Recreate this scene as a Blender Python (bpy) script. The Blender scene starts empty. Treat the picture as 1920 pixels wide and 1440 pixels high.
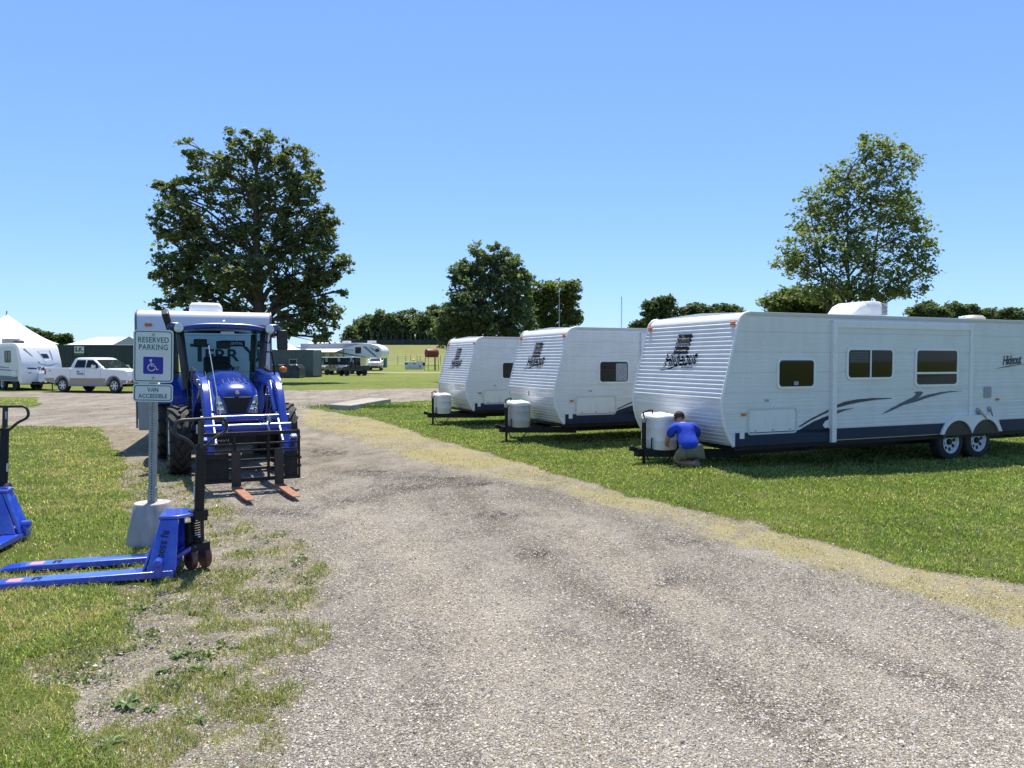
import bpy, bmesh, math, random
import numpy as np
from mathutils import Vector, Matrix
R = math.radians
scene = bpy.context.scene
COL = scene.collection
rng = np.random.default_rng(7)
random.seed(7)

# ------------------------------------------------------------------ camera model (photo is 1920 x 1440)
FPX, HOR, CAMH = 1400.0, 675.0, 1.8
PITCH = math.atan((720.0 - HOR) / FPX)
CP, SP = math.cos(PITCH), math.sin(PITCH)
CAM = Vector((0, 0, CAMH))

def ray(px, py):
    vx, vy = (px - 960) / FPX, (720 - py) / FPX
    return Vector((vx, CP + vy * SP, -SP + vy * CP))

def at(px, py, z=0.0):
    d = ray(px, py)
    t = (z - CAMH) / d.z
    return CAM + d * t

def at_y(px, py, Y):
    d = ray(px, py)
    return CAM + d * (Y / d.y)

def project(x, y, z):
    """numpy: world -> photo pixels"""
    zz = z - CAMH
    dep = y * CP - zz * SP
    up = y * SP + zz * CP
    dep = np.where(dep < 0.05, 0.05, dep)
    return 960 + FPX * x / dep, 720 - FPX * up / dep

cam_d = bpy.data.cameras.new('camera')
cam = bpy.data.objects.new('camera', cam_d)
COL.objects.link(cam)
cam.location = CAM
cam.rotation_euler = (math.pi / 2 - PITCH, 0, 0)
cam_d.sensor_fit = 'HORIZONTAL'
cam_d.sensor_width = 36.0
cam_d.lens = 36.0 * FPX / 1920.0
cam_d.clip_start, cam_d.clip_end = 0.05, 5000
scene.camera = cam

# ------------------------------------------------------------------ light
SUN_EL, SUN_AZ = 69.0, -4.0          # azimuth measured from +y towards +x
w = bpy.data.worlds.new('World'); scene.world = w; w.use_nodes = True
nt = w.node_tree
sky = nt.nodes.new('ShaderNodeTexSky'); sky.sky_type = 'NISHITA'; sky.sun_disc = False
sky.sun_elevation = R(SUN_EL); sky.sun_rotation = R(SUN_AZ)
sky.altitude = 200; sky.air_density = 1.0; sky.dust_density = 0.2; sky.ozone_density = 2.0
bg = nt.nodes['Background']; bg.inputs['Strength'].default_value = 0.098
gm = nt.nodes.new('ShaderNodeGamma'); gm.inputs['Gamma'].default_value = 0.70
hs = nt.nodes.new('ShaderNodeMix'); hs.data_type = 'RGBA'; hs.blend_type = 'MULTIPLY'; hs.inputs[0].default_value = 1.0; hs.clamp_result = False; hs.inputs[7].default_value = (0.95, 1.315, 1.93, 1)
nt.links.new(sky.outputs[0], gm.inputs[0]); nt.links.new(gm.outputs[0], hs.inputs[6]); nt.links.new(hs.outputs[2], bg.inputs['Color'])
sl = bpy.data.lights.new('sun', 'SUN'); sl.energy = 4.6; sl.angle = R(0.53); sl.color = (1.0, 0.94, 0.85)
sun = bpy.data.objects.new('sun', sl); COL.objects.link(sun)
sd = Vector((math.sin(R(SUN_AZ)) * math.cos(R(SUN_EL)), math.cos(R(SUN_AZ)) * math.cos(R(SUN_EL)), math.sin(R(SUN_EL))))
sun.rotation_euler = sd.to_track_quat('Z', 'Y').to_euler()
sun.location = sd * 60
vs = scene.view_settings
vs.view_transform = 'Standard'; vs.look = 'None'; vs.exposure = 0.74; vs.gamma = 1.0
scene.cycles.max_bounces = 8
scene.cycles.transparent_max_bounces = 16
scene.cycles.use_denoising = True

# ------------------------------------------------------------------ tags
def tag(o, label=None, cat=None, group=None, kind=None):
    if label: o['label'] = label
    if cat: o['category'] = cat
    if group: o['group'] = group
    if kind: o['kind'] = kind
    return o

def thing(name, label, cat, loc=(0, 0, 0), rz=0.0, group=None):
    o = bpy.data.objects.new(name, None); COL.objects.link(o)
    o.empty_display_size = 0.2
    o.location = loc; o.rotation_euler = (0, 0, rz)
    return tag(o, label, cat, group)

def mat_of(loc, rz):
    return Matrix.Translation(Vector(loc)) @ Matrix.Rotation(rz, 4, 'Z')

def copy_tree(o, parent=None):
    c = o.copy(); COL.objects.link(c); c.parent = parent
    for ch in o.children: copy_tree(ch, c)
    return c

# ------------------------------------------------------------------ mesh builder
class MB:
    def __init__(s): s.v, s.f = [], []
    def add(s, vs, fs):
        n = len(s.v); s.v.extend([tuple(p) for p in vs]); s.f.extend([tuple(i + n for i in f) for f in fs]); return s
    def box(s, x0, x1, y0, y1, z0, z1):
        return s.add([(x, y, z) for x in (x0, x1) for y in (y0, y1) for z in (z0, z1)],
                     [(0, 1, 3, 2), (4, 6, 7, 5), (0, 4, 5, 1), (2, 3, 7, 6), (0, 2, 6, 4), (1, 5, 7, 3)])
    def obox(s, c, size, rot=None):
        m = rot if rot is not None else Matrix.Identity(3)
        if isinstance(m, (tuple, list)):
            from mathutils import Euler
            m = Euler(m).to_matrix()
        c = Vector(c); hx, hy, hz = size[0] / 2, size[1] / 2, size[2] / 2
        return s.add([c + m @ Vector((x, y, z)) for x in (-hx, hx) for y in (-hy, hy) for z in (-hz, hz)],
                     [(0, 1, 3, 2), (4, 6, 7, 5), (0, 4, 5, 1), (2, 3, 7, 6), (0, 2, 6, 4), (1, 5, 7, 3)])
    def bar(s, a, b, wx, wz, up=(0, 0, 1)):
        """rectangular bar from a to b"""
        a, b = Vector(a), Vector(b); d = (b - a); L = d.length; d.normalize()
        u = Vector(up); sdir = d.cross(u)
        if sdir.length < 1e-4: sdir = d.cross(Vector((1, 0, 0)))
        sdir.normalize(); u = sdir.cross(d).normalized()
        m = Matrix((d, sdir, u)).transposed()
        return s.obox((a + b) / 2, (L, wx, wz), m)
    def prism(s, poly, axis, a, b):
        """axis x: poly=(y,z); y: (x,z); z: (x,y)"""
        n = len(poly)
        def P(p, t):
            return {'x': (t, p[0], p[1]), 'y': (p[0], t, p[1]), 'z': (p[0], p[1], t)}[axis]
        vs = [P(p, a) for p in poly] + [P(p, b) for p in poly]
        fs = [tuple(range(n))[::-1], tuple(range(n, 2 * n))] + [(i, (i + 1) % n, n + (i + 1) % n, n + i) for i in range(n)]
        return s.add(vs, fs)
    def ring(s, outer, inner, axis, a, b):
        """frame between two outlines with the same number of points"""
        n = len(outer)
        def P(p, t):
            return {'x': (t, p[0], p[1]), 'y': (p[0], t, p[1]), 'z': (p[0], p[1], t)}[axis]
        vs = [P(p, a) for p in outer] + [P(p, a) for p in inner] + [P(p, b) for p in outer] + [P(p, b) for p in inner]
        fs = []
        for i in range(n):
            j = (i + 1) % n
            fs += [(i, j, n + j, n + i), (2 * n + i, 3 * n + i, 3 * n + j, 2 * n + j), (i, 2 * n + i, 2 * n + j, j), (n + i, n + j, 3 * n + j, 3 * n + i)]
        return s.add(vs, fs)
    def loft(s, rings, caps=True, closed=True):
        n = len(rings[0]); vs = [p for r in rings for p in r]; fs = []
        m = n if closed else n - 1
        for k in range(len(rings) - 1):
            for i in range(m):
                j = (i + 1) % n
                fs.append((k * n + i, k * n + j, (k + 1) * n + j, (k + 1) * n + i))
        if caps and closed:
            fs.append(tuple(range(n))[::-1]); fs.append(tuple((len(rings) - 1) * n + i for i in range(n)))
        return s.add(vs, fs)
    def tube(s, pts, r, n=8, closed=False, caps=True):
        pts = [Vector(p) for p in pts]; m = len(pts)
        rs = r if isinstance(r, (list, tuple)) else [r] * m
        rings = []; prev = None
        for i, p in enumerate(pts):
            if closed: t = pts[(i + 1) % m] - pts[i - 1]
            else: t = pts[min(i + 1, m - 1)] - pts[max(i - 1, 0)]
            if t.length < 1e-9: t = Vector((0, 0, 1))
            t.normalize()
            if prev is None:
                a = t.cross(Vector((0, 0, 1)))
                if a.length < 1e-3: a = t.cross(Vector((1, 0, 0)))
            else:
                a = prev - t * prev.dot(t)
                if a.length < 1e-6: a = t.cross(Vector((1, 0, 0)))
            a.normalize(); b = t.cross(a); prev = a
            rings.append([p + (a * math.cos(q) + b * math.sin(q)) * rs[i] for q in [2 * math.pi * k / n for k in range(n)]])
        if closed: rings.append(rings[0])
        return s.loft(rings, caps=caps and not closed)
    def lathe(s, prof, org=(0, 0, 0), axis='z', n=24, closed=False):
        """prof: (radius, along axis)"""
        org = Vector(org); rings = []
        for r, h in prof:
            ring = []
            for k in range(n):
                q = 2 * math.pi * k / n; c, d = r * math.cos(q), r * math.sin(q)
                ring.append(org + Vector({'z': (c, d, h), 'y': (c, h, d), 'x': (h, c, d)}[axis]))
            rings.append(ring)
        if closed: return s.loft(rings + [rings[0]], caps=False)
        n0 = len(s.v); s.loft(rings, caps=False)
        if prof[0][0] < .035: s.f.append(tuple(n0 + k for k in range(n))[::-1])
        if prof[-1][0] < .035: s.f.append(tuple(n0 + (len(rings) - 1) * n + k for k in range(n)))
        return s
    def sphere(s, c, r, nu=14, nv=8):
        c = Vector(c); rr = r if isinstance(r, (tuple, list)) else (r, r, r)
        rings = []
        for i in range(nv + 1):
            ph = math.pi * i / nv; rad = max(math.sin(ph), 0.01)
            rings.append([c + Vector((rad * math.cos(2 * math.pi * k / nu) * rr[0], rad * math.sin(2 * math.pi * k / nu) * rr[1], math.cos(ph) * rr[2])) for k in range(nu)])
        return s.loft(rings)
    def xf(s, m):
        s.v = [tuple(m @ Vector(p)) for p in s.v]; return s
    def build(s, name, mat, parent=None, bevel=0.0, segs=2, smooth=35, normals=True):
        me = bpy.data.meshes.new(name); me.from_pydata(s.v, [], s.f)
        if normals:
            bm = bmesh.new(); bm.from_mesh(me)
            bmesh.ops.recalc_face_normals(bm, faces=bm.faces); bm.to_mesh(me); bm.free()
        return link_mesh(name, me, mat, parent, bevel, segs, smooth)

def link_mesh(name, me, mat, parent=None, bevel=0.0, segs=2, smooth=35):
    o = bpy.data.objects.new(name, me); COL.objects.link(o)
    if mat is not None: me.materials.append(mat)
    if smooth and len(me.polygons):
        me.polygons.foreach_set('use_smooth', [True] * len(me.polygons))
        me.set_sharp_from_angle(angle=R(smooth))
    if bevel:
        b = o.modifiers.new('bevel', 'BEVEL'); b.width = bevel; b.segments = segs; b.limit_method = 'ANGLE'; b.angle_limit = R(40)
        b.harden_normals = False
    o.parent = parent
    return o

def np_mesh(name, verts, faces, mat, parent=None, attrs=None, smooth=False):
    """verts (N,3), faces (M,k) with one k"""
    me = bpy.data.meshes.new(name)
    n, (m, k) = len(verts), faces.shape
    me.vertices.add(n); me.vertices.foreach_set('co', np.ascontiguousarray(verts, dtype=np.float32).ravel())
    me.loops.add(m * k); me.loops.foreach_set('vertex_index', np.ascontiguousarray(faces, dtype=np.int32).ravel())
    me.polygons.add(m); me.polygons.foreach_set('loop_start', np.arange(0, m * k, k, dtype=np.int32))
    me.polygons.foreach_set('use_smooth', np.full(m, smooth))
    for an, arr in (attrs or {}).items():
        if arr.ndim == 1:
            a = me.attributes.new(an, 'FLOAT', 'POINT'); a.data.foreach_set('value', arr.astype(np.float32))
        else:
            a = me.attributes.new(an, 'FLOAT_COLOR', 'POINT')
            c = np.ones((n, 4), np.float32); c[:, :3] = arr; a.data.foreach_set('color', c.ravel())
    me.update(calc_edges=True); me.validate()
    o = bpy.data.objects.new(name, me); COL.objects.link(o)
    if mat is not None: me.materials.append(mat)
    o.parent = parent
    return o

def rrect(cx, cy, w, h, r, n=5):
    pts = []
    for sx, sy, a0 in ((1, 1, 0), (-1, 1, 90), (-1, -1, 180), (1, -1, 270)):
        for k in range(n + 1):
            q = R(a0 + 90 * k / n)
            pts.append((cx + sx * (w / 2 - r) + r * math.cos(q), cy + sy * (h / 2 - r) + r * math.sin(q)))
    return pts

def arc(cx, cy, r, a0, a1, n):
    return [(cx + r * math.cos(R(a0 + (a1 - a0) * k / n)), cy + r * math.sin(R(a0 + (a1 - a0) * k / n))) for k in range(n + 1)]

def text(name, s, size, mat, parent, M, extrude=0.0015, shear=0.0, bold=0.0, sx=1.0, align='CENTER', conform=None, cut=None, spacing=1.0):
    """lettering: text laid in local XY, mapped by matrix M; conform(v)->v after slicing at z steps"""
    cu = bpy.data.curves.new('tmp', 'FONT'); cu.body = s; cu.size = size; cu.extrude = 0 if conform else extrude
    cu.align_x = align; cu.align_y = 'CENTER'; cu.shear = shear; cu.offset = bold; cu.space_character = spacing
    cu.resolution_u = 4
    ob = bpy.data.objects.new('tmp', cu); COL.objects.link(ob)
    dg = bpy.context.evaluated_depsgraph_get()
    me = bpy.data.meshes.new_from_object(ob.evaluated_get(dg))
    bpy.data.objects.remove(ob); bpy.data.curves.remove(cu)
    me.transform(Matrix.Diagonal((sx, 1, 1, 1)))
    if cut:
        bm = bmesh.new(); bm.from_mesh(me)
        ys = [v.co.y for v in bm.verts]; y = min(ys)
        while y < max(ys):
            y += cut
            g = bm.verts[:] + bm.edges[:] + bm.faces[:]
            bmesh.ops.bisect_plane(bm, geom=g, plane_co=(0, y, 0), plane_no=(0, 1, 0))
        bm.to_mesh(me); bm.free()
    me.transform(M)
    if conform:
        for v in me.vertices: v.co = conform(v.co)
    me.name = name
    return link_mesh(name, me, mat, parent, smooth=0)

# ------------------------------------------------------------------ materials
MATS = {}
def pm(name, col, rough=0.5, metal=0.0, spec=0.5, var=0.0, vscale=6.0, bump=0.0, bscale=40.0, coat=0.0, dirt=None, dscale=3.0, damt=0.4, trans=0.0, stretch=None):
    if name in MATS: return MATS[name]
    m = bpy.data.materials.new(name); m.use_nodes = True; t = m.node_tree; N = t.nodes; L = t.links
    p = N['Principled BSDF']
    p.inputs['Base Color'].default_value = (*col, 1); p.inputs['Roughness'].default_value = rough
    p.inputs['Metallic'].default_value = metal; p.inputs['Specular IOR Level'].default_value = spec
    p.inputs['Coat Weight'].default_value = coat; p.inputs['Coat Roughness'].default_value = 0.06
    p.inputs['Transmission Weight'].default_value = trans
    tc = N.new('ShaderNodeTexCoord'); src = tc.outputs['Object']
    if stretch:
        mp = N.new('ShaderNodeMapping'); mp.inputs['Scale'].default_value = stretch
        L.new(src, mp.inputs['Vector']); src = mp.outputs[0]
    out = None
    if var > 0:
        n = N.new('ShaderNodeTexNoise'); n.inputs['Scale'].default_value = vscale; n.inputs['Detail'].default_value = 6
        L.new(src, n.inputs['Vector'])
        cr = N.new('ShaderNodeValToRGB')
        cr.color_ramp.elements[0].position = 0.3; cr.color_ramp.elements[1].position = 0.72
        cr.color_ramp.elements[0].color = (*[max(c * (1 - var), 0) for c in col], 1)
        cr.color_ramp.elements[1].color = (*[min(c * (1 + var), 1) for c in col], 1)
        L.new(n.outputs['Fac'], cr.inputs['Fac']); out = cr.outputs['Color']
    if dirt:
        n = N.new('ShaderNodeTexNoise'); n.inputs['Scale'].default_value = dscale; n.inputs['Detail'].default_value = 8; n.inputs['Roughness'].default_value = 0.7
        L.new(src, n.inputs['Vector'])
        mr = N.new('ShaderNodeMapRange'); mr.inputs[1].default_value = 0.48; mr.inputs[2].default_value = 0.75; mr.inputs[3].default_value = 0; mr.inputs[4].default_value = damt
        L.new(n.outputs['Fac'], mr.inputs[0])
        mx = N.new('ShaderNodeMix'); mx.data_type = 'RGBA'
        if out: L.new(out, mx.inputs[6])
        else: mx.inputs[6].default_value = (*col, 1)
        mx.inputs[7].default_value = (*dirt, 1); L.new(mr.outputs[0], mx.inputs[0]); out = mx.outputs[2]
        mr2 = N.new('ShaderNodeMapRange'); mr2.inputs[3].default_value = rough; mr2.inputs[4].default_value = min(rough + 0.35, 1)
        L.new(mr.outputs[0], mr2.inputs[0]); L.new(mr2.outputs[0], p.inputs['Roughness'])
    if out: L.new(out, p.inputs['Base Color'])
    if bump > 0:
        n = N.new('ShaderNodeTexNoise'); n.inputs['Scale'].default_value = bscale; n.inputs['Detail'].default_value = 5
        L.new(src, n.inputs['Vector'])
        b = N.new('ShaderNodeBump'); b.inputs['Strength'].default_value = bump; b.inputs['Distance'].default_value = 0.01
        L.new(n.outputs['Fac'], b.inputs['Height']); L.new(b.outputs[0], p.inputs['Normal'])
    MATS[name] = m
    return m

def glass_mat(name, tint, gloss=0.12):
    m = bpy.data.materials.new(name); m.use_nodes = True; t = m.node_tree; t.nodes.clear()
    o = t.nodes.new('ShaderNodeOutputMaterial'); tr = t.nodes.new('ShaderNodeBsdfTransparent'); gl = t.nodes.new('ShaderNodeBsdfGlossy')
    tr.inputs[0].default_value = (*tint, 1); gl.inputs['Roughness'].default_value = 0.02; gl.inputs[0].default_value = (0.9, 0.95, 0.95, 1)
    lw = t.nodes.new('ShaderNodeLayerWeight'); lw.inputs[0].default_value = gloss
    mx = t.nodes.new('ShaderNodeMixShader')
    t.links.new(lw.outputs['Fresnel'], mx.inputs[0]); t.links.new(tr.outputs[0], mx.inputs[1]); t.links.new(gl.outputs[0], mx.inputs[2])
    t.links.new(mx.outputs[0], o.inputs[0])
    return m

def leaf_mat(name, rough=0.5, transl=0.35, spec=0.35):
    """foliage: colour from the per-leaf 'tint' attribute, with light passing through"""
    m = bpy.data.materials.new(name); m.use_nodes = True; t = m.node_tree; N = t.nodes; L = t.links
    p = N['Principled BSDF']; p.inputs['Roughness'].default_value = rough; p.inputs['Specular IOR Level'].default_value = spec
    a = N.new('ShaderNodeAttribute'); a.attribute_name = 'tint'
    L.new(a.outputs['Color'], p.inputs['Base Color'])
    tl = N.new('ShaderNodeBsdfTranslucent')
    mu = N.new('ShaderNodeMix'); mu.data_type = 'RGBA'; mu.blend_type = 'MULTIPLY'; mu.inputs[0].default_value = 1
    L.new(a.outputs['Color'], mu.inputs[6]); mu.inputs[7].default_value = (1.5, 1.6, 0.8, 1)
    L.new(mu.outputs[2], tl.inputs['Color'])
    mx = N.new('ShaderNodeMixShader'); mx.inputs[0].default_value = transl
    L.new(p.outputs[0], mx.inputs[1]); L.new(tl.outputs[0], mx.inputs[2])
    L.new(mx.outputs[0], N['Material Output'].inputs[0])
    return m

WHITE = pm('white_aluminium', (0.74, 0.75, 0.75), rough=0.32, var=0.03, vscale=2.5, dirt=(0.46, 0.43, 0.36), dscale=2.0, damt=0.22, stretch=(1.5, 1.5, 0.6))
WHITE_TRIM = pm('white_trim', (0.78, 0.78, 0.76), rough=0.4, dirt=(0.45, 0.43, 0.38), dscale=9, damt=0.3)
WHITE_PLASTIC = pm('white_plastic', (0.76, 0.76, 0.73), rough=0.42, dirt=(0.48, 0.46, 0.4), dscale=7, damt=0.35)
FIBERGLASS = pm('white_fibreglass', (0.8, 0.8, 0.79), rough=0.22, coat=0.3)
CANVAS = pm('white_canvas', (0.82, 0.82, 0.82), rough=0.75, var=0.03, vscale=2)
NAVY = pm('navy_paint', (0.011, 0.024, 0.056), rough=0.45, spec=0.25, dirt=(0.07, 0.075, 0.08), dscale=4, damt=0.3)
DECAL_BLUE = pm('slate_decal', (0.06, 0.085, 0.125), rough=0.4)
DECAL_BROWN = pm('brown_decal', (0.05, 0.042, 0.045), rough=0.4)
INK = pm('black_ink', (0.008, 0.008, 0.012), rough=0.8, spec=0.08)
GLASS_DARK = pm('dark_glass', (0.004, 0.006, 0.006), rough=0.04, spec=0.3)
BLACK_METAL = pm('black_steel', (0.010, 0.010, 0.011), rough=0.55, spec=0.3, dirt=(0.06, 0.05, 0.042), dscale=12, damt=0.5)
BLACK_PLASTIC = pm('black_plastic', (0.02, 0.02, 0.021), rough=0.5)
RUBBER = pm('tyre_rubber', (0.022, 0.021, 0.02), rough=0.78, dirt=(0.13, 0.115, 0.095), dscale=9, damt=0.35, bump=0.2)
GREY_METAL = pm('grey_steel', (0.35, 0.36, 0.36), rough=0.45, metal=0.6, var=0.1, vscale=30)
CHROME = pm('chrome', (0.7, 0.7, 0.7), rough=0.12, metal=1.0)
ALLOY = pm('alloy_wheel', (0.62, 0.63, 0.65), rough=0.28, metal=0.8)
AMBER = pm('amber_lens', (0.75, 0.2, 0.02), rough=0.2, trans=0.2)
RED_LENS = pm('red_lens', (0.5, 0.03, 0.02), rough=0.2)
SEAT_MAT = pm('seat_vinyl', (0.02, 0.021, 0.024), rough=0.6)
# ================================================================== GROUND
def sstep(a, b, t):
    t = np.clip((t - a) / (b - a), 0, 1); return t * t * (3 - 2 * t)

def vnoise(x, y, s, seed=0):
    """smooth value noise, numpy"""
    X, Y = x * s + seed * 17.31, y * s + seed * 5.77
    xi, yi = np.floor(X), np.floor(Y); fx, fy = X - xi, Y - yi
    fx, fy = fx * fx * (3 - 2 * fx), fy * fy * (3 - 2 * fy)
    def h(a, b):
        v = np.sin(a * 127.1 + b * 311.7 + seed * 74.7) * 43758.5453
        return v - np.floor(v)
    return (h(xi, yi) * (1 - fx) + h(xi + 1, yi) * fx) * (1 - fy) + (h(xi, yi + 1) * (1 - fx) + h(xi + 1, yi + 1) * fx) * fy

def fbm(x, y, s, seed=0, o=4):
    t, a, n = 0, 1.0, 0
    for k in range(o):
        t = t + a * vnoise(x, y, s * 2 ** k, seed + k); n += a; a *= 0.55
    return t / n

def hill(x, y):
    prof = np.interp(y, [80, 95, 140, 172, 190, 232, 262, 4000], [0, 0.02, 0.5, 1.0, 1.5, 6.45, 7.0, 7.4])
    u = x / np.maximum(y, 1)
    side = sstep(-0.36, -0.24, u)
    return prof * side

def terr_s(x, y):
    """smooth terrain height"""
    z = hill(x, y)
    z = z - 0.085 * np.exp(-((x + 1) ** 2 / 70 + (y - 24) ** 2 / 55))
    z = z + 0.15 * np.exp(-((x - 2.9) ** 2 / 4.5 + (y - 11.2) ** 2 / 2.8))
    return z

# boundaries read off the photograph (pixel coordinates), used through the ground point of each vertex
G_X = [-900, 520, 560, 600, 700, 740, 800, 900, 1000, 1080, 1150, 1250, 1350, 1450, 1550, 1650, 1750, 1850, 1920, 2600, 4000]
G_Y = [760, 765, 767, 770, 786, 797, 818, 848, 876, 902, 920, 950, 972, 992, 1022, 1055, 1074, 1088, 1098, 1260, 1500]
D_X = [-900, 520, 560, 640, 700, 800, 900, 1000, 1100, 1200, 1300, 1400, 1500, 1600, 1700, 1800, 1920, 2600, 4000]
D_Y = [770, 782, 792, 812, 832, 858, 884, 905, 935, 958, 988, 1015, 1043, 1070, 1097, 1132, 1185, 1440, 1800]
RB_X = [-2000, 500, 560, 615, 700, 800, 900, 1200, 2500, 5000]
RB_Y = [795, 776, 770, 763, 758, 751, 745, 736, 722, 712]
RT_X = [-2000, 0, 260, 520, 700, 820, 1200, 2500, 5000]
RT_Y = [745, 735, 735, 733, 730, 728, 722, 712, 705]
L_Y = [798, 803, 830, 860, 900, 950, 1000, 1050, 1095, 1100, 1150, 1200, 1232, 1245, 1275, 1300, 1400, 1440, 1700]
L_X = [-40, 195, 205, 235, 218, 240, 245, 330, 340, 190, 205, 215, 120, 60, 75, 130, 172, 185, 200]
W_Y = [798, 830, 860, 950, 1010, 1080, 1150, 1200, 1300, 1440, 1700]
W_X = [235, 290, 320, 430, 560, 610, 570, 610, 530, 500, 480]

def zones(x, y, z):
    """-> lawn, dry, weedy masks (0..1); gravel is what is left"""
    px, py = project(x, y, z)
    j1 = (fbm(x, y, 1.3, 3) - 0.5); j2 = (fbm(x, y, 4.0, 9) - 0.5)
    dist = np.clip(y, 3, 200)
    amp = 430.0 / dist                      # ~0.3 m of raggedness in pixels
    pj = py + (j1 * 0.75 + j2 * 0.45) * amp * 0.55
    qj = px + (j1 * 1.5 + j2 * 1.1) * amp
    front = y > 1.0
    g = np.interp(px, G_X, G_Y); d = np.interp(px, D_X, D_Y)
    rb = np.interp(px, RB_X, RB_Y); rt = np.interp(px, RT_X, RT_Y)
    far = 1 - sstep(-0.7, 0.7, py + j1 * 2 - rt)                       # beyond the cross road
    soft = 0.05 * amp + 0.8
    right_on = sstep(520, 600, qj)
    lawnR = (1 - sstep(-soft, soft, pj - g)) * sstep(-0.8, 0.8, pj - rb) * right_on
    dryR = (0.68 + 0.32 * sstep(0.40, 0.56, fbm(x, y, 1.1, 15))) * (1 - sstep(-amp * .12, amp * .55, pj - d)) * sstep(-1, 1, pj - rb) * right_on * (1 - lawnR)
    l = np.interp(py, L_Y, L_X, left=-5000); wv = np.interp(py, W_Y, W_X, left=-5000)
    lawnL = 1 - sstep(-amp * .34, amp * .30, qj - l)
    weed = (1 - sstep(-amp * 0.35, amp * 0.25, qj - wv)) * (1 - lawnL)
    med = (1 - sstep(-6, 4, qj - 72)) * sstep(-1.5, 1, py - 745) * (1 - sstep(-2, 1, py - 765))
    lawn = np.clip(np.maximum.reduce([far, lawnR, lawnL, med]), 0, 1)
    # pale tracks in the far field
    tr = np.exp(-((py - (698.5 + (px - 760) * 0.004)) / 1.1) ** 2) * sstep(600, 680, px) + 0.8 * np.exp(-((py - 682.2) / 0.6) ** 2) * sstep(600, 700, px)
    lawn = lawn * (1 - 0.85 * np.clip(tr, 0, 1))
    dry = np.clip(np.maximum(dryR, 0.9 * np.clip(tr, 0, 1) * (py < 705)), 0, 1)
    lawn = np.where(front, lawn, sstep(5, 6, np.abs(x + 1)))
    dry = np.where(front, dry, 0); weed = np.where(front, weed, 0)
    return lawn, dry, weed, px, py

def terr(x, y):
    x = np.asarray(x, float); y = np.asarray(y, float)
    return terr_s(x, y)

def gz(x, y):
    return float(terr_s(np.array([float(x)]), np.array([float(y)]))[0])

# ---- one sheet, finer towards the camera, split along the edge of the grass into two objects
ys = np.concatenate([-np.geomspace(300, 3, 16), [-1.5, -0.5, 0.4, 1.2, 1.8], np.geomspace(2.3, 45, 430), np.geomspace(45.4, 280, 170), np.geomspace(300, 4000, 14)])
us = np.concatenate([-np.geomspace(14, 0.86, 26), np.linspace(-0.85, 0.85, 560), np.geomspace(0.86, 14, 26)])
Yg, Ug = np.meshgrid(ys, us, indexing='ij')
Xg = Ug * np.sqrt(Yg ** 2 + 3.0)
Zs = terr_s(Xg, Yg)
lawn, dry, weed, PX, PY = zones(Xg, Yg, Zs)
near = np.exp(-np.clip(Yg, 0, 400) / 25)
bumps = (fbm(Xg, Yg, 0.9, 21, 3) - 0.5) * 0.030 * near * (Yg > -3)
ruts = (fbm(Xg * 0.25 + Yg * 0.1, Yg * 0.12, 6.0, 31, 3) - 0.5) * 0.02 * near
Zg = Zs + bumps + lawn * 0.022 * (Yg < 60) + ruts * (1 - lawn) + (fbm(Xg, Yg, 6.0, 5, 3) - 0.5) * 0.018 * np.maximum(lawn, weed * 0.7) * near
# dark damp soil scuffed through the gravel
blobs = [(610, 848, 45, 8), (700, 886, 70, 6), (800, 897, 90, 6), (900, 907, 50, 5), (660, 938, 60, 6), (590, 952, 50, 6), (540, 962, 60, 6), (760, 912, 70, 7),
         (450, 905, 90, 14), (1290, 1015, 60, 9), (1250, 1090, 30, 18), (1000, 1040, 60, 10), (940, 965, 80, 8), (1200, 1140, 60, 16), (420, 1135, 90, 12), (350, 1200, 60, 12), (390, 1330, 50, 20), (130, 1245, 110, 14), (320, 1275, 70, 14)]
dark = np.zeros_like(Xg)
for bx, by, sx, sy in blobs:
    dark = np.maximum(dark, np.exp(-(((PX - bx) / sx) ** 2 + ((PY - by) / sy) ** 2)))
dark = np.where(Yg > 1, dark, 0)
dry = np.where(Yg > 150, np.maximum(dry, 0.55 * sstep(160, 200, Yg)), dry)
# tyre tracks pressed along the drive: dark churned lines and pale compacted bands
def track(pts, width):
    P = np.array([[*at(a, b)[:2]] for a, b in pts]); best = np.full(Xg.shape, 1e9)
    for (x0, y0), (x1, y1) in zip(P[:-1], P[1:]):
        dx, dy = x1 - x0, y1 - y0; t = np.clip(((Xg - x0) * dx + (Yg - y0) * dy) / (dx * dx + dy * dy), 0, 1)
        best = np.minimum(best, np.hypot(Xg - x0 - t * dx, Yg - y0 - t * dy))
    return np.exp(-(best / width) ** 2)
trk = np.zeros_like(Xg)
for pts, wd_, sg in (([(850, 900), (1000, 1040), (1180, 1160), (1400, 1330), (1650, 1500)], .20, -.9), ([(600, 930), (720, 1010), (880, 1150), (1060, 1300), (1260, 1500)], .30, .8),
                     ([(1000, 950), (1130, 1040), (1330, 1170), (1560, 1330), (1800, 1500)], .28, .7), ([(1180, 975), (1290, 1090), (1500, 1190), (1920, 1330)], .16, -.8),
                     ([(560, 870), (700, 890), (900, 905), (1100, 960)], .35, -.6), ([(420, 960), (560, 955), (700, 930), (860, 900)], .22, -1.0), ([(470, 1010), (640, 1120), (760, 1250), (860, 1450)], .22, -.5), ([(520, 1000), (700, 1100), (860, 1240), (980, 1450)], .2, .6), ([(-200, 772), (300, 775), (620, 752), (900, 742)], .5, -.2), ([(-200, 757), (300, 760), (620, 743), (900, 735)], .5, .5)):
    trk = trk + sg * track(pts, wd_) * (0.55 + 0.9 * (fbm(Xg, Yg, 1.4, 111) - 0.2))
trk = np.clip(trk, -1, 1)
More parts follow.
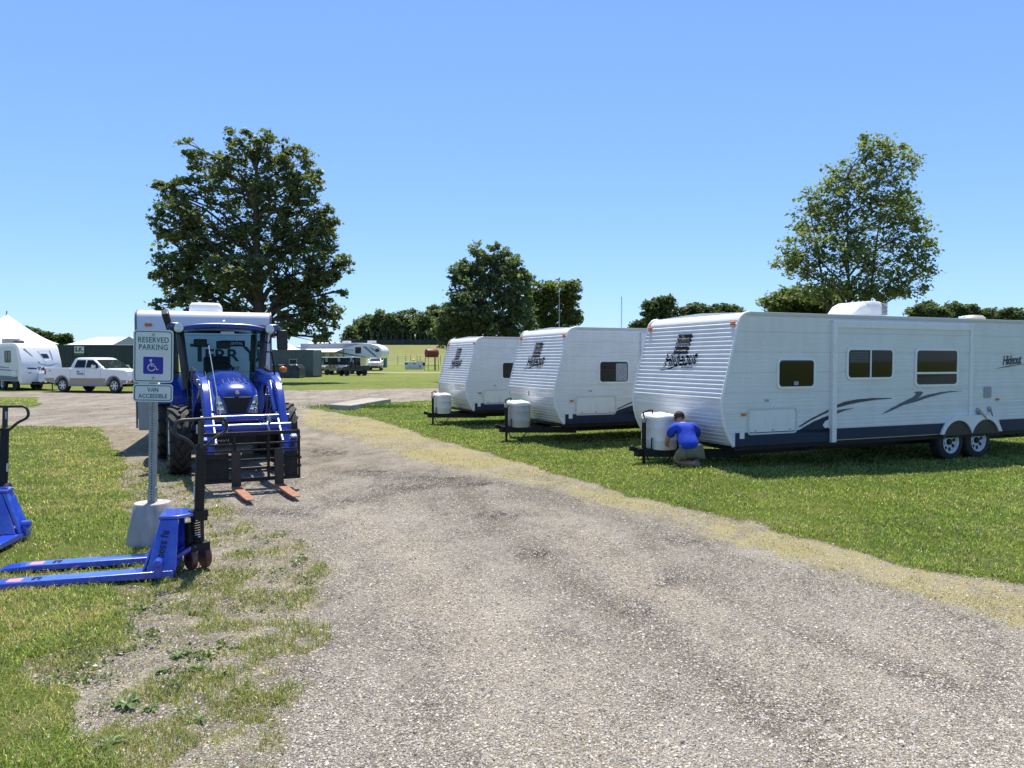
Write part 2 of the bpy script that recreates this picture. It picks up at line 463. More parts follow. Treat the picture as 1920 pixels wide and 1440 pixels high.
Zg = Zg + np.where(trk < 0, trk, trk * .3) * 0.012 * near * (1 - lawn)
nR, nC = Xg.shape
verts = np.stack([Xg, Yg, Zg], -1).reshape(-1, 3)
idx = np.arange(nR * nC).reshape(nR, nC)
F = np.stack([idx[:-1, :-1], idx[:-1, 1:], idx[1:, 1:], idx[1:, :-1]], -1).reshape(-1, 4)
tv = (1 - sstep(20, 34, Yg)).ravel() * (Yg.ravel() > 0)
lv, dv, wv_, kv = lawn.ravel(), dry.ravel(), weed.ravel(), dark.ravel()
face_lawn = lv[F].mean(1) > 0.5

def ground_material():
    m = bpy.data.materials.new('ground'); m.use_nodes = True; t = m.node_tree; N = t.nodes; L = t.links
    p = N['Principled BSDF']; p.inputs['Roughness'].default_value = 0.95; p.inputs['Specular IOR Level'].default_value = 0.15
    tc = N.new('ShaderNodeTexCoord'); P = tc.outputs['Object']
    def attr(n):
        a = N.new('ShaderNodeAttribute'); a.attribute_name = n; return a.outputs['Fac']
    def noise(s, d=4, r=0.55, vec=None, scale=None):
        n = N.new('ShaderNodeTexNoise'); n.inputs['Scale'].default_value = s; n.inputs['Detail'].default_value = d; n.inputs['Roughness'].default_value = r
        v = vec or P
        if scale:
            mp = N.new('ShaderNodeMapping'); mp.inputs['Scale'].default_value = scale; mp.inputs['Rotation'].default_value = (0, 0, R(-25)); L.new(v, mp.inputs[0]); v = mp.outputs[0]
        L.new(v, n.inputs['Vector']); return n.outputs['Fac']
    def ramp(f, stops):
        c = N.new('ShaderNodeValToRGB'); e = c.color_ramp.elements
        while len(e) < len(stops): e.new(0.5)
        for el, (pos, col) in zip(e, stops): el.position = pos; el.color = (*col, 1)
        L.new(f, c.inputs[0]); return c.outputs['Color']
    def mix(f, a, b, mode='MIX'):
        x = N.new('ShaderNodeMix'); x.data_type = 'RGBA'; x.blend_type = mode
        if isinstance(f, float): x.inputs[0].default_value = f
        else: L.new(f, x.inputs[0])
        for k, s in ((6, a), (7, b)):
            if isinstance(s, tuple): x.inputs[k].default_value = (*s, 1)
            else: L.new(s, x.inputs[k])
        return x.outputs[2]
    def rng_(f, a, b, c=0.0, d=1.0):
        x = N.new('ShaderNodeMapRange'); x.inputs[1].default_value = a; x.inputs[2].default_value = b; x.inputs[3].default_value = c; x.inputs[4].default_value = d
        L.new(f, x.inputs[0]); return x.outputs[0]
    def math_(op, a, b):
        x = N.new('ShaderNodeMath'); x.operation = op; x.use_clamp = True
        for k, s in ((0, a), (1, b)):
            if isinstance(s, float): x.inputs[k].default_value = s
            else: L.new(s, x.inputs[k])
        return x.outputs[0]
    # gravel: crushed stone, cell by cell
    def voro(s):
        v = N.new('ShaderNodeTexVoronoi'); v.inputs['Scale'].default_value = s
        L.new(P, v.inputs['Vector']); return v
    v1, v2 = voro(90.0), voro(45.0)
    sep = N.new('ShaderNodeSeparateColor'); L.new(v1.outputs['Color'], sep.inputs[0])
    sep2 = N.new('ShaderNodeSeparateColor'); L.new(v2.outputs['Color'], sep2.inputs[0])
    st = ramp(sep.outputs[0], [(0.0, (0.12, 0.104, 0.085)), (0.3, (0.28, 0.24, 0.19)), (0.7, (0.44, 0.385, 0.30)), (1.0, (0.66, 0.59, 0.47))])
    st2 = ramp(sep2.outputs[1], [(0.0, (0.15, 0.13, 0.105)), (0.5, (0.33, 0.285, 0.225)), (1.0, (0.60, 0.53, 0.42))])
    grav = mix(0.4, st, st2)
    gap_shade = rng_(v1.outputs['Distance'], 0.0, 0.75, 1.15, 0.6)  # shadows between the pebbles, put into the colour as dark gaps
    grav = mix(1.0, grav, gap_shade, 'MULTIPLY')
    big = noise(0.55, 6, 0.6, scale=(1.0, 0.35, 1)); fine = noise(3.2, 6, 0.65, scale=(1, 0.5, 1))
    grav = mix(1.0, grav, ramp(big, [(0.3, (0.76, 0.75, 0.74)), (0.52, (1, 1, 1)), (0.72, (1.22, 1.2, 1.15))]), 'MULTIPLY')
    grav = mix(1.0, grav, ramp(fine, [(0.32, (0.66, 0.65, 0.65)), (0.5, (1, 1, 1)), (0.75, (1.12, 1.1, 1.06))]), 'MULTIPLY')
    dust = rng_(noise(1.3, 6, 0.65, scale=(1, .5, 1)), 0.48, 0.68, 0.0, 0.7); grav = mix(dust, grav, (0.42, 0.375, 0.305))
    tk = rng_(attr('track'), -1.0, 1.0); grav = mix(1.0, grav, ramp(tk, [(0.0, (0.60, 0.57, 0.54)), (0.5, (1, 1, 1)), (1.0, (1.22, 1.2, 1.14))]), 'MULTIPLY')
    dk = math_('MULTIPLY', attr('dark'), rng_(noise(9.0, 6, 0.7, scale=(1, 0.4, 1)), 0.40, 0.58))
    grav = mix(dk, grav, (0.055, 0.047, 0.038))
    # soil that shows in the weedy verge
    soil = ramp(noise(22.0, 6, 0.7), [(0.3, (0.06, 0.048, 0.034)), (0.5, (0.16, 0.13, 0.09)), (0.72, (0.32, 0.28, 0.2))])
    straw = ramp(noise(60.0, 5, 0.7, scale=(1, 3, 1)), [(0.28, (0.17, 0.14, 0.065)), (0.5, (0.36, 0.31, 0.15)), (0.75, (0.56, 0.5, 0.29))])
    greenA = ramp(noise(45.0, 5, 0.75), [(0.25, (0.05, 0.075, 0.015)), (0.5, (0.135, 0.175, 0.034)), (0.78, (0.28, 0.32, 0.08))])
    patch = noise(0.8, 5, 0.6); patch2 = noise(0.12, 3, 0.5)
    green = mix(1.0, greenA, ramp(patch, [(0.32, (0.78, 0.84, 0.8)), (0.5, (1, 1, 1)), (0.7, (1.35, 1.18, 1.05))]), 'MULTIPLY')
    green = mix(1.0, green, ramp(patch2, [(0.35, (0.85, 0.92, 0.9)), (0.65, (1.18, 1.08, 0.95))]), 'MULTIPLY')
    yel = rng_(noise(2.6, 5, 0.65), 0.52, 0.66)
    green = mix(math_('MULTIPLY', yel, 0.45), green, straw)
    green = mix(attr('blade_gap_dark'), green, mix(1.0, green, (0.72, 0.74, 0.66), 'MULTIPLY'))  # near lawn colour darkened, painting shade into the gaps between blades
    hf = N.new('ShaderNodeMath'); hf.operation = 'MULTIPLY'; L.new(attr('dry'), hf.inputs[0]); hf.inputs[1].default_value = 0.9
    green = mix(hf.outputs[0], green, (0.20, 0.175, 0.07))
    # blends
    nz = noise(14.0, 5, 0.7)
    wf = math_('MULTIPLY', attr('weed'), rng_(nz, 0.42, 0.60))
    base = mix(wf, grav, mix(rng_(noise(5.0, 4, 0.6), 0.45, 0.6), soil, straw))
    df = N.new('ShaderNodeMath'); df.operation = 'ADD'; L.new(attr('dry'), df.inputs[0])
    L.new(rng_(noise(7.0, 7, 0.75), 0.25, 0.75, -0.6, 0.5), df.inputs[1])
    base = mix(rng_(df.outputs[0], 0.40, 0.95), base, straw)
    lf = N.new('ShaderNodeMath'); lf.operation = 'ADD'; L.new(attr('lawn'), lf.inputs[0])
    L.new(rng_(nz, 0.25, 0.75, -0.42, 0.42), lf.inputs[1])
    base = mix(rng_(lf.outputs[0], 0.38, 0.62), base, green)
    L.new(base, p.inputs['Base Color'])
    b = N.new('ShaderNodeBump'); b.inputs['Strength'].default_value = 1.0; b.inputs['Distance'].default_value = 0.016
    inv = N.new('ShaderNodeMath'); inv.operation = 'SUBTRACT'; inv.inputs[0].default_value = 1.0; L.new(v1.outputs['Distance'], inv.inputs[1])
    hs = N.new('ShaderNodeMath'); hs.operation = 'ADD'; L.new(inv.outputs[0], hs.inputs[0]); L.new(noise(30.0, 5, 0.7), hs.inputs[1])
    L.new(hs.outputs[0], b.inputs['Height']); L.new(b.outputs[0], p.inputs['Normal'])
    return m
GROUND = ground_material()

def sub_mesh(name, fmask, label):
    fs = F[fmask]; used = np.unique(fs); remap = np.full(len(verts), -1); remap[used] = np.arange(len(used))
    o = np_mesh(name, verts[used], remap[fs], GROUND, attrs={'track': trk.ravel()[used], 'blade_gap_dark': tv[used], 'lawn': lv[used], 'dry': dv[used], 'weed': wv_[used], 'dark': kv[used]}, smooth=True)
    tag(o, label, 'ground', kind='structure')
    return o
sub_mesh('lawn', face_lawn, 'mown green lawn and grassy field round the gravel')
sub_mesh('gravel_road', ~face_lawn, 'grey crushed gravel road with straw coloured verges')

def leaf_quads(c, size, tint, up=0.5, long=1.0, droop=None):
    """c (n,3) centres -> folded diamond leaves; 2 triangles each"""
    n = len(c)
    nrm = rng.normal(size=(n, 3)); nrm[:, 2] = np.abs(nrm[:, 2]) + up; nrm /= np.linalg.norm(nrm, axis=1, keepdims=True)
    t = rng.normal(size=(n, 3)); t -= nrm * (t * nrm).sum(1, keepdims=True); t /= np.linalg.norm(t, axis=1, keepdims=True)
    b = np.cross(nrm, t); s = (size * np.exp(rng.normal(-.08, .38, n)).clip(.4, 2.0))[:, None]
    V = np.stack([c - t * s * 0.5 * long, c + b * s * 0.36 + nrm * s * 0.1, c + t * s * 0.55 * long, c - b * s * 0.36 + nrm * s * 0.1], 1)
    i = np.arange(n)[:, None] * 4
    T = np.concatenate([i + np.array([[0, 1, 2]]), i + np.array([[0, 2, 3]])], 0)
    return V.reshape(-1, 3), T, np.repeat(tint, 4, 0)

# ---- grass blades, weeds between the stones, loose stones
GRASS = leaf_mat('grass_blade', 0.36, 0.42, 0.5)
def scatter(n, d0, d1, power=1.0, umax=0.74):
    """random ground points, denser near the camera"""
    t = rng.random(n)
    y = d0 * (d1 / d0) ** (t ** power)
    x = (rng.random(n) * 2 - 1) * umax * y
    return x, y

from_grid_cache = {}
def ground_z(x, y):
    """height of the real sheet by bilinear lookup"""
    iy = np.clip(np.searchsorted(ys, y) - 1, 0, nR - 2); fy = (y - ys[iy]) / (ys[iy + 1] - ys[iy])
    u = x / np.sqrt(y ** 2 + 3.0)
    ix = np.clip(np.searchsorted(us, u) - 1, 0, nC - 2); fx = (u - us[ix]) / (us[ix + 1] - us[ix])
    return (Zg[iy, ix] * (1 - fx) + Zg[iy, ix + 1] * fx) * (1 - fy) + (Zg[iy + 1, ix] * (1 - fx) + Zg[iy + 1, ix + 1] * fx) * fy

def blades(name, x, y, h, wd, tint, label, lean=0.8):
    n = len(x); z = ground_z(x, y) - 0.004
    a = rng.random(n) * 2 * np.pi; la = rng.random(n) * 2 * np.pi; ln = h * lean * (0.3 + rng.random(n))
    dx, dy = np.cos(a) * wd / 2, np.sin(a) * wd / 2
    lx, ly = np.cos(la) * ln, np.sin(la) * ln
    V = np.zeros((n, 5, 3))
    V[:, 0] = np.stack([x - dx, y - dy, z], 1); V[:, 1] = np.stack([x + dx, y + dy, z], 1)
    V[:, 2] = np.stack([x - dx * .8 + lx * .35, y - dy * .8 + ly * .35, z + h * .6], 1); V[:, 3] = np.stack([x + dx * .8 + lx * .35, y + dy * .8 + ly * .35, z + h * .6], 1)
    V[:, 4] = np.stack([x + lx, y + ly, z + h * (0.95 - 0.3 * (ln / h) ** 2)], 1)
    b = np.arange(n)[:, None] * 5
    T = np.concatenate([b + np.array([[0, 1, 3]]), b + np.array([[0, 3, 2]]), b + np.array([[2, 3, 4]])], 0)
    o = np_mesh(name, V.reshape(-1, 3), T, GRASS, attrs={'tint': np.repeat(tint, 5, 0)})
    return tag(o, label, 'grass', kind='stuff')

def green_tint(n, x, y, dryness):
    base = np.array([0.165, 0.238, 0.046]); pale = np.array([0.34, 0.385, 0.125]); straw = np.array([0.40, 0.33, 0.18])
    r = np.exp(rng.normal(-0.08, 0.48, (n, 1))).clip(0.3, 2.3); p = fbm(x, y, 0.9, 41)[:, None]
    c = (base * (1 - p * 0.6) + pale * p * 0.6) * r * (0.72 + 0.56 * fbm(x, y, 3.1, 47)[:, None])
    k = (rng.random((n, 1)) < dryness[:, None])
    return np.where(k, straw * (0.6 + 0.7 * r), c)

x, y = scatter(1500000, 2.9, 34, 0.9)
lw_, dr_, we_, ppx, ppy = zones(x, y, terr_s(x, y))
tuft = fbm(x, y, 2.6, 51)
keep = rng.random(len(x)) < np.where(ppx < 420, 0.3 + 0.7 * sstep(0.40, 0.54, fbm(x, y, 1.2, 141)), 1) * np.clip(lw_ * 1.1 - 0.15, 0, 1) * (0.35 + 0.65 * sstep(0.36, 0.5, tuft)) * 0.62
x, y, ppx = x[keep], y[keep], ppx[keep]
leftside = (ppx < 420)
hgt = np.where(leftside, 0.043, 0.037) * (0.55 + 0.9 * rng.random(len(x))) * (0.7 + 0.6 * fbm(x, y, 1.7, 61))
wd = np.maximum(0.0035, 0.0009 * y) * (0.7 + 0.6 * rng.random(len(x)))
dryn = np.where(leftside, 0.18, 0.04) + np.where(leftside, .45, .16) * sstep(0.46, 0.62, fbm(x, y, 1.6, 71))
blades('grass', x, y, hgt, wd, green_tint(len(x), x, y, dryn), 'short mown grass blades on the lawn')
# dry verge grass
x, y = scatter(420000, 4.5, 26, 0.9)
lw_, dr_, we_, ppx, ppy = zones(x, y, terr_s(x, y))
keep = rng.random(len(x)) < dr_ * (1 - lw_) * 0.5 * sstep(0.40, 0.56, fbm(x, y, 2.2, 81))
x, y = x[keep], y[keep]; n = len(x)
tn = np.array([0.47, 0.39, 0.15]) * (0.55 + 0.75 * rng.random((n, 1))) * np.array([1, 1, 1])
k = rng.random((n, 1)) < 0.25
tn = np.where(k, np.array([0.26, 0.27, 0.07]) * (0.6 + 0.7 * rng.random((n, 1))), tn)
blades('dry_grass', x, y, 0.022 * (0.5 + rng.random(n)), np.maximum(0.003, 0.0008 * y), tn, 'straw yellow dead grass along the edge of the gravel', lean=1.0)
# sparse weeds in the gravel on the left
x, y = scatter(420000, 3.0, 13, 1.0)
lw_, dr_, we_, ppx, ppy = zones(x, y, terr_s(x, y))
tf = fbm(x, y, 3.2, 91)
keep = rng.random(len(x)) < we_ * (0.07 + 0.93 * sstep(0.48, 0.62, tf)) * 0.85
x, y = x[keep], y[keep]; n = len(x)
tn = np.array([0.19, 0.235, 0.055]) * (0.6 + 0.8 * rng.random((n, 1)))
k = rng.random((n, 1)) < 0.35
tn = np.where(k, np.array([0.42, 0.37, 0.17]) * (0.6 + 0.7 * rng.random((n, 1))), tn)
blades('sparse_grass', x, y, 0.045 * (0.4 + rng.random(n)), np.maximum(0.003, 0.0009 * y) * (0.7 + 0.6 * rng.random(n)), tn, 'thin weedy grass sprouting through the gravel', lean=0.8)

# loose crushed stones near the camera
x, y = scatter(230000, 2.7, 12, 1.05)
lw_, dr_, we_, ppx, ppy = zones(x, y, terr_s(x, y))
keep = (rng.random(len(x)) < (1 - lw_) * (1 - 0.55 * dr_) * (1 - 0.4 * we_))
x, y = x[keep], y[keep]; n = len(x)
z = ground_z(x, y)
sz = 0.0028 * np.exp(rng.normal(0, 0.34, n).clip(-1, .8)) * (1 + 0.05 * y)
octv = np.array([[1, 0, 0], [0, 1, 0], [-1, 0, 0], [0, -1, 0], [0, 0, 1], [0, 0, -1]], float)
octf = np.array([[0, 1, 4], [1, 2, 4], [2, 3, 4], [3, 0, 4], [1, 0, 5], [2, 1, 5], [3, 2, 5], [0, 3, 5]])
V = octv[None] * (0.65 + 0.7 * rng.random((n, 6, 3)))
V = V + (rng.random((n, 6, 3)) - 0.5) * 0.6
an = rng.random(n) * 6.283; ca, sa = np.cos(an)[:, None], np.sin(an)[:, None]
V = np.stack([V[..., 0] * ca - V[..., 1] * sa, V[..., 0] * sa + V[..., 1] * ca, V[..., 2] * 0.7], -1) * sz[:, None, None] * 1.35
V = V + np.stack([x, y, z + sz * 0.35], 1)[:, None, :]
T = (octf[None] + (np.arange(n) * 6)[:, None, None]).reshape(-1, 3)
g = np.clip(rng.normal(0.43, 0.12, (n, 1)), 0.08, 0.72); warm = np.array([1.06, 0.955, 0.79]) + (rng.random((n, 1)) - 0.5) * np.array([0.12, 0.04, -0.12])
STONE = bpy.data.materials.new('crushed_stone'); STONE.use_nodes = True
a = STONE.node_tree.nodes.new('ShaderNodeAttribute'); a.attribute_name = 'tint'
STONE.node_tree.links.new(a.outputs['Color'], STONE.node_tree.nodes['Principled BSDF'].inputs['Base Color'])
STONE.node_tree.nodes['Principled BSDF'].inputs['Roughness'].default_value = 0.9
tag(np_mesh('gravel', V.reshape(-1, 3), T, STONE, attrs={'tint': np.repeat(g * warm, 6, 0)}), 'loose crushed stones lying on the road', 'gravel', kind='stuff')

# low broad leaved ground cover between the stones
def ground_cover(n, cl, label):
    k = n // 22; cx_, cy_ = scatter(k * 14, 3.0, 12, 1.0)
    l_, d_, w2, p_, q_ = zones(cx_, cy_, terr_s(cx_, cy_))
    kp = rng.random(len(cx_)) < w2 * sstep(0.46, 0.66, fbm(cx_, cy_, 2.7, 131)) * .7; cx_, cy_ = cx_[kp][:k], cy_[kp][:k]; k = len(cx_)
    ci = np.repeat(np.arange(k), 22); rr = 0.035 * (0.5 + rng.random(k))[ci]
    xx = cx_[ci] + rng.normal(size=len(ci)) * rr; yy = cy_[ci] + rng.normal(size=len(ci)) * rr
    c = np.stack([xx, yy, ground_z(xx, yy) + 0.004 + rng.random(len(ci)) * rr * .9], 1)
    V, T, C = leaf_quads(c, np.full(len(c), .020), np.array([0.14, 0.175, 0.06]) * (0.5 + 1.1 * rng.random((len(c), 1))), .7)
    tag(np_mesh('ground_cover', V, T, GRASS, attrs={'tint': C}), label, 'weeds', kind='stuff')
# broad leaved weeds, each a plant of its own
WEED = leaf_mat('weed_leaf', 0.45, 0.3, 0.4)
def weed_plant(px, py, h, n, label, kind='rosette'):
    p = at(px, py); V, T, C = [], [], []
    loc = (p.x, p.y, float(ground_z(np.array([p.x]), np.array([p.y]))[0]))
    for i in range(int(n * 2.4)):
        az = i * 2.4 + random.random() * 2; L = h * random.uniform(0.3, 0.85); wdt = L * random.uniform(0.09, 0.17); up = random.uniform(0.35, 1.2) if kind == 'rosette' else random.uniform(0.9, 1.8)
        c = np.array([0.10, 0.155, 0.04]) * random.uniform(0.7, 1.5)
        base = len(V); d = Vector((math.cos(az), math.sin(az), 0)); s = Vector((-d.y, d.x, 0))
        for t, ww in ((0, .15), (.3, .8), (.65, 1), (1, .02)):
            q = d * (L * t) + Vector((0, 0, L * up * (t - 0.75 * t * t)))
            V += [tuple(q - s * wdt * ww + Vector((0, 0, wdt * ww * .4))), tuple(q), tuple(q + s * wdt * ww + Vector((0, 0, wdt * ww * .4)))]
        for k in range(3):
            b = base + 3 * k; T += [(b, b + 1, b + 4, b + 3), (b + 1, b + 2, b + 5, b + 4)]
        C += [c] * 12
    o = np_mesh('weed_plant', np.array(V), np.array(T), WEED, attrs={'tint': np.array(C)}, smooth=True)
    o.location = loc
    return tag(o, label, 'weed', group='broad leaved weeds in the gravel')
for a_ in [(335, 1232, .10, 14, 'broad leaved weed clump in the middle of the gravel verge, largest of them'), (372, 1255, .09, 12, 'leafy weed just right of the largest weed clump'), (305, 1262, .08, 11, 'leafy weed just left of and below the largest clump'),
           (408, 1268, .08, 10, 'low weed at the right end of the row of weed clumps'), (238, 1325, .13, 9, 'pale long leaved weed rosette with drooping leaves'), (283, 1330, .08, 10, 'small upright weed beside the pale drooping rosette'),
           (262, 1140, .09, 12, 'leafy weed below the blue pallet jack forks'), (350, 1225, .07, 9, 'young weed at the back of the largest clump'), (372, 1352, .09, 6, 'upright single leaf weed in the dark soil'),
           (440, 1215, .06, 8, 'little weed right of the weed clumps on bare gravel'), (205, 1400, .11, 12, 'grassy weed tussock near the corner of the lawn')]:
    weed_plant(*a_)
ground_cover(7000, 22, 'low leafy weeds spreading over the stony verge')
# ================================================================== TREES
LEAF = leaf_mat('tree_leaf', 0.5, 0.48, 0.3)
LEAF_FAR = leaf_mat('far_leaf', 0.6, 0.4, 0.25)
BARK = pm('bark', (0.075, 0.06, 0.047), rough=0.9, var=0.35, vscale=9, bump=0.8, bscale=14)

def make_tree(name, label, cat, base, lobes, n_leaves, leaf, colA, colB, trunk_r, group=None, clump=0.16, cl_n=26, fork=0.35, shell=0.45, mat=None, branches=True, up=0.5, spiky=0.0, stems=1, gap=0.0):
    """lobes: list of (dx, dz, rx, rz[, dy]) in metres about the base; foliage hangs in clumps on the twigs of each lobe"""
    bx, by, bz = base
    root = thing(name, label, cat, base, 0, group)
    cl_pts, cl_lobe = [], []
    areas = np.array([l[2] * l[3] for l in lobes]); areas = areas / areas.sum()
    ncl = max(6, n_leaves // cl_n)
    L3 = []
    for l in lobes:
        ry = (l[2] + l[3]) / 2
        dy = l[4] if len(l) > 4 else random.uniform(-1, 1) * ry * 0.7
        L3.append((np.array([l[0], dy, l[1]]), np.array([l[2], ry, l[3]])))
    for li, ((c, r), a) in enumerate(zip(L3, areas)):
        k = max(3, int(round(ncl * a)))
        d = rng.normal(size=(k, 3)); d /= np.linalg.norm(d, axis=1, keepdims=True)
        rad = (shell + (1 - shell) * rng.random(k)) ** 0.6
        rad = rad * (1 + spiky * np.maximum(rng.normal(0, 1, k), -0.5))
        cl_pts.append(c + d * rad[:, None] * r); cl_lobe += [li] * k
    cp = np.concatenate(cl_pts); cl_lobe = np.array(cl_lobe)
    k = len(cp)
    csz = np.array([L3[i][1].mean() for i in cl_lobe]) * clump * (0.6 + 0.9 * rng.random(k))
    csz = np.maximum(csz, leaf * 0.9)
    per = rng.poisson(cl_n, k).clip(4)
    ci = np.repeat(np.arange(k), per)
    off = rng.normal(size=(len(ci), 3)) * np.array([1, 1, 0.6])
    pts = cp[ci] + off * csz[ci][:, None] * 0.75
    if spiky:
        pts[:, 2] += rng.random(len(ci)) * csz[ci] * 1.2
    kt = rng.random((k, 1)); base_c = np.array(colA) * (1 - kt) + np.array(colB) * kt
    tint = base_c[ci] * (0.7 + 0.6 * rng.random((len(ci), 1)))
    keep = pts[:, 2] > 0.15
    V, T, C = leaf_quads(pts[keep], np.full(keep.sum(), leaf), tint[keep], up)
    np_mesh('crown', V, T, mat or LEAF, root, attrs={'tint': C})
    # trunk, limbs to every lobe, twigs to some of the clumps
    m = MB(); top = max(c[2] for c, r in L3)
    lean = random.uniform(-.03, .03) * top
    hts = [0, 0.02 * top, fork * top * .5, fork * top, fork * top + (top - fork * top) * .5, top * 0.96]
    def tp(h): return Vector((lean * h / top + 0.012 * top * math.sin(h * 3.1 / top * 2), 0.01 * top * math.sin(h * 5 / top), h))
    for sN in range(stems):
        o = Vector((0, 0, 0)) if stems == 1 else Vector(((sN - (stems - 1) / 2) * trunk_r * 2.2, random.uniform(-1, 1) * trunk_r, 0))
        q = 1.0 if stems == 1 else 0.7
        sp = (sN - (stems - 1) / 2) * 0.12
        m.tube([tp(h * (1 if stems == 1 else .8)) + o + Vector((sp * h, 0, 0)) for h in hts], [trunk_r * 1.5 * q, trunk_r * 1.1 * q, trunk_r * .92 * q, trunk_r * .8 * q, trunk_r * .42 * q, trunk_r * .1], 9)
    if branches:
        for li, (c, r) in enumerate(L3):
            c3 = Vector(c); h0 = min(max(fork * top, c3.z - (abs(c3.x) + abs(c3.y)) * 0.75), top * 0.85)
            if h0 > c3.z: h0 = max(fork * top * .7, c3.z * .8)
            a = tp(h0); mid = a.lerp(c3, .5) + Vector((random.uniform(-.1, .1), random.uniform(-.1, .1), 0.10)) * (c3 - a).length
            rb = trunk_r * max(0.16, 0.5 * (1 - 0.6 * h0 / top)) * min(1, 0.5 + r.mean() / (0.25 * top))
            m.tube([a, a.lerp(mid, .5) + Vector((0, 0, .02 * top)), mid, c3], [rb, rb * .8, rb * .6, rb * .32], 7)
            sel = np.where(cl_lobe == li)[0]
            for s in rng.permutation(sel)[:max(4, int(len(sel) * .45))]:
                e = Vector(cp[s]); st = mid.lerp(c3, random.uniform(0, 1))
                md = st.lerp(e, .5) + Vector((random.uniform(-.08, .08), random.uniform(-.08, .08), random.uniform(0, .12))) * (e - st).length
                m.tube([st, md, e], [rb * .26, rb * .17, rb * .05], 4, caps=False)
    m.build('trunk', BARK, root, smooth=60, normals=False)
    return root

def px_lobes(cx, Y, gpy, lst):
    """lobes given as photo pixels (x, y, rx, ry) at depth Y -> metres about a base under pixel column cx"""
    b = at_y(cx, gpy, Y); out = []
    for l in lst:
        p = at_y(l[0], l[1], Y); s = Y / FPX
        out.append((p.x - b.x, p.z, l[2] * s, l[3] * s) + ((l[4],) if len(l) > 4 else ()))
    return b.x, out

def tree_px(name, label, cat, cx, Y, lst, *a, **k):
    x, lobes = px_lobes(cx, Y, 700, lst); z = gz(x, Y)
    lobes = [(l[0], l[1] - z) + tuple(l[2:]) for l in lobes]
    return make_tree(name, label, cat, (x, Y, z), lobes, *a, **k)

DK, MD, LT = (0.05, 0.08, 0.025), (0.085, 0.12, 0.035), (0.10, 0.135, 0.035)
# big tree behind the blue tractor
tree_px('broadleaf_tree', 'huge dark green spreading tree behind the white trailer and blue tractor', 'tree', 478, 60,
        [(300, 352, 14, 9), (312, 402, 11, 8), (590, 325, 14, 12), (624, 420, 11, 12), (653, 490, 10, 14), (294, 516, 9, 10), (468, 249, 12, 8), (350, 268, 12, 10), (362, 292, 16, 14), (432, 250, 12, 8), (502, 256, 12, 10), (640, 545, 12, 10), (606, 395, 14, 12), (385, 308, 36, 34), (448, 278, 34, 30), (505, 280, 36, 36), (545, 300, 34, 42), (430, 350, 60, 45), (510, 360, 60, 48), (575, 360, 32, 42), (350, 355, 28, 26), (318, 358, 24, 16),
         (340, 420, 45, 40), (400, 430, 60, 50), (480, 440, 60, 50), (560, 430, 55, 50), (598, 440, 30, 45), (342, 470, 46, 42), (330, 505, 42, 38), (400, 510, 60, 46), (475, 520, 55, 40, -3.0), (550, 510, 58, 48), (610, 500, 40, 40), (640, 505, 18, 28),
         (325, 540, 34, 26), (380, 560, 45, 30), (450, 575, 45, 30), (545, 560, 46, 34), (590, 555, 32, 30), (600, 605, 40, 24), (620, 590, 22, 24), (565, 600, 40, 28), (530, 615, 30, 20), (310, 572, 20, 14), (600, 632, 18, 16)],
        42000, 0.28, (0.075, 0.105, 0.05), (0.165, 0.185, 0.09), 0.62, clump=0.17, cl_n=30, fork=0.22, shell=0.45)
# young maple behind the right trailer
tree_px('maple_tree', 'young light green maple with open airy crown behind the nearest trailer', 'tree', 1590, 34,
        [(1640, 290, 40, 26), (1622, 268, 12, 14), (1655, 272, 10, 10), (1600, 330, 50, 32), (1672, 325, 40, 34), (1560, 375, 50, 34), (1640, 375, 55, 38), (1698, 385, 34, 36), (1535, 420, 46, 34), (1610, 430, 58, 40), (1690, 440, 44, 38),
         (1500, 470, 48, 32), (1570, 480, 50, 36), (1650, 490, 55, 36), (1715, 500, 40, 26), (1735, 460, 24, 16), (1480, 492, 36, 18), (1510, 510, 40, 22), (1560, 535, 46, 26), (1640, 540, 50, 28), (1700, 540, 40, 22), (1740, 512, 22, 12), (1600, 560, 40, 22), (1670, 555, 30, 18), (1535, 555, 40, 20)],
        17000, 0.15, (0.12, 0.16, 0.065), (0.205, 0.235, 0.11), 0.17, clump=0.20, cl_n=13, fork=0.2, shell=0.3, spiky=0.16, stems=3)
tree_px('maple_tree', 'low pale leaved tree peeping over the trailer roof left of the open maple', 'tree', 1490, 44,
        [(1450, 574, 32, 18), (1500, 566, 36, 22), (1550, 572, 36, 22), (1520, 590, 60, 20), (1500, 630, 60, 34), (1490, 680, 50, 30)], 11000, 0.25, (0.09, 0.125, 0.035), (0.15, 0.18, 0.065), 0.15, clump=0.25, cl_n=16, shell=0.2, spiky=0.15)
# feathery tree in the middle and the rounder one beside it
tree_px('feathery_tree', 'dense dark green tree with spiky upright shoots behind the small trailers', 'tree', 908, 62,
        [(893, 474, 6, 18), (928, 478, 7, 18), (948, 482, 6, 18), (908, 484, 6, 14), (968, 496, 6, 16), (872, 502, 7, 16), (850, 520, 8, 14), (990, 528, 8, 12), (900, 492, 22, 24), (935, 492, 20, 22), (960, 505, 18, 20), (865, 515, 20, 18), (895, 530, 36, 36), (945, 535, 36, 36), (865, 550, 28, 30), (975, 540, 22, 28), (890, 580, 46, 36), (940, 585, 46, 36), (850, 590, 26, 30), (978, 590, 24, 30), (870, 615, 40, 28), (920, 620, 50, 28), (835, 615, 24, 22), (970, 620, 34, 26), (840, 640, 22, 16)],
        24000, 0.25, (0.075, 0.112, 0.06), (0.14, 0.17, 0.09), 0.3, clump=0.15, cl_n=22, fork=0.12, shell=0.4, spiky=0.2, stems=3, up=.2)
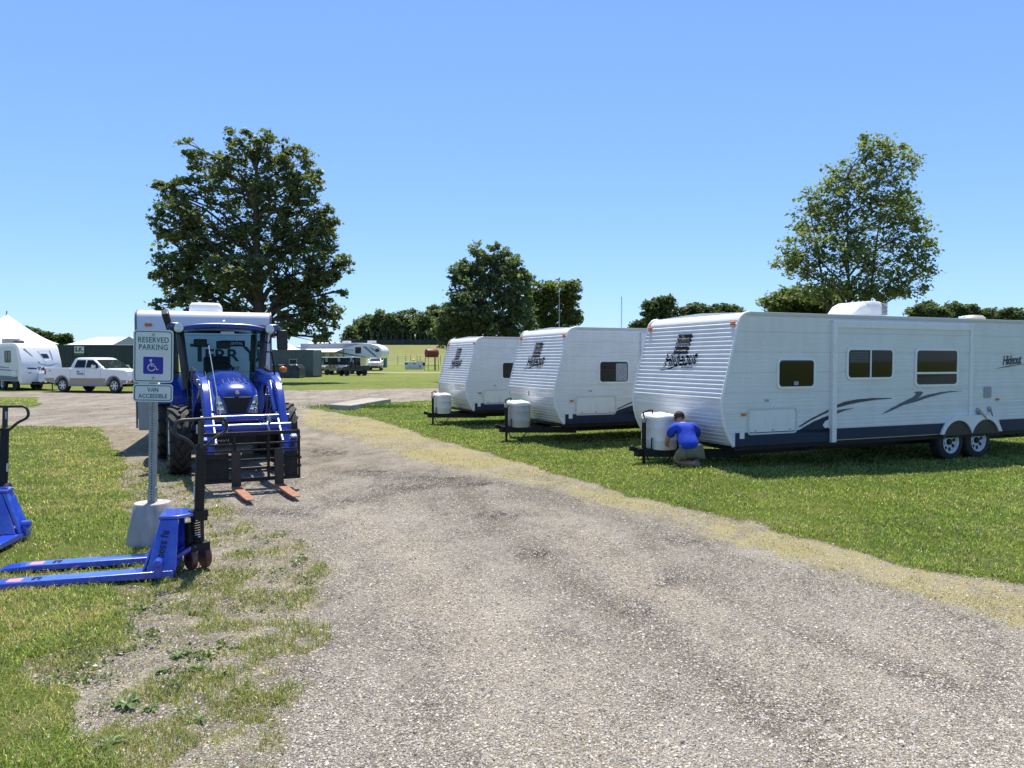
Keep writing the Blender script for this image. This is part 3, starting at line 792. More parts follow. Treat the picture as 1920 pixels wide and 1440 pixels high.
tree_px('broadleaf_tree', 'rounded yellowish green tree right of the spiky dark tree', 'tree', 1035, 88,
        [(1010, 548, 26, 22), (1045, 540, 26, 18), (1072, 548, 16, 22), (1000, 580, 24, 26), (1035, 575, 34, 28), (1072, 580, 16, 20), (1010, 605, 30, 16), (1055, 605, 30, 14), (1080, 600, 10, 12), (1045, 640, 34, 18)],
        11000, 0.36, (0.075, 0.105, 0.032), (0.155, 0.175, 0.055), 0.4, clump=0.2, cl_n=22, shell=0.4)
# far trees on the right, over the trailer roofs
for cx, Y, ls, nl, lf, lab in [
    (1238, 150, [(1228, 578, 20, 16), (1248, 570, 16, 16), (1222, 592, 14, 12), (1240, 596, 26, 14)], 7000, 0.6, 'dark lone tree rising above the left end of the nearest trailer roof'),
    (1290, 180, [(1280, 588, 22, 14), (1310, 582, 24, 14), (1330, 590, 18, 12)], 5000, 0.7, 'rounded far tree behind the front edge of the nearest trailer'),
    (1362, 190, [(1350, 584, 20, 13), (1375, 586, 18, 13), (1330, 594, 20, 10)], 4500, 0.7, 'dark domed far tree just left of the nearest trailer roof corner'),
    (1198, 170, [(1195, 612, 12, 8), (1208, 608, 10, 8)], 1500, 0.6, 'small far bush peeping between two trailers'),
    (1732, 170, [(1720, 588, 24, 16), (1745, 582, 20, 16), (1765, 590, 14, 12)], 5500, 0.65, 'far tree right of the rooftop air conditioner, tallest of its row'),
    (1800, 180, [(1785, 582, 20, 13), (1812, 584, 20, 13), (1838, 590, 18, 12)], 5500, 0.65, 'domed far tree above the middle of the trailer roof'),
    (1885, 185, [(1862, 590, 16, 10), (1885, 588, 20, 12), (1910, 592, 16, 10), (1940, 590, 20, 12)], 5000, 0.65, 'far tree behind the roof vent at the right edge')]:
    if Y != 170 or cx > 1300: ls = ls + [(cx, max(l[1] for l in ls) + 20, 30, 16), (cx - 8, max(l[1] for l in ls) + 38, 26, 14)] if cx > 1250 else ls + [(cx + 6, 618, 20, 14), (cx + 10, 640, 20, 14)]
    tree_px('broadleaf_tree', lab, 'tree', cx, Y, ls, nl + 1500, lf, (0.055, 0.085, 0.038), (0.11, 0.135, 0.06), 0.4, group='far trees behind the trailers', mat=LEAF_FAR, shell=0.3, clump=.22)
# far trees on the left between the tents
for cx, ls, lab in [(62, [(55, 622, 12, 8), (75, 628, 12, 10), (64, 640, 20, 12)], 'far tree whose tip shows right of the peaked tent roof'),
                    (88, [(85, 634, 14, 9), (98, 642, 14, 8)], 'low far tree just behind the slope of the peaked tent'),
                    (120, [(116, 640, 8, 6), (123, 634, 8, 6), (120, 646, 12, 8)], 'small far tree between the peaked tent and the flat tent')]:
    tree_px('broadleaf_tree', lab, 'tree', cx, 130, ls, 2200, 0.5, DK, MD, 0.3, group='far trees behind the tents', mat=LEAF_FAR, shell=.3)
# wood on the hill: every crown a tree of its own
wood = [(672, 612, 16, 18), (690, 603, 17, 20), (712, 596, 17, 20), (733, 602, 17, 22), (752, 598, 18, 20), (775, 596, 18, 22), (798, 600, 18, 20), (815, 588, 16, 24), (835, 592, 18, 26), (655, 622, 12, 14), (858, 600, 18, 22), (880, 600, 18, 22)]
wl = ['pale green', 'mid green', 'tall rounded', 'olive green', 'dark green', 'broad crowned', 'full leafy', 'tallest', 'dark topped', 'lowest', 'half hidden', 'mostly hidden']
pos = ['second from the left end of the wood', 'third from the left in the wood on the hill', 'fourth from the left in the wood on the hill', 'fifth from the left in the wood on the hill', 'sixth from the left in the wood on the hill', 'above the red fuel tank, left of two', 'above the red fuel tank, right of two', 'left of the spiky dark tree on the hill', 'touching the spiky dark tree on the hill', 'leftmost of the wood beside the huge tree', 'behind the left part of the spiky dark tree', 'behind the middle of the spiky dark tree']
for (cx, cy, rx, ry), a, b_ in zip(wood, wl, pos):
    Y = 300 + random.uniform(-14, 14)
    tree_px('broadleaf_tree', f'{a} far tree {b_}', 'tree', cx, Y, [(cx, cy + 2, rx * .8, ry * .8), (cx - rx * .5, cy + 12, rx * .7, ry * .7), (cx + rx * .5, cy + 12, rx * .7, ry * .7), (cx, cy + 28, rx * 1.1, ry * .8)],
            4200, 0.95, random.choice([(0.07, 0.105, 0.05), (0.085, 0.12, 0.05), (0.062, 0.095, 0.05)]), (0.14, 0.17, 0.08), 0.5, group='wood on the hill', mat=LEAF_FAR, shell=.5, clump=.2, branches=False)
# row of young conifers behind the dark fence
def conifer(px, top, Y, label):
    x = at_y(px, 640, Y).x; z0 = gz(x, Y); zt = at_y(px, top, Y).z - z0
    root = thing('conifer_tree', label, 'tree', (x, Y, z0), 0, 'conifers behind the hilltop fence')
    n = 1500; t = rng.random(n) ** 0.75; hh = 0.3 + (zt - .3) * t; rr = (1 - t) * zt * 0.30 * (0.55 + 0.45 * rng.random(n)) * (0.8 + 0.2 * np.sin(hh * 6)); an = rng.random(n) * 6.283
    c = np.stack([rr * np.cos(an), rr * np.sin(an), hh - rr * .25], 1)
    V, T, C = leaf_quads(c, np.full(n, .55), np.array([0.03, 0.058, 0.045]) * (0.6 + 0.9 * rng.random((n, 1))), .2)
    np_mesh('crown', V, T, LEAF_FAR, root, attrs={'tint': C})
    MB().tube([(0, 0, 0), (0, 0, zt * .9)], [.18, .03], 6).build('trunk', BARK, root)
names = ['first', 'second', 'third', 'fourth', 'fifth', 'sixth', 'seventh', 'eighth', 'ninth', 'tenth', 'eleventh', 'twelfth', 'thirteenth', 'fourteenth']
for i in range(14):
    px = 681 + i * 11.3 + random.uniform(-2.5, 2.5)
    conifer(px, 622 + random.uniform(-5, 6), 262, f'dark young conifer behind the hilltop fence, {names[i]} from the left')
for px, tp_, lab in [(590, 626, 'lone far conifer left of the fifth wheel roof unit'), (608, 630, 'shorter far conifer just right of another over the fifth wheel roof')]:
    conifer(px, tp_, 250, lab)
# ================================================================== HIDEOUT TRAVEL TRAILERS
TRZ = math.atan2(0.399, 0.917)
PITCHZ = 0.062
PROF = [(.49, 0), (.56, -.048), (.66, -.108), (.78, -.165), (.92, -.205), (1.05, -.225), (1.18, -.228), (1.30, -.198), (2.38, .085), (2.44, .115), (2.485, .165), (2.51, .23), (2.517, .30)]
PZ = [p[0] for p in PROF]; PX_ = [p[1] for p in PROF]
def fx(z): return float(np.interp(z, PZ, PX_))
WT = 2.4

def siding_offsets(z0, z1, p=PITCHZ, d=.0065, seam=5):
    out = []; k = math.floor(z0 / p)
    while k * p < z1:
        b = k * p; deep = -.010 if k % seam == 0 else -.0025
        for f_, o_ in ((0, 0.0), (.72, d), (.84, deep), (.93, deep)):
            zz = b + f_ * p
            if z0 < zz < z1: out.append((zz, o_))
        k += 1
    return [(z0, 0)] + out + [(z1, 0)]

def wall_strip(m, rows, xa, xb, y, sgn):
    """rows [(z, offset)], from x=xa(z) to xb(z)"""
    vs, fs = [], []
    for z, o in rows:
        vs += [(xa(z), y + sgn * o, z), (xb(z), y + sgn * o, z)]
    for i in range(len(rows) - 1): fs.append((2 * i, 2 * i + 1, 2 * i + 3, 2 * i + 2))
    m.add(vs, fs)

def window(parent, xc, zc, wd, ht, y=0.0, bar=None, sgn=-1, frame=None, name='window', blind=False, r=.06):
    fr = MB().ring(rrect(xc, zc, wd + .075, ht + .075, r + .03), rrect(xc, zc, wd - .01, ht - .01, r), 'y', y + sgn * .024, y - sgn * .0).build(name, frame or WHITE_TRIM, parent, bevel=.004)
    MB().prism(rrect(xc, zc, wd, ht, r), 'y', y + sgn * .010, y + sgn * .004).build('pane', GLASS_DARK, fr)
    if bar == 'v': MB().box(xc - .014, xc + .014, y + sgn * .021, y + sgn * .011, zc - ht / 2 + .004, zc + ht / 2 - .004).build('mullion', frame or WHITE_TRIM, fr)
    if bar == 'h': MB().box(xc - wd / 2 + .004, xc + wd / 2 - .004, y + sgn * .021, y + sgn * .011, zc - ht * .16 - .017, zc - ht * .16 + .017).build('mullion', frame or WHITE_TRIM, fr)
    if blind:
        for k in range(1):
            MB().prism(rrect(xc + wd * .27, zc - .01, wd * .4, ht * .86, .02), 'y', y + sgn * .0125, y + sgn * .0105).build('lit_interior_panel', pm('lit_interior_panel', (.33, .34, .36), .8, var=.5, vscale=6, stretch=(3, 1, 14)), fr)  # light panel painted in place of the white-lit interior
    return fr

def hatch(parent, xc, zc, wd, ht, y=0.0, sgn=-1):
    h = MB().ring(rrect(xc, zc, wd + .05, ht + .05, .07), rrect(xc, zc, wd - .004, ht - .004, .05), 'y', y + sgn * .014, y).build('hatch', pm('hatch_trim', (.6, .6, .57), .4), parent, bevel=.003)
    MB().prism(rrect(xc, zc, wd - .03, ht - .03, .045), 'y', y + sgn * .010, y - sgn * .002).build('hatch_panel', WHITE_PLASTIC, h)
    k = MB()
    for fxx in (-.36, 0, .36): k.box(xc + fxx * wd - .012, xc + fxx * wd + .012, y + sgn * .020, y + sgn * .010, zc - ht * .42, zc - ht * .42 + .022)
    k.build('latch', GREY_METAL, h)
    return h

def wheel(parent, c, r, wd, hub='trailer', axis='y', out=-1, name='wheel'):
    """tyre as the part, rim its sub-part; out = side of the axle the hub faces"""
    x, y, z = c; hw = wd / 2; ri = r * .60
    t = MB().lathe([(ri, -hw * .8), (ri + .01, -hw), (r * .86, -hw), (r * .96, -hw * .82), (r, -hw * .5), (r * .985, -hw * .45), (r * .985, -hw * .38), (r, -hw * .33), (r, -hw * .05), (r * .985, 0), (r, hw * .05), (r, hw * .33), (r * .985, hw * .38), (r * .985, hw * .45), (r, hw * .5), (r * .96, hw * .82), (r * .86, hw), (ri + .01, hw), (ri, hw * .8)], (x, y, z), axis, 36, closed=True)
    t = t.build(name, RUBBER, parent, smooth=30)
    o = out
    if hub == 'trailer':
        rim = MB().lathe([(ri * 1.02, o * hw * .96), (ri * .96, o * hw * .98), (ri * .90, o * hw * .80), (ri * .80, o * hw * .40), (ri * .55, o * hw * .42), (ri * .50, o * hw * .46), (.01, o * hw * .46)], (x, y, z), axis, 36)
        rb = rim.build('rim', pm('white_wheel', (.72, .73, .74), .35, dirt=(.3, .28, .25), damt=.4, dscale=12), t)
        h = MB()
        for k in range(8):
            q = k * math.pi / 4 + .2; rr = ri * .68
            h.obox((x + rr * math.cos(q), y + o * hw * .42, z + rr * math.sin(q)), (.062, .02, .05), (0, -q, 0))
        h.build('slot', BLACK_METAL, t)
        MB().lathe([(.055, o * hw * .40), (.055, o * hw * .75), (.045, o * hw * .85), (.012, o * hw * .86)], (x, y, z), axis, 20).build('hub', BLACK_METAL, t)
    elif hub == 'alloy':
        MB().lathe([(ri * 1.02, o * hw * .97), (ri * .94, o * hw * .99), (ri * .90, o * hw * .7), (ri * .88, o * hw * .2)], (x, y, z), axis, 30).build('rim', ALLOY, t)
        s = MB(); s.lathe([(ri * .26, o * hw * .3), (ri * .26, o * hw * .8), (ri * .2, o * hw * .9), (.01, o * hw * .92)], (x, y, z), axis, 16)
        for k in range(6):
            q = k * math.pi / 3
            a = Vector((ri * .18 * math.cos(q), 0, ri * .18 * math.sin(q))); b = Vector((ri * .92 * math.cos(q), 0, ri * .92 * math.sin(q)))
            s.bar(Vector((x, y + o * hw * .72, z)) + a, Vector((x, y + o * hw * .85, z)) + b, ri * .26, .03, up=(0, 1, 0))
        s.build('spoke', ALLOY, t)
        MB().lathe([(ri * .86, o * hw * .1), (.02, o * hw * .12)], (x, y, z), axis, 20).build('brake_disc', BLACK_METAL, t)
    elif hub == 'dark':
        MB().lathe([(ri * 1.02, o * hw * .95), (ri * .9, o * hw * .98), (ri * .8, o * hw * .6), (ri * .3, o * hw * .55), (ri * .25, o * hw * .8), (.01, o * hw * .82)], (x, y, z), axis, 24).build('rim', BLACK_METAL, t)
    return t

def roof_unit(parent, x, y, z, L=.98, Wd=.72, H=.33, mat=None):
    rings = []
    for t, zz, s in ((0, 0.02, .80), (.05, .12, .9), (.16, .24, .96), (.34, .31, 1), (.62, .335, 1), (.80, .325, .98), (.80, .325, .98), (1, .29, .94)):
        hw = Wd / 2 * s
        rings.append([(x + t * L, y - hw, z), (x + t * L, y - hw, z + zz * H / .335 * .72), (x + t * L, y - hw * .82, z + zz * H / .335), (x + t * L, y + hw * .82, z + zz * H / .335), (x + t * L, y + hw, z + zz * H / .335 * .72), (x + t * L, y + hw, z)])
    a = MB().loft(rings).build('air_conditioner', mat or WHITE_PLASTIC, parent, bevel=.015, segs=3, smooth=50)
    g = MB()
    for k in range(9):
        zz = z + .05 + k * .024
        g.box(x + L * .815, x + L * .985, y - Wd / 2 * .985 - .004, y - Wd / 2 * .9, zz, zz + .012)
        g.box(x + L + .001, x + L + .008, y - Wd * .4, y + Wd * .4, zz, zz + .012)
    g.build('grille', pm('grille_grey', (.12, .12, .13), .6), a)
    return a

def trailer_hit(M, px, py, y=0.0):
    Mi = M.inverted(); o = Mi @ CAM; d = Mi.to_3x3() @ ray(px, py); t = (y - o.y) / d.y
    p = o + d * t; return p.x, p.z

def front_lettering(tr, M):
    """writing on the corrugated front: mapped along the slope, following the ridges"""
    z0, z1 = 1.30, 2.38; x0, x1 = fx(z0), fx(z1); sl = math.hypot(z1 - z0, x1 - x0)
    up = Vector((x1 - x0, 0, z1 - z0)) / sl; nrm = Vector((-up.z, 0, up.x)); right = Vector((0, -1, 0))
    def mat_at(y, z): 
        o = Vector((fx(z), y, z)) + nrm * .002
        return Matrix(((right.x, up.x, nrm.x, o.x), (right.y, up.y, nrm.y, o.y), (right.z, up.z, nrm.z, o.z), (0, 0, 0, 1)))
    def conf(v):
        v = v.copy(); lift = .0150 * (1 + math.cos(2 * math.pi * (v.z - 1.18) / .066 + math.pi)); return v + nrm * (lift + .0022)
    return mat_at, conf

def make_trailer(label, loc, L=8.8, number='', opts=()):
    tr = thing('travel_trailer', label, 'travel trailer', loc, TRZ, 'white travel trailers parked in a row on the grass')
    M = mat_of(loc, TRZ)
    # ---- walls
    m = MB(); rows = siding_offsets(.49, 2.49); wall_strip(m, rows, lambda z: fx(z), lambda z: L, 0, -1); m.build('near_wall', WHITE, tr, smooth=20)
    m = MB(); wall_strip(m, rows, lambda z: fx(z), lambda z: L, WT, 1); m.build('far_wall', WHITE, tr, smooth=20)
    # front: plain ribbed lower part, bold corrugation above
    def fr(zs_off):
        mm = MB(); vs, fs = [], []
        for i, (z, o) in enumerate(zs_off):
            e = .01; tx, tz = fx(z + e) - fx(z - e), 2 * e; l = math.hypot(tx, tz); nx, nz = -tz / l, tx / l
            for y in (.012, WT - .012): vs.append((fx(z) + nx * o, y, z + nz * o))
        for i in range(len(zs_off) - 1): fs.append((2 * i, 2 * i + 1, 2 * i + 3, 2 * i + 2))
        return mm.add(vs, fs)
    lower = siding_offsets(.49, 1.18, .062, .004, 4)
    upper = [(1.18 + k * .0055, .0150 * (1 + math.cos(2 * math.pi * k * .0055 / .066 + math.pi)) - .002) for k in range(int((2.40 - 1.18) / .0055))]
    fl = fr(lower).build('front_panel', pm('front_sheet', (.72, .735, .75), .20, spec=.6, dirt=(.55, .53, .48), damt=.2, dscale=3), tr, smooth=30)
    fu = fr(upper).build('front_corrugation', WHITE, tr, smooth=80)
    cap = [(2.395, .0)] + [(z, .004) for z in (2.41, 2.44, 2.465, 2.485, 2.5, 2.51, 2.517)]
    fr(cap).build('front_cap', FIBERGLASS, tr, smooth=60)
    m = MB(); m.add([(.27, .004, 2.52), (L, .004, 2.52), (L, WT - .004, 2.52), (.27, WT - .004, 2.52), (.27, WT / 2, 2.565), (L, WT / 2, 2.565)], [(0, 1, 5, 4), (4, 5, 2, 3), (0, 4, 3)])
    m.build('roof', pm('roof_membrane', (.78, .78, .77), .6), tr, smooth=0)
    m = MB()
    for y0, y1 in ((-.022, .004), (WT - .004, WT + .022)): m.box(.24, L, y0, y1, 2.478, 2.528)
    m.build('gutter', pm('gutter_trim', (.55, .55, .53), .4), tr, bevel=.004)
    for y in (-.006, WT + .006):
        pts = [(fx(z) - .011, y + (.004 if y < 0 else -.004), z) for z in list(np.linspace(.49, 2.38, 28)) + [2.41, 2.44, 2.46, 2.485, 2.5, 2.515]]
        MB().tube(pts, .024, 8).build('corner_trim', WHITE_TRIM, tr)
    MB().box(L - .004, L + .01, 0, WT, .49, 2.5).build('rear_wall', WHITE, tr)
    # ---- underside
    m = MB(); m.box(.06, L, .06, WT - .06, .41, .488); m.box(.3, L, .55, .63, .27, .41); m.box(.3, L, WT - .63, WT - .55, .27, .41)
    m.build('chassis', BLACK_METAL, tr)
    m = MB()
    yc = WT / 2; cx = -.84
    for s in (-1, 1): m.bar((.55, yc + s * .72, .305), (cx, yc + s * .045, .305), .07, .13)
    m.bar((-.12, yc - .45, .36), (-.12, yc + .45, .36), .06, .05)
    m.obox((cx - .02, yc, .31), (.2, .13, .13)); m.bar((cx - .05, yc, .35), (cx - .2, yc, .37), .075, .07); m.tube([(cx - .2, yc, .34), (cx - .2, yc, .42)], .045, 10)
    m.build('tongue', BLACK_METAL, tr, bevel=.006)
    m = MB(); jx = cx + .03
    m.tube([(jx, yc, .06), (jx, yc, .5)], .028, 10); m.tube([(jx, yc, .3), (jx, yc, .80)], .036, 12); m.obox((jx, yc, .045), (.16, .12, .02))
    m.build('jack_post', BLACK_METAL, tr)
    m = MB(); m.lathe([(.045, .79), (.05, .80), (.05, .86), (.03, .88)], (jx, yc, 0), 'z', 14); m.build('jack_head', GREY_METAL, tr)
    MB().tube([(jx - .02, yc - .04, .86), (jx - .05, yc - .05, .95), (jx - .01, yc - .14, .99), (jx + .03, yc - .2, 1.0), (jx + .02, yc - .2, .94)], .013, 6).build('jack_crank', BLACK_METAL, tr)
    # propane cover: two bottles under one ribbed shell
    px0 = -.52; cov = MB(); rings = []
    for z, s in ((.36, .97), (.38, 1.0), (.50, 1.0), (.505, 1.012), (.52, 1.012), (.525, 1.0), (.70, 1.0), (.705, 1.012), (.72, 1.012), (.725, 1), (.80, .995), (.83, 1.01), (.84, 1.01)):
        rings.append([(px0 + .21 * s * (abs(math.cos(q)) ** .55) * (1 if math.cos(q) > 0 else -1), yc + .315 * s * (abs(math.sin(q)) ** .7) * (1 if math.sin(q) > 0 else -1), z) for q in [2 * math.pi * k / 36 for k in range(36)]])
    pc = cov.loft(rings).build('propane_cover', pm('stained_plastic', (.5, .5, .48), .6, dirt=(.25, .24, .22), dscale=6, damt=.6, stretch=(1, 1, .4)) if 'dirty' in opts else WHITE_PLASTIC, tr, smooth=40)
    rings = []
    for z, s, tl in ((.838, 1.03, 0), (.87, 1.035, .0), (.895, 1.0, .01), (.915, .9, .012), (.93, .6, .01), (.936, .2, .0)):
        rings.append([(px0 + .21 * s * (abs(math.cos(q)) ** .55) * (1 if math.cos(q) > 0 else -1), yc + .315 * s * (abs(math.sin(q)) ** .7) * (1 if math.sin(q) > 0 else -1), z + tl * math.sin(3 * q)) for q in [2 * math.pi * k / 36 for k in range(36)]])
    lid = MB().loft(rings).build('lid', pm('lid_white', (.8, .8, .78), .45), pc, smooth=50)
    MB().tube([(jx + .1, yc - .02, .38), (jx + .16, yc - .1, .52), (jx + .05, yc - .15, .55), (jx + .05, yc - .14, .36)], .012, 6).build('chain', BLACK_METAL, tr)
    MB().tube([(jx + .02, yc, .3), (jx + .1, yc - .05, .12), (jx + .3, yc - .1, .06), (jx + .45, yc - .12, .25)], .011, 6).build('cable', BLACK_PLASTIC, tr)
    # wheels, arches
    wx = (4.90, 5.63)
    for x in wx:
        wheel(tr, (x, .16, .335), .335, .205, 'trailer', out=-1)
        wheel(tr, (x, WT - .16, .335), .335, .205, 'trailer', out=1)
    for sgn, y in ((-1, 0), (1, WT)):
        ro, ri_ = .475, .395
        outer = arc(wx[0], .335, ro, 160, 92, 9) + arc(wx[1], .335, ro, 88, 20, 9)
        inner = arc(wx[1], .335, ri_, 24, 157, 14) + arc(wx[0], .335, ri_, 23, 156, 14)
        inner = [q for q in inner if q[1] > .44]
        MB().prism(outer + inner, 'y', y + sgn * .075, y + sgn * .0).build('fender', WHITE_PLASTIC, tr, bevel=.012, smooth=40)
        MB().prism([(wx[0] - .40, .47)] + arc(wx[0], .335, .41, 150, 95, 6) + arc(wx[1], .335, .41, 85, 30, 6) + [(wx[1] + .40, .47)], 'y', y + sgn * .050, y + sgn * .0475).build('wheel_well', BLACK_PLASTIC, tr)
    # markers
    for yy in (.10, WT - .10):
        z = 2.345; MB().obox((fx(z) - .035, yy, z), (.05, .085, .06), (0, R(14), 0)).build('marker_lamp', AMBER, tr, bevel=.012)
    x_, z_ = trailer_hit(M, 1372, 769) if 'full' in opts else (.22, .98)
    MB().obox((.17, -.014, .965), (.085, .028, .04)).build('marker_lamp', AMBER, tr, bevel=.008)
    # corner notch plate under the skirt edge
    MB().box(.10, .19, -.012, -.007, .60, .70).build('bracket', WHITE_TRIM, tr)
    MB().obox((.62, -.012, 1.17), (.07, .012, .03)).build('key_lock', GREY_METAL, tr)
    # scissor jack at the rear / front
    sj = MB()
    for x in (L - 1.9, 1.55):
        sj.bar((x, .5, .40), (x + .45, .5, .30), .05, .04); sj.bar((x + .45, .5, .30), (x + .8, .5, .39), .05, .04)
    sj.build('stabiliser_jack', BLACK_METAL, tr)
    # writing on the front
    mat_at, conf = front_lettering(tr, M)
    M1 = mat_at(1.24, 1.80)
    text('hideout_lettering', 'Hideout', .35, INK, tr, M1 @ Matrix.Rotation(R(4), 4, 'Z'), shear=.25, bold=.002, sx=.76, conform=conf, cut=.0055, spacing=.98)
    sw = [(-.55, -.16), (-.42, -.155), (-.2, -.12), (.1, -.055), (.35, -.03), (.5, -.025), (.35, -.042), (.1, -.072), (-.2, -.137), (-.42, -.172)]
    bm = bmesh.new(); bm.faces.new([bm.verts.new(M1 @ Vector((a_, b_ - .02, 0))) for a_, b_ in sw]); bmesh.ops.triangulate(bm, faces=bm.faces)
    for k in range(48):
        bmesh.ops.bisect_plane(bm, geom=bm.verts[:] + bm.edges[:] + bm.faces[:], plane_co=(0, 0, 1.55 + k * .0055), plane_no=(0, 0, 1))
    for v in bm.verts: v.co = conf(v.co)
    me = bpy.data.meshes.new('underline'); bm.to_mesh(me); bm.free(); link_mesh('underline', me, INK, tr, smooth=0)
    text('maker_lettering', 'by Keystone', .06, INK, tr, mat_at(1.0, 1.675), shear=.2, conform=conf, cut=.0055)
    # rental sticker
    bm = bmesh.new(); Ms = mat_at(1.25, 2.055)
    bm.faces.new([bm.verts.new(Ms @ Vector((a_, b_, 0))) for a_, b_ in ((-.205, -.165), (.165, -.165), (.20, .165), (-.17, .165))])
    for k in range(90):
        bmesh.ops.bisect_plane(bm, geom=bm.verts[:] + bm.edges[:] + bm.faces[:], plane_co=(0, 0, 1.84 + k * .0055), plane_no=(0, 0, 1))
    for v in bm.verts: v.co = conf(v.co)
    me = bpy.data.meshes.new('rental_sticker'); bm.to_mesh(me); bm.free()
    stk = link_mesh('rental_sticker', me, pm('sticker_navy', (.012, .014, .045), .35), tr, smooth=0)
    conf2 = lambda v: conf(v) + Vector((-.0022, 0, .0004))
    gold = pm('sticker_gold', (.62, .5, .3), .4); wht = pm('sticker_white', (.78, .78, .8), .4)
    for s_, y_, z_, sz_, mt in (('MIS', 1.30, 2.175, .065, gold), ('CAMPING', 1.245, 2.12, .072, gold), ('RV RENTAL', 1.25, 2.035, .078, wht), ('734-782-4444', 1.26, 1.945, .06, gold)):
        text('sticker_lettering', s_, sz_, mt, stk, mat_at(y_, z_), shear=.12, bold=.0005, sx=.86, conform=conf2, cut=.0055)
    if number:
        text('number', number, .13, INK, fl, Matrix(((0, 0, -1, fx(1.06) - .008), (-1, 0, 0, 1.28), (0, 1, 0, 1.08), (0, 0, 0, 1))), bold=.001)
    return tr, M

def poly_decal(name, M, px_pts, mat, parent, off=.0065, th=.003):
    pts = [trailer_hit(M, *p) for p in px_pts]
    return MB().prism(pts, 'y', -off, -off - th).build(name, mat, parent, smooth=0)
z7 = lambda x, y: (1170 + x / 4.5, 560 + y / 4.5)
z8 = lambda x, y: (1520 + x / 4.3625, 550 + y / 4.3625)
z6 = lambda x, y: (780 + x / 4.3636, 600 + y / 4.3636)

# ------------------------------------------------ nearest trailer
cA = at_y(1376, 838, 11.24)
tA, MA = make_trailer('nearest white travel trailer, with slide-out side and a kneeling man at its tongue', (cA.x, cA.y, 0.006), 8.8, '', ('full',))
H = lambda px, py, y=0: trailer_hit(MA, px, py, y)
LA = 8.8
def px_window(M, tr, x0, y0, x1, y1, yy=0.0, **k):
    a = trailer_hit(M, x0, (y0 + y1) / 2, yy)[0]; b = trailer_hit(M, x1, (y0 + y1) / 2, yy)[0]; xm = (x0 + x1) / 2
    t = trailer_hit(M, xm, y0, yy)[1]; bt = trailer_hit(M, xm, y1, yy)[1]
    return window(tr, (a + b) / 2, (t + bt) / 2, b - a, t - bt, yy, **k)
wn = px_window(MA, tA, 1459, 675, 1525, 725)
nx_, nz_ = trailer_hit(MA, 1492, 721)
MB().box(nx_ - .045, nx_ + .045, -.013, -.0105, nz_ - .01, nz_ + .05).build('notice', pm('notice_grey', (.32, .33, .33), .6), wn)
# slide-out room
sx0, sx1 = H(1564, 700)[0], H(1814, 700)[0]; SY = -.035
m = MB(); rows = siding_offsets(.505, 2.36); wall_strip(m, rows, lambda z: sx0, lambda z: sx1, SY, -1)
m.add([(sx0, SY, 2.36), (sx1, SY, 2.36), (sx1, .01, 2.36), (sx0, .01, 2.36)], [(0, 1, 2, 3)]); m.add([(sx0, SY, .505), (sx1, SY, .505), (sx1, .01, .505), (sx0, .01, .505)], [(0, 1, 2, 3)])
sl_ = m.build('slide_out', WHITE, tA, smooth=20)
MB().box(sx0 - .085, sx0 + .012, -.058, -.001, .47, 2.43).build('flange', WHITE_TRIM, sl_, bevel=.004)
MB().box(sx1 - .012, sx1 + .07, -.058, -.001, .78, 2.43).build('flange', WHITE_TRIM, sl_, bevel=.004)
MB().box(sx0 + .013, sx1 - .013, -.056, -.0015, 2.315, 2.428).build('flange', WHITE_TRIM, sl_, bevel=.004)
wn = px_window(MA, sl_, 1589, 656, 1672, 708, SY, bar='v')
bl = MB(); bx0, bx1 = trailer_hit(MA, 1591, 670, SY)[0] + .02, trailer_hit(MA, 1630, 670, SY)[0] - .03; bz0 = trailer_hit(MA, 1610, 658, SY)[1]
for k in range(7): bl.box(bx0, bx1, SY - .0135, SY - .0105, bz0 - .03 - k * .026, bz0 - .018 - k * .026)
bl.build('blind', pm('blind_grey', (.10, .11, .12), .6), wn)
px_window(MA, sl_, 1717, 657, 1793, 721, SY, bar='h')
# dark skirt and graphics
MB().box(.02, sx0 - .09, -.0095, -.0055, .485, .69).build('skirt', NAVY, tA, smooth=0)
MB().box(sx0 + .015, H(1790, 800)[0] - .2, SY - .0095, SY - .0055, .508, .69).build('skirt', NAVY, sl_, smooth=0)
MB().box(5.63 + .47, LA, -.0095, -.0055, .485, .70).build('skirt', NAVY, tA, smooth=0)
poly_decal('swoosh', MA, [z7(1440, 1128), z7(1500, 1092), z7(1600, 1035), z7(1690, 998), z7(1722, 985), z7(1722, 1128)], NAVY, tA)
poly_decal('swoosh', MA, [z7(1470, 1078), z7(1560, 1020), z7(1660, 968), z7(1722, 938), z7(1722, 957), z7(1660, 985), z7(1570, 1030), z7(1490, 1080)], DECAL_BROWN, tA)
poly_decal('swoosh', MA, [z7(1672, 1068), z7(1690, 1035), z7(1722, 1018), z7(1722, 1085), z7(1690, 1090)], pm('decal_white', (.7, .71, .72), .4), tA, off=.0105)
def sdecal(name, pts, mat, off=.0065):
    q = [trailer_hit(MA, *z8(*p), SY) for p in pts]; return MB().prism(q, 'y', SY - off, SY - off - .003).build(name, mat, sl_, smooth=0)
sdecal('swoosh', [(192, 918), (280, 885), (380, 866), (500, 856), (660, 854), (660, 860), (520, 872), (400, 890), (300, 912), (192, 941)], DECAL_BROWN)
sdecal('swoosh', [(192, 965), (260, 948), (355, 938), (280, 958), (192, 992)], DECAL_BLUE)
sdecal('swoosh', [(575, 990), (640, 950), (720, 905), (790, 870), (840, 845), (862, 820), (843, 812), (860, 804), (905, 802), (916, 812), (900, 835), (872, 856), (960, 828), (1060, 808), (1150, 798), (1240, 800), (1150, 806), (1060, 824), (960, 852), (860, 886), (760, 912), (660, 958)], DECAL_BLUE)
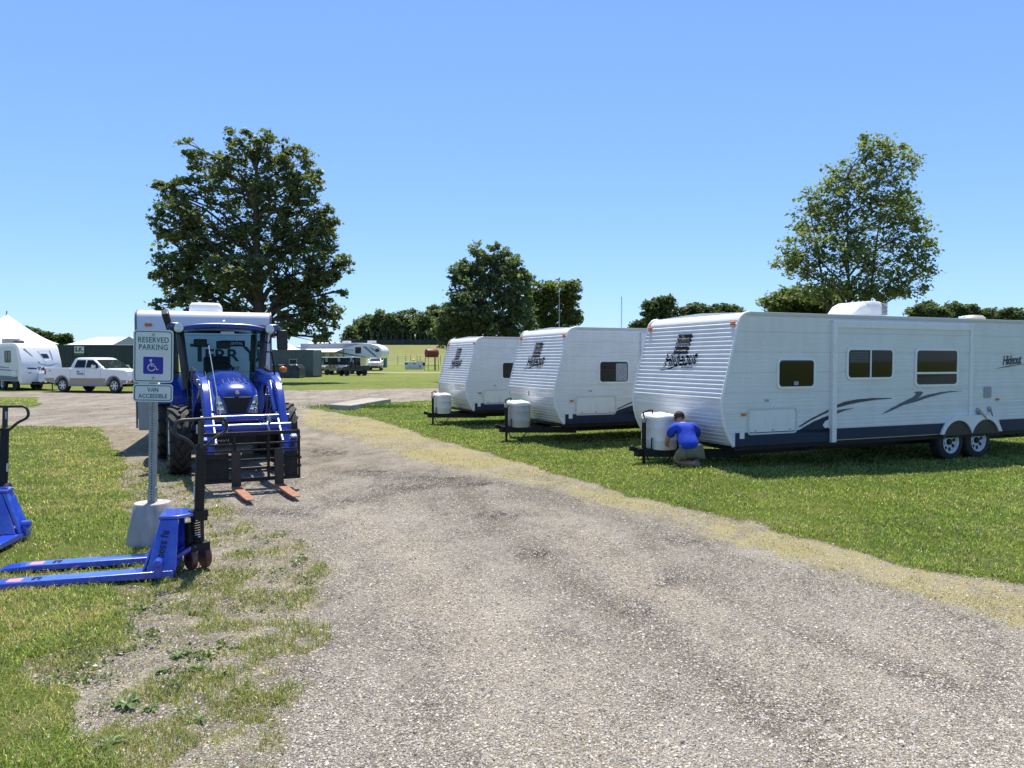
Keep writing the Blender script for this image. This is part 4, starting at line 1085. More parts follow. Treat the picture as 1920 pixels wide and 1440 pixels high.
# hatch, small things on the side
hx, hz = H(1448, 789); hatch(tA, hx, hz, H(1493, 789)[0] - H(1404, 789)[0], .36)
gx, gz_ = H(*z8(1443, 808)); MB().prism(rrect(gx, gz_, .2, .2, .025), 'y', -.016, -.002).build('vent_cover', pm('vent_grey', (.3, .31, .33), .5), tA, bevel=.004)
gx, gz_ = H(*z8(1522, 866)); MB().obox((gx, -.014, gz_), (.08, .028, .04)).build('marker_lamp', AMBER, tA, bevel=.008)
gx, gz_ = H(*z8(1364, 962)); MB().lathe([(.055, -.005), (.055, -.03), (.02, -.035)], (gx, 0, gz_), 'y', 16).build('water_inlet', GREY_METAL, tA)
MB().tube([(gx, -.03, gz_), (gx + .03, -.06, gz_ - .05), (gx + .10, -.06, gz_ - .10), (gx + .15, -.05, gz_ - .15)], .03, 10).build('hose', pm('hose_tan', (.42, .33, .2), .6), tA)
gx, gz_ = H(*z8(1455, 945)); MB().lathe([(.045, -.005), (.045, -.03), (.02, -.035)], (gx, 0, gz_), 'y', 16).build('water_inlet', GREY_METAL, tA)
MB().tube([(gx, -.03, gz_), (gx + .01, -.05, gz_ - .06), (gx + .04, -.05, gz_ - .13), (gx + .06, -.045, gz_ - .24)], .012, 6).build('hose', pm('hose_brown', (.25, .16, .09), .6), tA)
lx, lz = H(*z8(1642, 548))
text('hideout_lettering', 'Hideout', .235, pm('side_ink', (.03, .035, .06), .4), tA, Matrix(((1, 0, 0, lx), (0, 0, -1, -.0075), (0, 1, 0, lz), (0, 0, 0, 1))) @ Matrix.Rotation(R(3), 4, 'Z'), shear=.28, bold=.006, sx=.72, spacing=.92)
MB().tube([(lx - .44, -.008, lz - .15), (lx - .1, -.008, lz - .11), (lx + .3, -.008, lz - .07), (lx + .42, -.008, lz - .08)], [.002, .008, .005, .002], 5).build('underline', INK, tA)
ax = H(1567, 590)[0]
roof_unit(tA, ax + .98, WT * .5 - .36, 2.545, .80, .68, .29)
vx = H(1875, 598)[0]
m = MB(); m.lathe([(.22, 2.53), (.22, 2.60), (.17, 2.645), (.02, 2.66)], (vx + .25, .7, 0), 'z', 20); m.build('roof_vent', pm('vent_beige', (.45, .4, .33), .5), tA)
m = MB(); m.box(vx - .15, vx - .06, .6, .7, 2.53, 2.62); m.build('roof_cap', WHITE_PLASTIC, tA, bevel=.01)
# ------------------------------------------------ middle trailer
cB = at_y(1058, 795, 15.65)
tB, MB_ = make_trailer('middle white travel trailer with a dirty propane cover and number 5 on its front', (cB.x, cB.y, -.032), 8.3, '5', ('dirty',))
px_window(MB_, tB, 1124, 678, 1177, 716, bar=None, blind=True)
a = trailer_hit(MB_, 1080, 760)[0]; b = trailer_hit(MB_, 1153, 760)[0]; hatch(tB, (a + b) / 2, trailer_hit(MB_, 1117, 760)[1], b - a, .36)
slB = trailer_hit(MB_, 1200, 680)[0]
MB().box(slB, slB + .1, -.05, -.001, .47, 2.43).build('slide_flange', WHITE_TRIM, tB, bevel=.004)
MB().box(slB + .101, slB + 2.6, -.05, -.0015, 2.315, 2.428).build('slide_flange', WHITE_TRIM, tB, bevel=.004)
MB().box(.02, slB, -.0095, -.0055, .485, .69).build('skirt', NAVY, tB, smooth=0)
MB().box(slB + .1, 8.3, -.0095, -.0055, .485, .69).build('skirt', NAVY, tB, smooth=0)
poly_decal('swoosh', MB_, [z6(1600, 762), z6(1660, 735), z6(1790, 690), z6(1830, 676), z6(1830, 775)], NAVY, tB)
poly_decal('swoosh', MB_, [z6(1640, 728), z6(1720, 688), z6(1830, 640), z6(1830, 655), z6(1730, 694), z6(1650, 732)], DECAL_BROWN, tB)
m = MB(); m.tube([(3.0, .3, .49), (3.0, .3, .2), (3.0, .3, .18)], .012, 6); m.tube([(3.75, .3, .49), (3.75, .3, .2)], .012, 6); m.bar((3.0, .3, .19), (3.75, .3, .19), .2, .025); m.build('entry_step', BLACK_METAL, tB)
MB().tube([(.9, 2.0, 2.5), (.9, 2.0, 3.45)], .005, 6).build('antenna', GREY_METAL, tB)
# ------------------------------------------------ farthest trailer of the row
cC = at_y(889, 770, 20.56)
tC, MC = make_trailer('farthest and smallest looking white travel trailer of the row beside the fuel tank', (cC.x, cC.y, -.085), 8.3, '1')
px_window(MC, tC, 942, 680, 985, 709, bar='v')
a = trailer_hit(MC, 907, 744)[0]; b = trailer_hit(MC, 965, 744)[0]; hatch(tC, (a + b) / 2, trailer_hit(MC, 930, 744)[1], b - a, .36)
MB().box(.02, 8.3, -.0095, -.0055, .485, .69).build('skirt', NAVY, tC, smooth=0)
MB().tube([(2.6, 1.2, 2.5), (2.7, 1.2, 2.75), (2.95, 1.2, 2.78), (2.95, 1.2, 2.66)], .01, 6).build('antenna', GREY_METAL, tC)
# ================================================================== TRACTOR (local +x forward, +y its left, base under the front axle)
BLUE = pm('tractor_blue', (0.009, 0.037, 0.30), rough=0.25, coat=0.6, dirt=(.10, .10, .12), dscale=5, damt=.15)
BLUE_DK = pm('dark_blue_paint', (0.010, 0.03, 0.16), rough=0.3, coat=0.5)
TRH = R(-63)
tloc = (-4.53, 12.08, 0.0)
TT = thing('tractor', 'blue farm tractor with enclosed cab and pallet forks on its front loader', 'tractor', tloc, TRH)

def ag_wheel(y, x, r, wd, out, lugs, name):
    hw = wd / 2; ri = r * .60
    m = MB().lathe([(ri, -hw * .75), (ri + .02, -hw * .85), (r * .80, -hw), (r * .90, -hw * .93), (r * .935, -hw * .7), (r * .945, 0), (r * .935, hw * .7), (r * .90, hw * .93), (r * .80, hw), (ri + .02, hw * .85), (ri, hw * .75)], (x, y, r), 'y', 44, closed=True)
    for k in range(lugs):                                     # chevron lugs
        for s in (-1, 1):
            q0 = 2 * math.pi * (k + (0 if s < 0 else .5)) / lugs
            pts = []
            for t in (0, .5, 1):
                q = q0 + t * 2 * math.pi / lugs * 1.15; yy = s * hw * (.02 + .94 * t); rr = r * (.985 if t < .9 else .955)
                pts.append(Vector((x + rr * math.cos(q), y + yy, r + rr * math.sin(q))))
            for a, b in zip(pts[:-1], pts[1:]):
                c = (a + b) / 2; rad = Vector((c.x - x, 0, c.z - r)).normalized()
                m.bar(a - rad * .012, b - rad * .012, r * .085, r * .07, up=rad)
    t = m.build(name, RUBBER, TT, smooth=25)
    o = out
    MB().lathe([(ri * 1.03, o * hw * .86), (ri * .98, o * hw * .90), (ri * .93, o * hw * .78), (ri * .86, o * hw * .45), (ri * .5, o * hw * .40), (ri * .45, o * hw * .52), (ri * .2, o * hw * .55), (.01, o * hw * .56)], (x, y, r), 'y', 40).build('rim', pm('rim_cream', (.75, .76, .74), .4, dirt=(.4, .36, .3), damt=.4, dscale=8), t)
    b = MB()
    for k in range(8):
        q = k * math.pi / 4; b.lathe([(.016, o * hw * .50), (.016, o * hw * .58), (.004, o * hw * .585)], (x + ri * .32 * math.cos(q), y, r + ri * .32 * math.sin(q)), 'y', 8)
    b.build('wheel_bolt', GREY_METAL, t)
    return t
for s in (-1, 1):
    ag_wheel(s * .80, 0, .545, .31, s, 15, 'front_wheel')
    ag_wheel(s * .83, -2.12, .74, .44, s, 17, 'rear_wheel')
# chassis, axle, engine
m = MB(); m.bar((0, -.66, .54), (0, .66, .54), .14, .16); m.box(-.35, .50, -.17, .17, .48, .72); m.box(-1.35, -.2, -.22, .22, .46, .98); m.box(-2.4, -1.3, -.28, .28, .5, 1.05)
m.tube([(-2.12, -.7, .74), (-2.12, .7, .74)], .12, 12)
for s in (-1, 1): m.obox((0, s * .60, .55), (.22, .16, .26))
m.box(.50, .66, -.26, .26, .50, .74)
m.build('chassis', BLACK_METAL, TT, bevel=.015)
MB().box(.46, .69, -.29, .29, .86, .93).build('bumper', BLUE, TT, bevel=.02)
# hood
def hood_ring(x, hw, zt, zb, crown):
    pts = []
    for k in range(13):
        t = -1 + 2 * k / 12
        pts.append((x, t * hw, zt - crown * abs(t) ** 3.0 - (.0 if abs(t) < .99 else .0)))
    return [(x, -hw, zb)] + pts + [(x, hw, zb)]
rings = [hood_ring(-1.15, .37, 1.64, 1.10, .17), hood_ring(-.8, .365, 1.625, 1.06, .165), hood_ring(-.35, .355, 1.58, 1.02, .16), hood_ring(.05, .345, 1.52, .98, .15), hood_ring(.32, .335, 1.465, .95, .15), hood_ring(.48, .325, 1.415, .94, .16), hood_ring(.57, .31, 1.35, .94, .17), hood_ring(.62, .30, 1.27, .94, .15)]
hood = MB().loft(rings).build('hood', BLUE, TT, smooth=50, bevel=.012)
# nose face pieces
MB().prism([(-.21, 1.23), (.21, 1.23), (.12, .98), (-.12, .98)], 'x', .60, .642).build('grille', pm('grille_black', (.006, .006, .007), .5), hood, bevel=.012)
g = MB()
for k in range(7): g.box(.642, .648, -.19 + k * .008, .19 - k * .008, 1.20 - k * .033, 1.206 - k * .033)
g.build('grille_bar', BLACK_PLASTIC, hood)
for s in (-1, 1):
    hl = MB().prism([(s * .305, 1.25), (s * .255, 1.24), (s * .15, .975), (s * .30, .965)], 'x', .58, .636).build('headlight', pm('lamp_glass', (.42, .46, .5), .08, metal=.5), hood, bevel=.012)
    l = MB()
    for zz, yy in ((1.13, .258), (1.03, .235)): l.lathe([(.045, .63), (.04, .640), (.02, .643), (.003, .644)], (0, s * yy, zz), 'x', 16)
    l.build('reflector', CHROME, hl)
MB().lathe([(.034, .61), (.034, .655), (.02, .665), (.003, .667)], (0, 0, 1.305), 'x', 20).build('badge', CHROME, hood)
v = MB()
for k in range(5):
    yy = -.16 + k * .08
    v.bar((.12, yy, 1.508 - .15 * abs(yy / .345) ** 3), (.40, yy * 1.05, 1.448 - .15 * abs(yy / .33) ** 3), .012, .012)
v.build('hood_vent', BLACK_PLASTIC, hood)
# side shields and engine darkness
MB().box(-1.12, .3, -.33, .33, .75, 1.02).build('engine', BLACK_METAL, TT, bevel=.02)
# cab
CG = glass_mat('cab_glass', (.66, .80, .79), .07)
fx0, fx1 = -1.12, -2.55                     # windscreen foot, rear
def post(a, b, r=.045, name='cab_post'): return MB().bar(a, b, r * 2, r * 2.2).build(name, pm('cab_black', (.012, .014, .025), .35), TT, bevel=.015)
A = {s: [Vector((fx0, s * .60, 1.30)), Vector((fx0 - .10, s * .70, 2.30))] for s in (-1, 1)}
B = {s: [Vector((-1.80, s * .74, 1.25)), Vector((-1.80, s * .75, 2.30))] for s in (-1, 1)}
Cc = {s: [Vector((fx1, s * .66, 1.30)), Vector((fx1 + .05, s * .70, 2.30))] for s in (-1, 1)}
for s in (-1, 1):
    post(*A[s], .048); post(*B[s], .04); post(*Cc[s], .045)
m = MB(); m.box(fx1, fx0, -.60, .60, .95, 1.28); m.box(-1.9, fx0 + .02, -.72, .72, .78, .86); m.build('cab_floor', pm('cab_black', (.012, .014, .025), .35), TT, bevel=.02)
def pane(pts, name): return MB().add([tuple(p) for p in pts], [tuple(range(len(pts)))]).build(name, CG, TT, smooth=0, normals=False)
pane([A[-1][0], A[1][0], A[1][1], A[-1][1]], 'windscreen')
pane([Cc[-1][0], Cc[1][0], Cc[1][1], Cc[-1][1]], 'rear_window')
for s in (-1, 1):
    pane([A[s][0], B[s][0], B[s][1], A[s][1]], 'side_window'); pane([B[s][0], Cc[s][0], Cc[s][1], B[s][1]], 'side_window')
# roof: arched, overhanging visor at the front
rings = []
for x, hw, zb, zt in ((-.95, .76, 2.29, 2.40), (-.965, .82, 2.28, 2.43), (-1.02, .85, 2.27, 2.445), (-1.8, .87, 2.28, 2.46), (-2.4, .86, 2.28, 2.45), (-2.72, .82, 2.29, 2.43), (-2.80, .74, 2.32, 2.38)):
    n = 12
    top = [(x, -hw + 2 * hw * k / n, zb + (zt - zb) * (1 - abs(-1 + 2 * k / n) ** 3.2 * .75)) for k in range(n + 1)]
    bot = [(x, hw - 2 * hw * k / n, zb + .075 * (1 - (-1 + 2 * k / n) ** 2)) for k in range(n + 1)]
    rings.append(top + bot)
roof = MB().loft(rings).build('cab_roof', BLUE_DK, TT, smooth=50)
for s in (-1, 1):
    wl_ = MB().obox((-1.02, s * .80, 2.37), (.26, .22, .13)).build('lamp_pod', BLUE_DK, roof, bevel=.05, segs=3)
    MB().lathe([(.075, -.92), (.078, -.86), (.07, -.845), (.004, -.843)], (0, s * .735, 2.335), 'x', 20).build('work_light', pm('lamp_glass', (.42, .46, .5), .08, metal=.5), roof)
    MB().lathe([(.085, -.98), (.09, -.90), (.082, -.875), (.076, -.875)], (0, s * .735, 2.335), 'x', 20).build('lamp_housing', BLACK_PLASTIC, roof)
MB().lathe([(.03, 2.43), (.03, 2.48), (.01, 2.495)], (-1.1, 0, 0), 'z', 12).build('beacon', FIBERGLASS, roof)
MB().obox((-1.03, .05, 2.27), (.015, .22, .05), (0, R(-10), 0)).build('roof_label', pm('label_white', (.5, .52, .5), .5), TT)
# interior
m = MB(); m.box(-2.35, -1.9, -.26, .26, 1.28, 1.42); m.obox((-2.33, 0, 1.62), (.14, .48, .5), (0, R(-8), 0)); m.build('seat', SEAT_MAT, TT, bevel=.05, segs=3)
m = MB(); m.tube([(-1.55 + .05 * math.cos(q), .19 * math.sin(q), 1.60 + .17 * math.cos(q)) for q in [2 * math.pi * k / 24 for k in range(24)]], .016, 8, closed=True); m.bar((-1.55, -.18, 1.60), (-1.55, .18, 1.60), .03, .03); m.tube([(-1.55, 0, 1.60), (-1.30, 0, 1.25)], .035, 8)
m.build('steering_wheel', BLACK_PLASTIC, TT)
MB().box(-1.35, -1.16, -.34, .34, 1.27, 1.50).build('dashboard', BLACK_PLASTIC, TT, bevel=.05, segs=3)
m = MB(); m.obox((-1.42, -.36, 2.10), (.04, .22, .14)); m.obox((-1.40, .02, 2.07), (.05, .24, .14)); m.build('rear_view_mirror', BLACK_PLASTIC, TT, bevel=.02)
MB().tube([(-1.2, .05, 1.42), (-1.17, .35, 1.40), (-1.18, .62, 1.36)], .012, 6).build('wiper', BLACK_PLASTIC, TT)
# fenders over the rear wheels, steps
for s in (-1, 1):
    f = MB(); pts = arc(-2.12, .74, .83, 155, 22, 14); n_ = len(pts)
    f.prism(pts + [(p[0] * .97 - .0636, p[1] * .97 + .0222) for p in pts[::-1]], 'y', s * .60, s * 1.06)
    f.build('fender', BLUE, TT, bevel=.015)
    MB().box(-1.34, -1.24, s * .58, s * .86, .75, 1.18).build('fender_front', BLUE, TT, bevel=.02)
    m = MB()
    for z in (.45, .72): m.box(-1.42, -1.14, s * .62, s * .88, z, z + .03)
    m.bar((-1.28, s * .75, .45), (-1.28, s * .75, .8), .03, .22); m.build('step', BLACK_METAL, TT)
# mirrors and indicator lamps
MB().tube([(-1.16, .70, 2.12), (-1.1, .76, 2.10), (-1.08, .82, 2.30), (-1.08, .90, 2.38), (-1.08, .98, 2.36)], .013, 6).build('mirror_arm', BLACK_METAL, TT)
MB().obox((-1.08, .98, 2.16), (.07, .19, .36), (R(2), 0, 0)).build('mirror', BLACK_PLASTIC, TT, bevel=.03, segs=3)
MB().tube([(-1.16, -.72, 2.25), (-1.05, -.84, 2.36), (-1.02, -.90, 2.40)], .016, 6).build('mirror_arm', BLACK_METAL, TT)
MB().obox((-1.02, -.90, 2.48), (.22, .11, .30), (R(16), R(25), 0)).build('mirror', BLACK_PLASTIC, TT, bevel=.022, segs=3)
MB().tube([(-1.2, .70, 1.95), (-1.12, .80, 1.94), (-1.12, .84, 1.70), (-1.15, .86, 1.45), (-1.2, .78, 1.40)], .016, 6).build('grab_rail', BLACK_METAL, TT)
for s in (-1, 1):
    MB().tube([(-1.2, s * .7, 1.58), (-1.15, s * .98, 1.62)], .012, 6).build('lamp_arm', BLACK_METAL, TT)
    MB().sphere((-1.13, s * 1.0, 1.63), (.05, .07, .055)).build('indicator_lamp', AMBER, TT)
# loader: uprights, arms, rams, cross tubes
for s in (-1, 1):
    y = s * .51
    MB().prism([(-.80, .52), (-.45, .52), (-.50, 1.20), (-.62, 1.54), (-.92, 1.54), (-.86, 1.1)], 'y', y - .05, y + .05).build('loader_upright', BLUE, TT, bevel=.012)
    arm = [(-.86, 1.50), (-.80, 1.61), (-.60, 1.65), (.70, 1.57), (1.18, 1.50), (1.42, 1.34), (1.56, 1.12), (2.05, .45), (2.10, .30), (1.98, .25), (1.84, .34), (1.36, 1.00), (1.22, 1.20), (1.04, 1.32), (.62, 1.38), (-.62, 1.43)]
    MB().prism(arm, 'y', y - .055, y + .055).build('loader_arm', BLUE, TT, bevel=.02, segs=2)
    r_ = MB(); r_.tube([(-.55, y + s * .02, .72), (.30, y + s * .02, 1.18)], .04, 12); l = r_.build('lift_ram', BLUE_DK, TT)
    MB().tube([(.30, y + s * .02, 1.18), (.72, y + s * .02, 1.38)], .02, 10).build('ram_rod', CHROME, l)
    r_ = MB(); r_.tube([(.95, y - s * .07, 1.46), (1.48, y - s * .07, 1.05)], .045, 12); l = r_.build('tilt_ram', BLUE, TT)
    MB().tube([(1.48, y - s * .07, 1.05), (2.0, y - s * .07, .66)], .022, 10).build('ram_rod', CHROME, l)
    MB().bar((1.86, y + s * .08, .40), (2.02, y + s * .08, .74), .09, .10).build('coupler_link', BLUE, TT, bevel=.012)
    h = MB()
    for k in range(3): h.tube([(-.7, y + s * (.06 + .02 * k), 1.2), (-.62 + .05 * k, y + s * .12, 1.45), (-.40, y + s * (.10 - .02 * k), 1.62 + .03 * k), (.2, y + s * .04, 1.63)], .011, 6)
    h.tube([(.55, y - s * .05, 1.35), (.9, y - s * .12, 1.02), (1.3, y - s * .1, .9), (1.7, y - s * .12, .75)], .012, 6)
    h.build('hydraulic_hose', BLACK_PLASTIC, TT)
    k_ = MB()
    for px_, pz_ in ((.72, 1.48), (1.15, 1.42), (-.74, 1.58)): k_.lathe([(.035, y + s * .054), (.035, y + s * .07), (.01, y + s * .075)], (px_, 0, pz_), 'y', 12)
    k_.build('pivot_pin', GREY_METAL, TT)
for x, z, r_ in ((1.58, .97, .05), (1.70, .84, .065)):
    MB().tube([(x, -.60, z), (x, .60, z)], r_, 14).build('cross_tube', BLUE, TT)
MB().tube([(.55, -.45, 1.62), (.85, -.40, 1.75 - .5), (1.10, -.36, .98)], .004, 5).build('level_rod', GREY_METAL, TT)
MB().tube([(.62, -.40, 2.02), (1.02, -.28, .95)], .007, 6).build('level_rod', FIBERGLASS, TT)
f_ = MB()
for s in (-1, 1):
    f_.obox((1.66, s * .30, .96), (.10, .05, .10)); f_.tube([(1.64, s * .30, .97), (1.80, s * .26, .88), (1.82, s * .3, .75)], .014, 6)
f_.build('hose_fitting', GREY_METAL, TT)
# pallet fork frame
FXX = 2.16
m = MB()
for z, t in ((.80, .05), (.66, .022), (.57, .022), (.17, .05)): m.bar((FXX, -.63, z), (FXX, .63, z), .04, t)
for y in (-.63, .63): m.bar((FXX, y, .15), (FXX, y, .82), .05, .025, up=(0, 1, 0))
for y in (-.22, .22): m.bar((FXX - .02, y, .15), (FXX - .02, y, .82), .06, .03, up=(0, 1, 0))
m.tube([(FXX + .01, -.66, .44), (FXX + .01, .66, .44)], .018, 8); m.tube([(FXX - .02, -.66, .32), (FXX - .02, .66, .32)], .022, 8)
ff = m.build('fork_frame', BLACK_METAL, TT, bevel=.004)
MB().box(FXX - .012, FXX + .004, .43, .61, .18, .54).build('guard_plate', BLACK_METAL, ff)
MB().box(FXX - .012, FXX + .004, -.61, -.30, .18, .54).build('guard_plate', BLACK_METAL, ff)
RUST = pm('rusty_steel', (.30, .13, .065), .75, var=.3, vscale=14, dirt=(.12, .08, .05), dscale=8, damt=.5)
for y in (-.21, .35):
    MB().prism([(FXX + .02, .58), (FXX + .055, .58), (FXX + .065, .10), (FXX + .06, .055), (FXX + .02, .055)], 'y', y - .06, y + .06).build('fork_shank', pm('dark_worn_steel', (.025, .022, .02), .6, dirt=(.12, .07, .045), damt=.5, dscale=9), ff, bevel=.006)
    MB().loft([[(FXX + .062, y - .06, .055), (FXX + .062, y + .06, .055), (FXX + .062, y + .06, .095), (FXX + .062, y - .06, .095)], [(FXX + .75, y - .02, .055), (FXX + .75, y + .10, .055), (FXX + .75, y + .10, .08), (FXX + .75, y - .02, .08)], [(FXX + .98, y + .01, .055), (FXX + .98, y + .10, .055), (FXX + .98, y + .10, .066), (FXX + .98, y + .01, .066)]]).build('fork_tine', RUST, ff, bevel=.003)
for y in (-.45, .5):
    c = MB()
    for k in range(8): c.tube([(FXX - .01 + .016 * math.cos(q), y + k * .022 + .01 * (k % 2) * math.sin(q), .72 + .014 * math.sin(q)) for q in [math.pi * j / 3 for j in range(6)]], .004, 4, closed=True)
    c.build('chain', CHROME, ff)

# ================================================================== TERRY TRAILER behind the tractor
pT = at_y(257, 700, 14.8); th = math.atan2(.33, .94)
T2 = thing('travel_trailer', 'boxy white travel trailer with TERRY lettering standing right behind the blue tractor', 'travel trailer', (pT.x, 14.8, 0), th)
WTT = 2.52; LT_ = 7.2
m = MB(); 
prof = [(0, .62), (-.02, .70), (-.02, 2.62), (.01, 2.70), (.06, 2.755), (.14, 2.785), (.3, 2.80), (LT_, 2.80), (LT_, .62)]
PEARL = pm('pearl_fibreglass', (.70, .70, .74), .3, dirt=(.5, .48, .45), damt=.2, dscale=3)
m.prism([(p[0], p[1]) for p in prof], 'y', 0, WTT); m.xf(Matrix(((0, 1, 0, 0), (1, 0, 0, 0), (0, 0, 1, 0), (0, 0, 0, 1))))
m.build('body', PEARL, T2, bevel=.02, segs=3, smooth=40)
MB().box(.02, WTT - .02, .05, LT_, .40, .618).build('skirt', pm('skirt_grey', (.34, .34, .33), .45), T2, bevel=.01)
MB().prism([(-.03, .42), (-.03, 1.06), (.004, 1.06), (.004, .42)], 'x', .015, WTT - .015).build('stone_guard', pm('stone_guard', (.42, .42, .41), .5, dirt=(.25, .23, .2), damt=.3), T2, bevel=.008)
for x in (-.012, WTT + .012): MB().tube([(x, -.015, .45), (x, -.02, 2.60), (x, .01, 2.70), (x, .06, 2.757), (x, .2, 2.795)], .018, 6).build('corner_trim', pm('trim_dark', (.16, .16, .17), .5), T2)
m = MB(); m.box(0, WTT, -.024, -.019, 2.30, 2.306); m.box(0, WTT, -.024, -.019, 1.55, 1.556); m.build('panel_seam', pm('seam_grey', (.3, .3, .32), .6), T2)
for x in (.22, WTT - .16): MB().obox((x, -.035, 2.50), (.13, .03, .055)).build('marker_lamp', pm('orange_lens', (.65, .13, .03), .25), T2, bevel=.008)
MB().box(.48, .62, -.05, -.02, 2.23, 2.36).build('vent_cover', pm('vent_grey', (.3, .31, .33), .5), T2)
tg = pm('terry_grey', (.03, .06, .06), .4)
def ftxt(name, s, size, x, z, mt, sx=1.0, bold=0.0, sh=0.0): return text(name, s, size, mt, T2, Matrix(((1, 0, 0, x), (0, 0, -1, -.022), (0, 1, 0, z), (0, 0, 0, 1))), shear=sh, bold=bold, sx=sx, align='LEFT')
ftxt('terry_lettering', 'T', .50, .98, 1.93, tg, 1.15, .010)
ftxt('terry_lettering', 'ERR', .34, 1.24, 1.885, tg, 1.12, .008)
ftxt('terry_lettering', 'Y', .42, 1.99, 1.91, tg, 1.1, .008)
ftxt('small_lettering', 'RESORT', .11, 1.50, 1.62, tg, 1.05, .002)
rs = MB().box(1.56, 2.02, -.026, -.021, 2.08, 2.20).build('rental_sticker', pm('sticker_navy', (.012, .014, .045), .35), T2)
text('sticker_lettering', 'RV RENTAL', .075, pm('sticker_white', (.78, .78, .8), .4), rs, Matrix(((1, 0, 0, 1.79), (0, 0, -1, -.027), (0, 1, 0, 2.14), (0, 0, 0, 1))))
m = MB(); m.prism([(2.16, 1.35), (2.46, 1.10), (2.50, 1.30), (2.47, 1.70), (2.36, 1.62)], 'y', -.0225, -.0205); m.build('swoosh', pm('decal_olive', (.45, .43, .28), .4), T2)
m = MB(); m.prism([(.95, 1.55), (1.35, 1.42), (1.45, 1.52), (1.62, 1.56), (1.48, 1.44), (1.40, 1.34), (1.25, 1.40), (.95, 1.45)], 'y', -.0225, -.0205); m.build('swoosh', pm('decal_grey', (.3, .34, .36), .4), T2)
ac = MB(); rr_ = []
for z, s in ((2.80, .92), (2.87, 1), (2.98, .97), (3.03, .86), (3.045, .6)): rr_.append([(1.22 + p[0] * s, 1.4 + p[1] * s, z) for p in rrect(0, 0, .66, .9, .10)])
ac.loft(rr_).build('air_conditioner', FIBERGLASS, T2, smooth=60)
for y in (4.2, 5.0):
    wheel(T2, (.16, y, .33), .33, .2, 'dark', axis='x', out=-1); wheel(T2, (WTT - .16, y, .33), .33, .2, 'dark', axis='x', out=1)
m = MB(); m.bar((WTT / 2, .0, .42), (WTT / 2, -.5, .42), .10, .1); m.tube([(WTT / 2, -.4, .0), (WTT / 2, -.4, .7)], .035, 8); m.build('tongue', BLACK_METAL, T2)
MB().tube([(.85, 3.0, 2.80), (.85, 3.0, 3.6)], .008, 5).build('antenna', BLACK_METAL, T2)
# ================================================================== RESERVED PARKING SIGN
CONC = pm('concrete', (.40, .375, .34), .9, var=.18, vscale=5, bump=.4, bscale=30, dirt=(.16, .14, .12), dscale=4, damt=.5, stretch=(3, 3, .6))
s0 = at(287, 1021)
gzs = float(ground_z(np.array([s0.x]), np.array([s0.y]))[0])
SG = thing('parking_sign', 'green and white reserved parking sign on a perforated post in a concrete block', 'parking sign', (s0.x, s0.y, gzs), R(8))
MB().lathe([(.242, -.03), (.238, .0), (.221, .12), (.17, .40), (.163, .412), (.02, .412)], (0, 0, 0), 'z', 40).build('concrete_base', CONC, SG, smooth=40)
GALV = pm('galvanised_steel', (.30, .32, .31), .5, metal=.35, var=.15, vscale=20)
tilt = Matrix.Translation((0, 0, .41)) @ Matrix.Rotation(R(1.4), 4, 'Y') @ Matrix.Translation((0, 0, -.41))
P_H = 2.04
po = MB(); w_ = .031
po.box(-w_, w_, -w_, -w_ + .006, .38, P_H); po.box(-w_, w_, w_ - .006, w_, .38, P_H); po.box(-w_, -w_ + .006, -w_ + .0061, w_ - .0061, .38, P_H); po.box(w_ - .006, w_, -w_ + .0061, w_ - .0061, .38, P_H)
po.box(-w_ - .005, w_ + .005, -w_ - .005, w_ + .005, .405, .56)
po.xf(tilt).build('post', GALV, SG, bevel=.003)
hl = MB()
z = .44
while z < P_H - .02:
    yy = -w_ - (.0055 if z < .56 else .0005)
    hl.lathe([(.0062, yy), (.0062, yy - .0012), (.001, yy - .0013)], (0, 0, z), 'y', 8); z += .0254 * 1.05
hl.xf(tilt).build('post_hole', pm('hole_black', (.004, .004, .005), .9), SG)
SGREEN = pm('sign_green', (.0, .15, .105), .45); SWHITE = pm('sign_white', (.62, .66, .65), .4, var=.05, vscale=8)
SBLUE = pm('sign_blue', (.008, .012, .30), .4)
def plate(w, h, zc, r=.035):
    o = MB().prism(rrect(0, 0, w, h, r), 'y', -.0345, -.0365)
    o = o.xf(tilt @ Matrix.Translation((.006, 0, zc))).build('sign_panel', SWHITE, SG)
    MB().ring(rrect(0, 0, w - .022, h - .022, r * .8), rrect(0, 0, w - .040, h - .040, r * .6), 'y', -.0367, -.0376).xf(tilt @ Matrix.Translation((.006, 0, zc))).build('border', SGREEN, o)
    b = MB()
    for zz in (h / 2 - .045, -h / 2 + .045): b.lathe([(.013, -.0368), (.013, -.041), (.004, -.043)], (0, 0, zz), 'y', 12)
    b.xf(tilt @ Matrix.Translation((.006, 0, zc))).build('bolt', GREY_METAL, o)
    return o
def zpy(py): return CAMH + (HOR - py) * s0.y / FPX - gzs
z1, z2 = (zpy(619) + zpy(717)) / 2, (zpy(720) + zpy(753)) / 2
p1 = plate(.365, zpy(619) - zpy(717), z1); p2 = plate(.365, zpy(720) - zpy(753), z2, .03)
def stxt(s, size, x, z, par, name, sx=.92, bold=.0012): return text(name, s, size, SGREEN, par, tilt @ Matrix(((1, 0, 0, x + .006), (0, 0, -1, -.0378), (0, 1, 0, z), (0, 0, 0, 1))), bold=bold, sx=sx, extrude=.0004, spacing=1.08)
stxt('RESERVED', .074, 0, zpy(638), p1, 'lettering', .80); stxt('PARKING', .074, 0, zpy(651.5), p1, 'lettering', .82)
stxt('VAN', .058, 0, zpy(731), p2, 'lettering', .84); stxt('ACCESSIBLE', .058, 0, zpy(742.5), p2, 'lettering', .80)
zb = zpy(685); q = (zpy(669) - zpy(701)) 
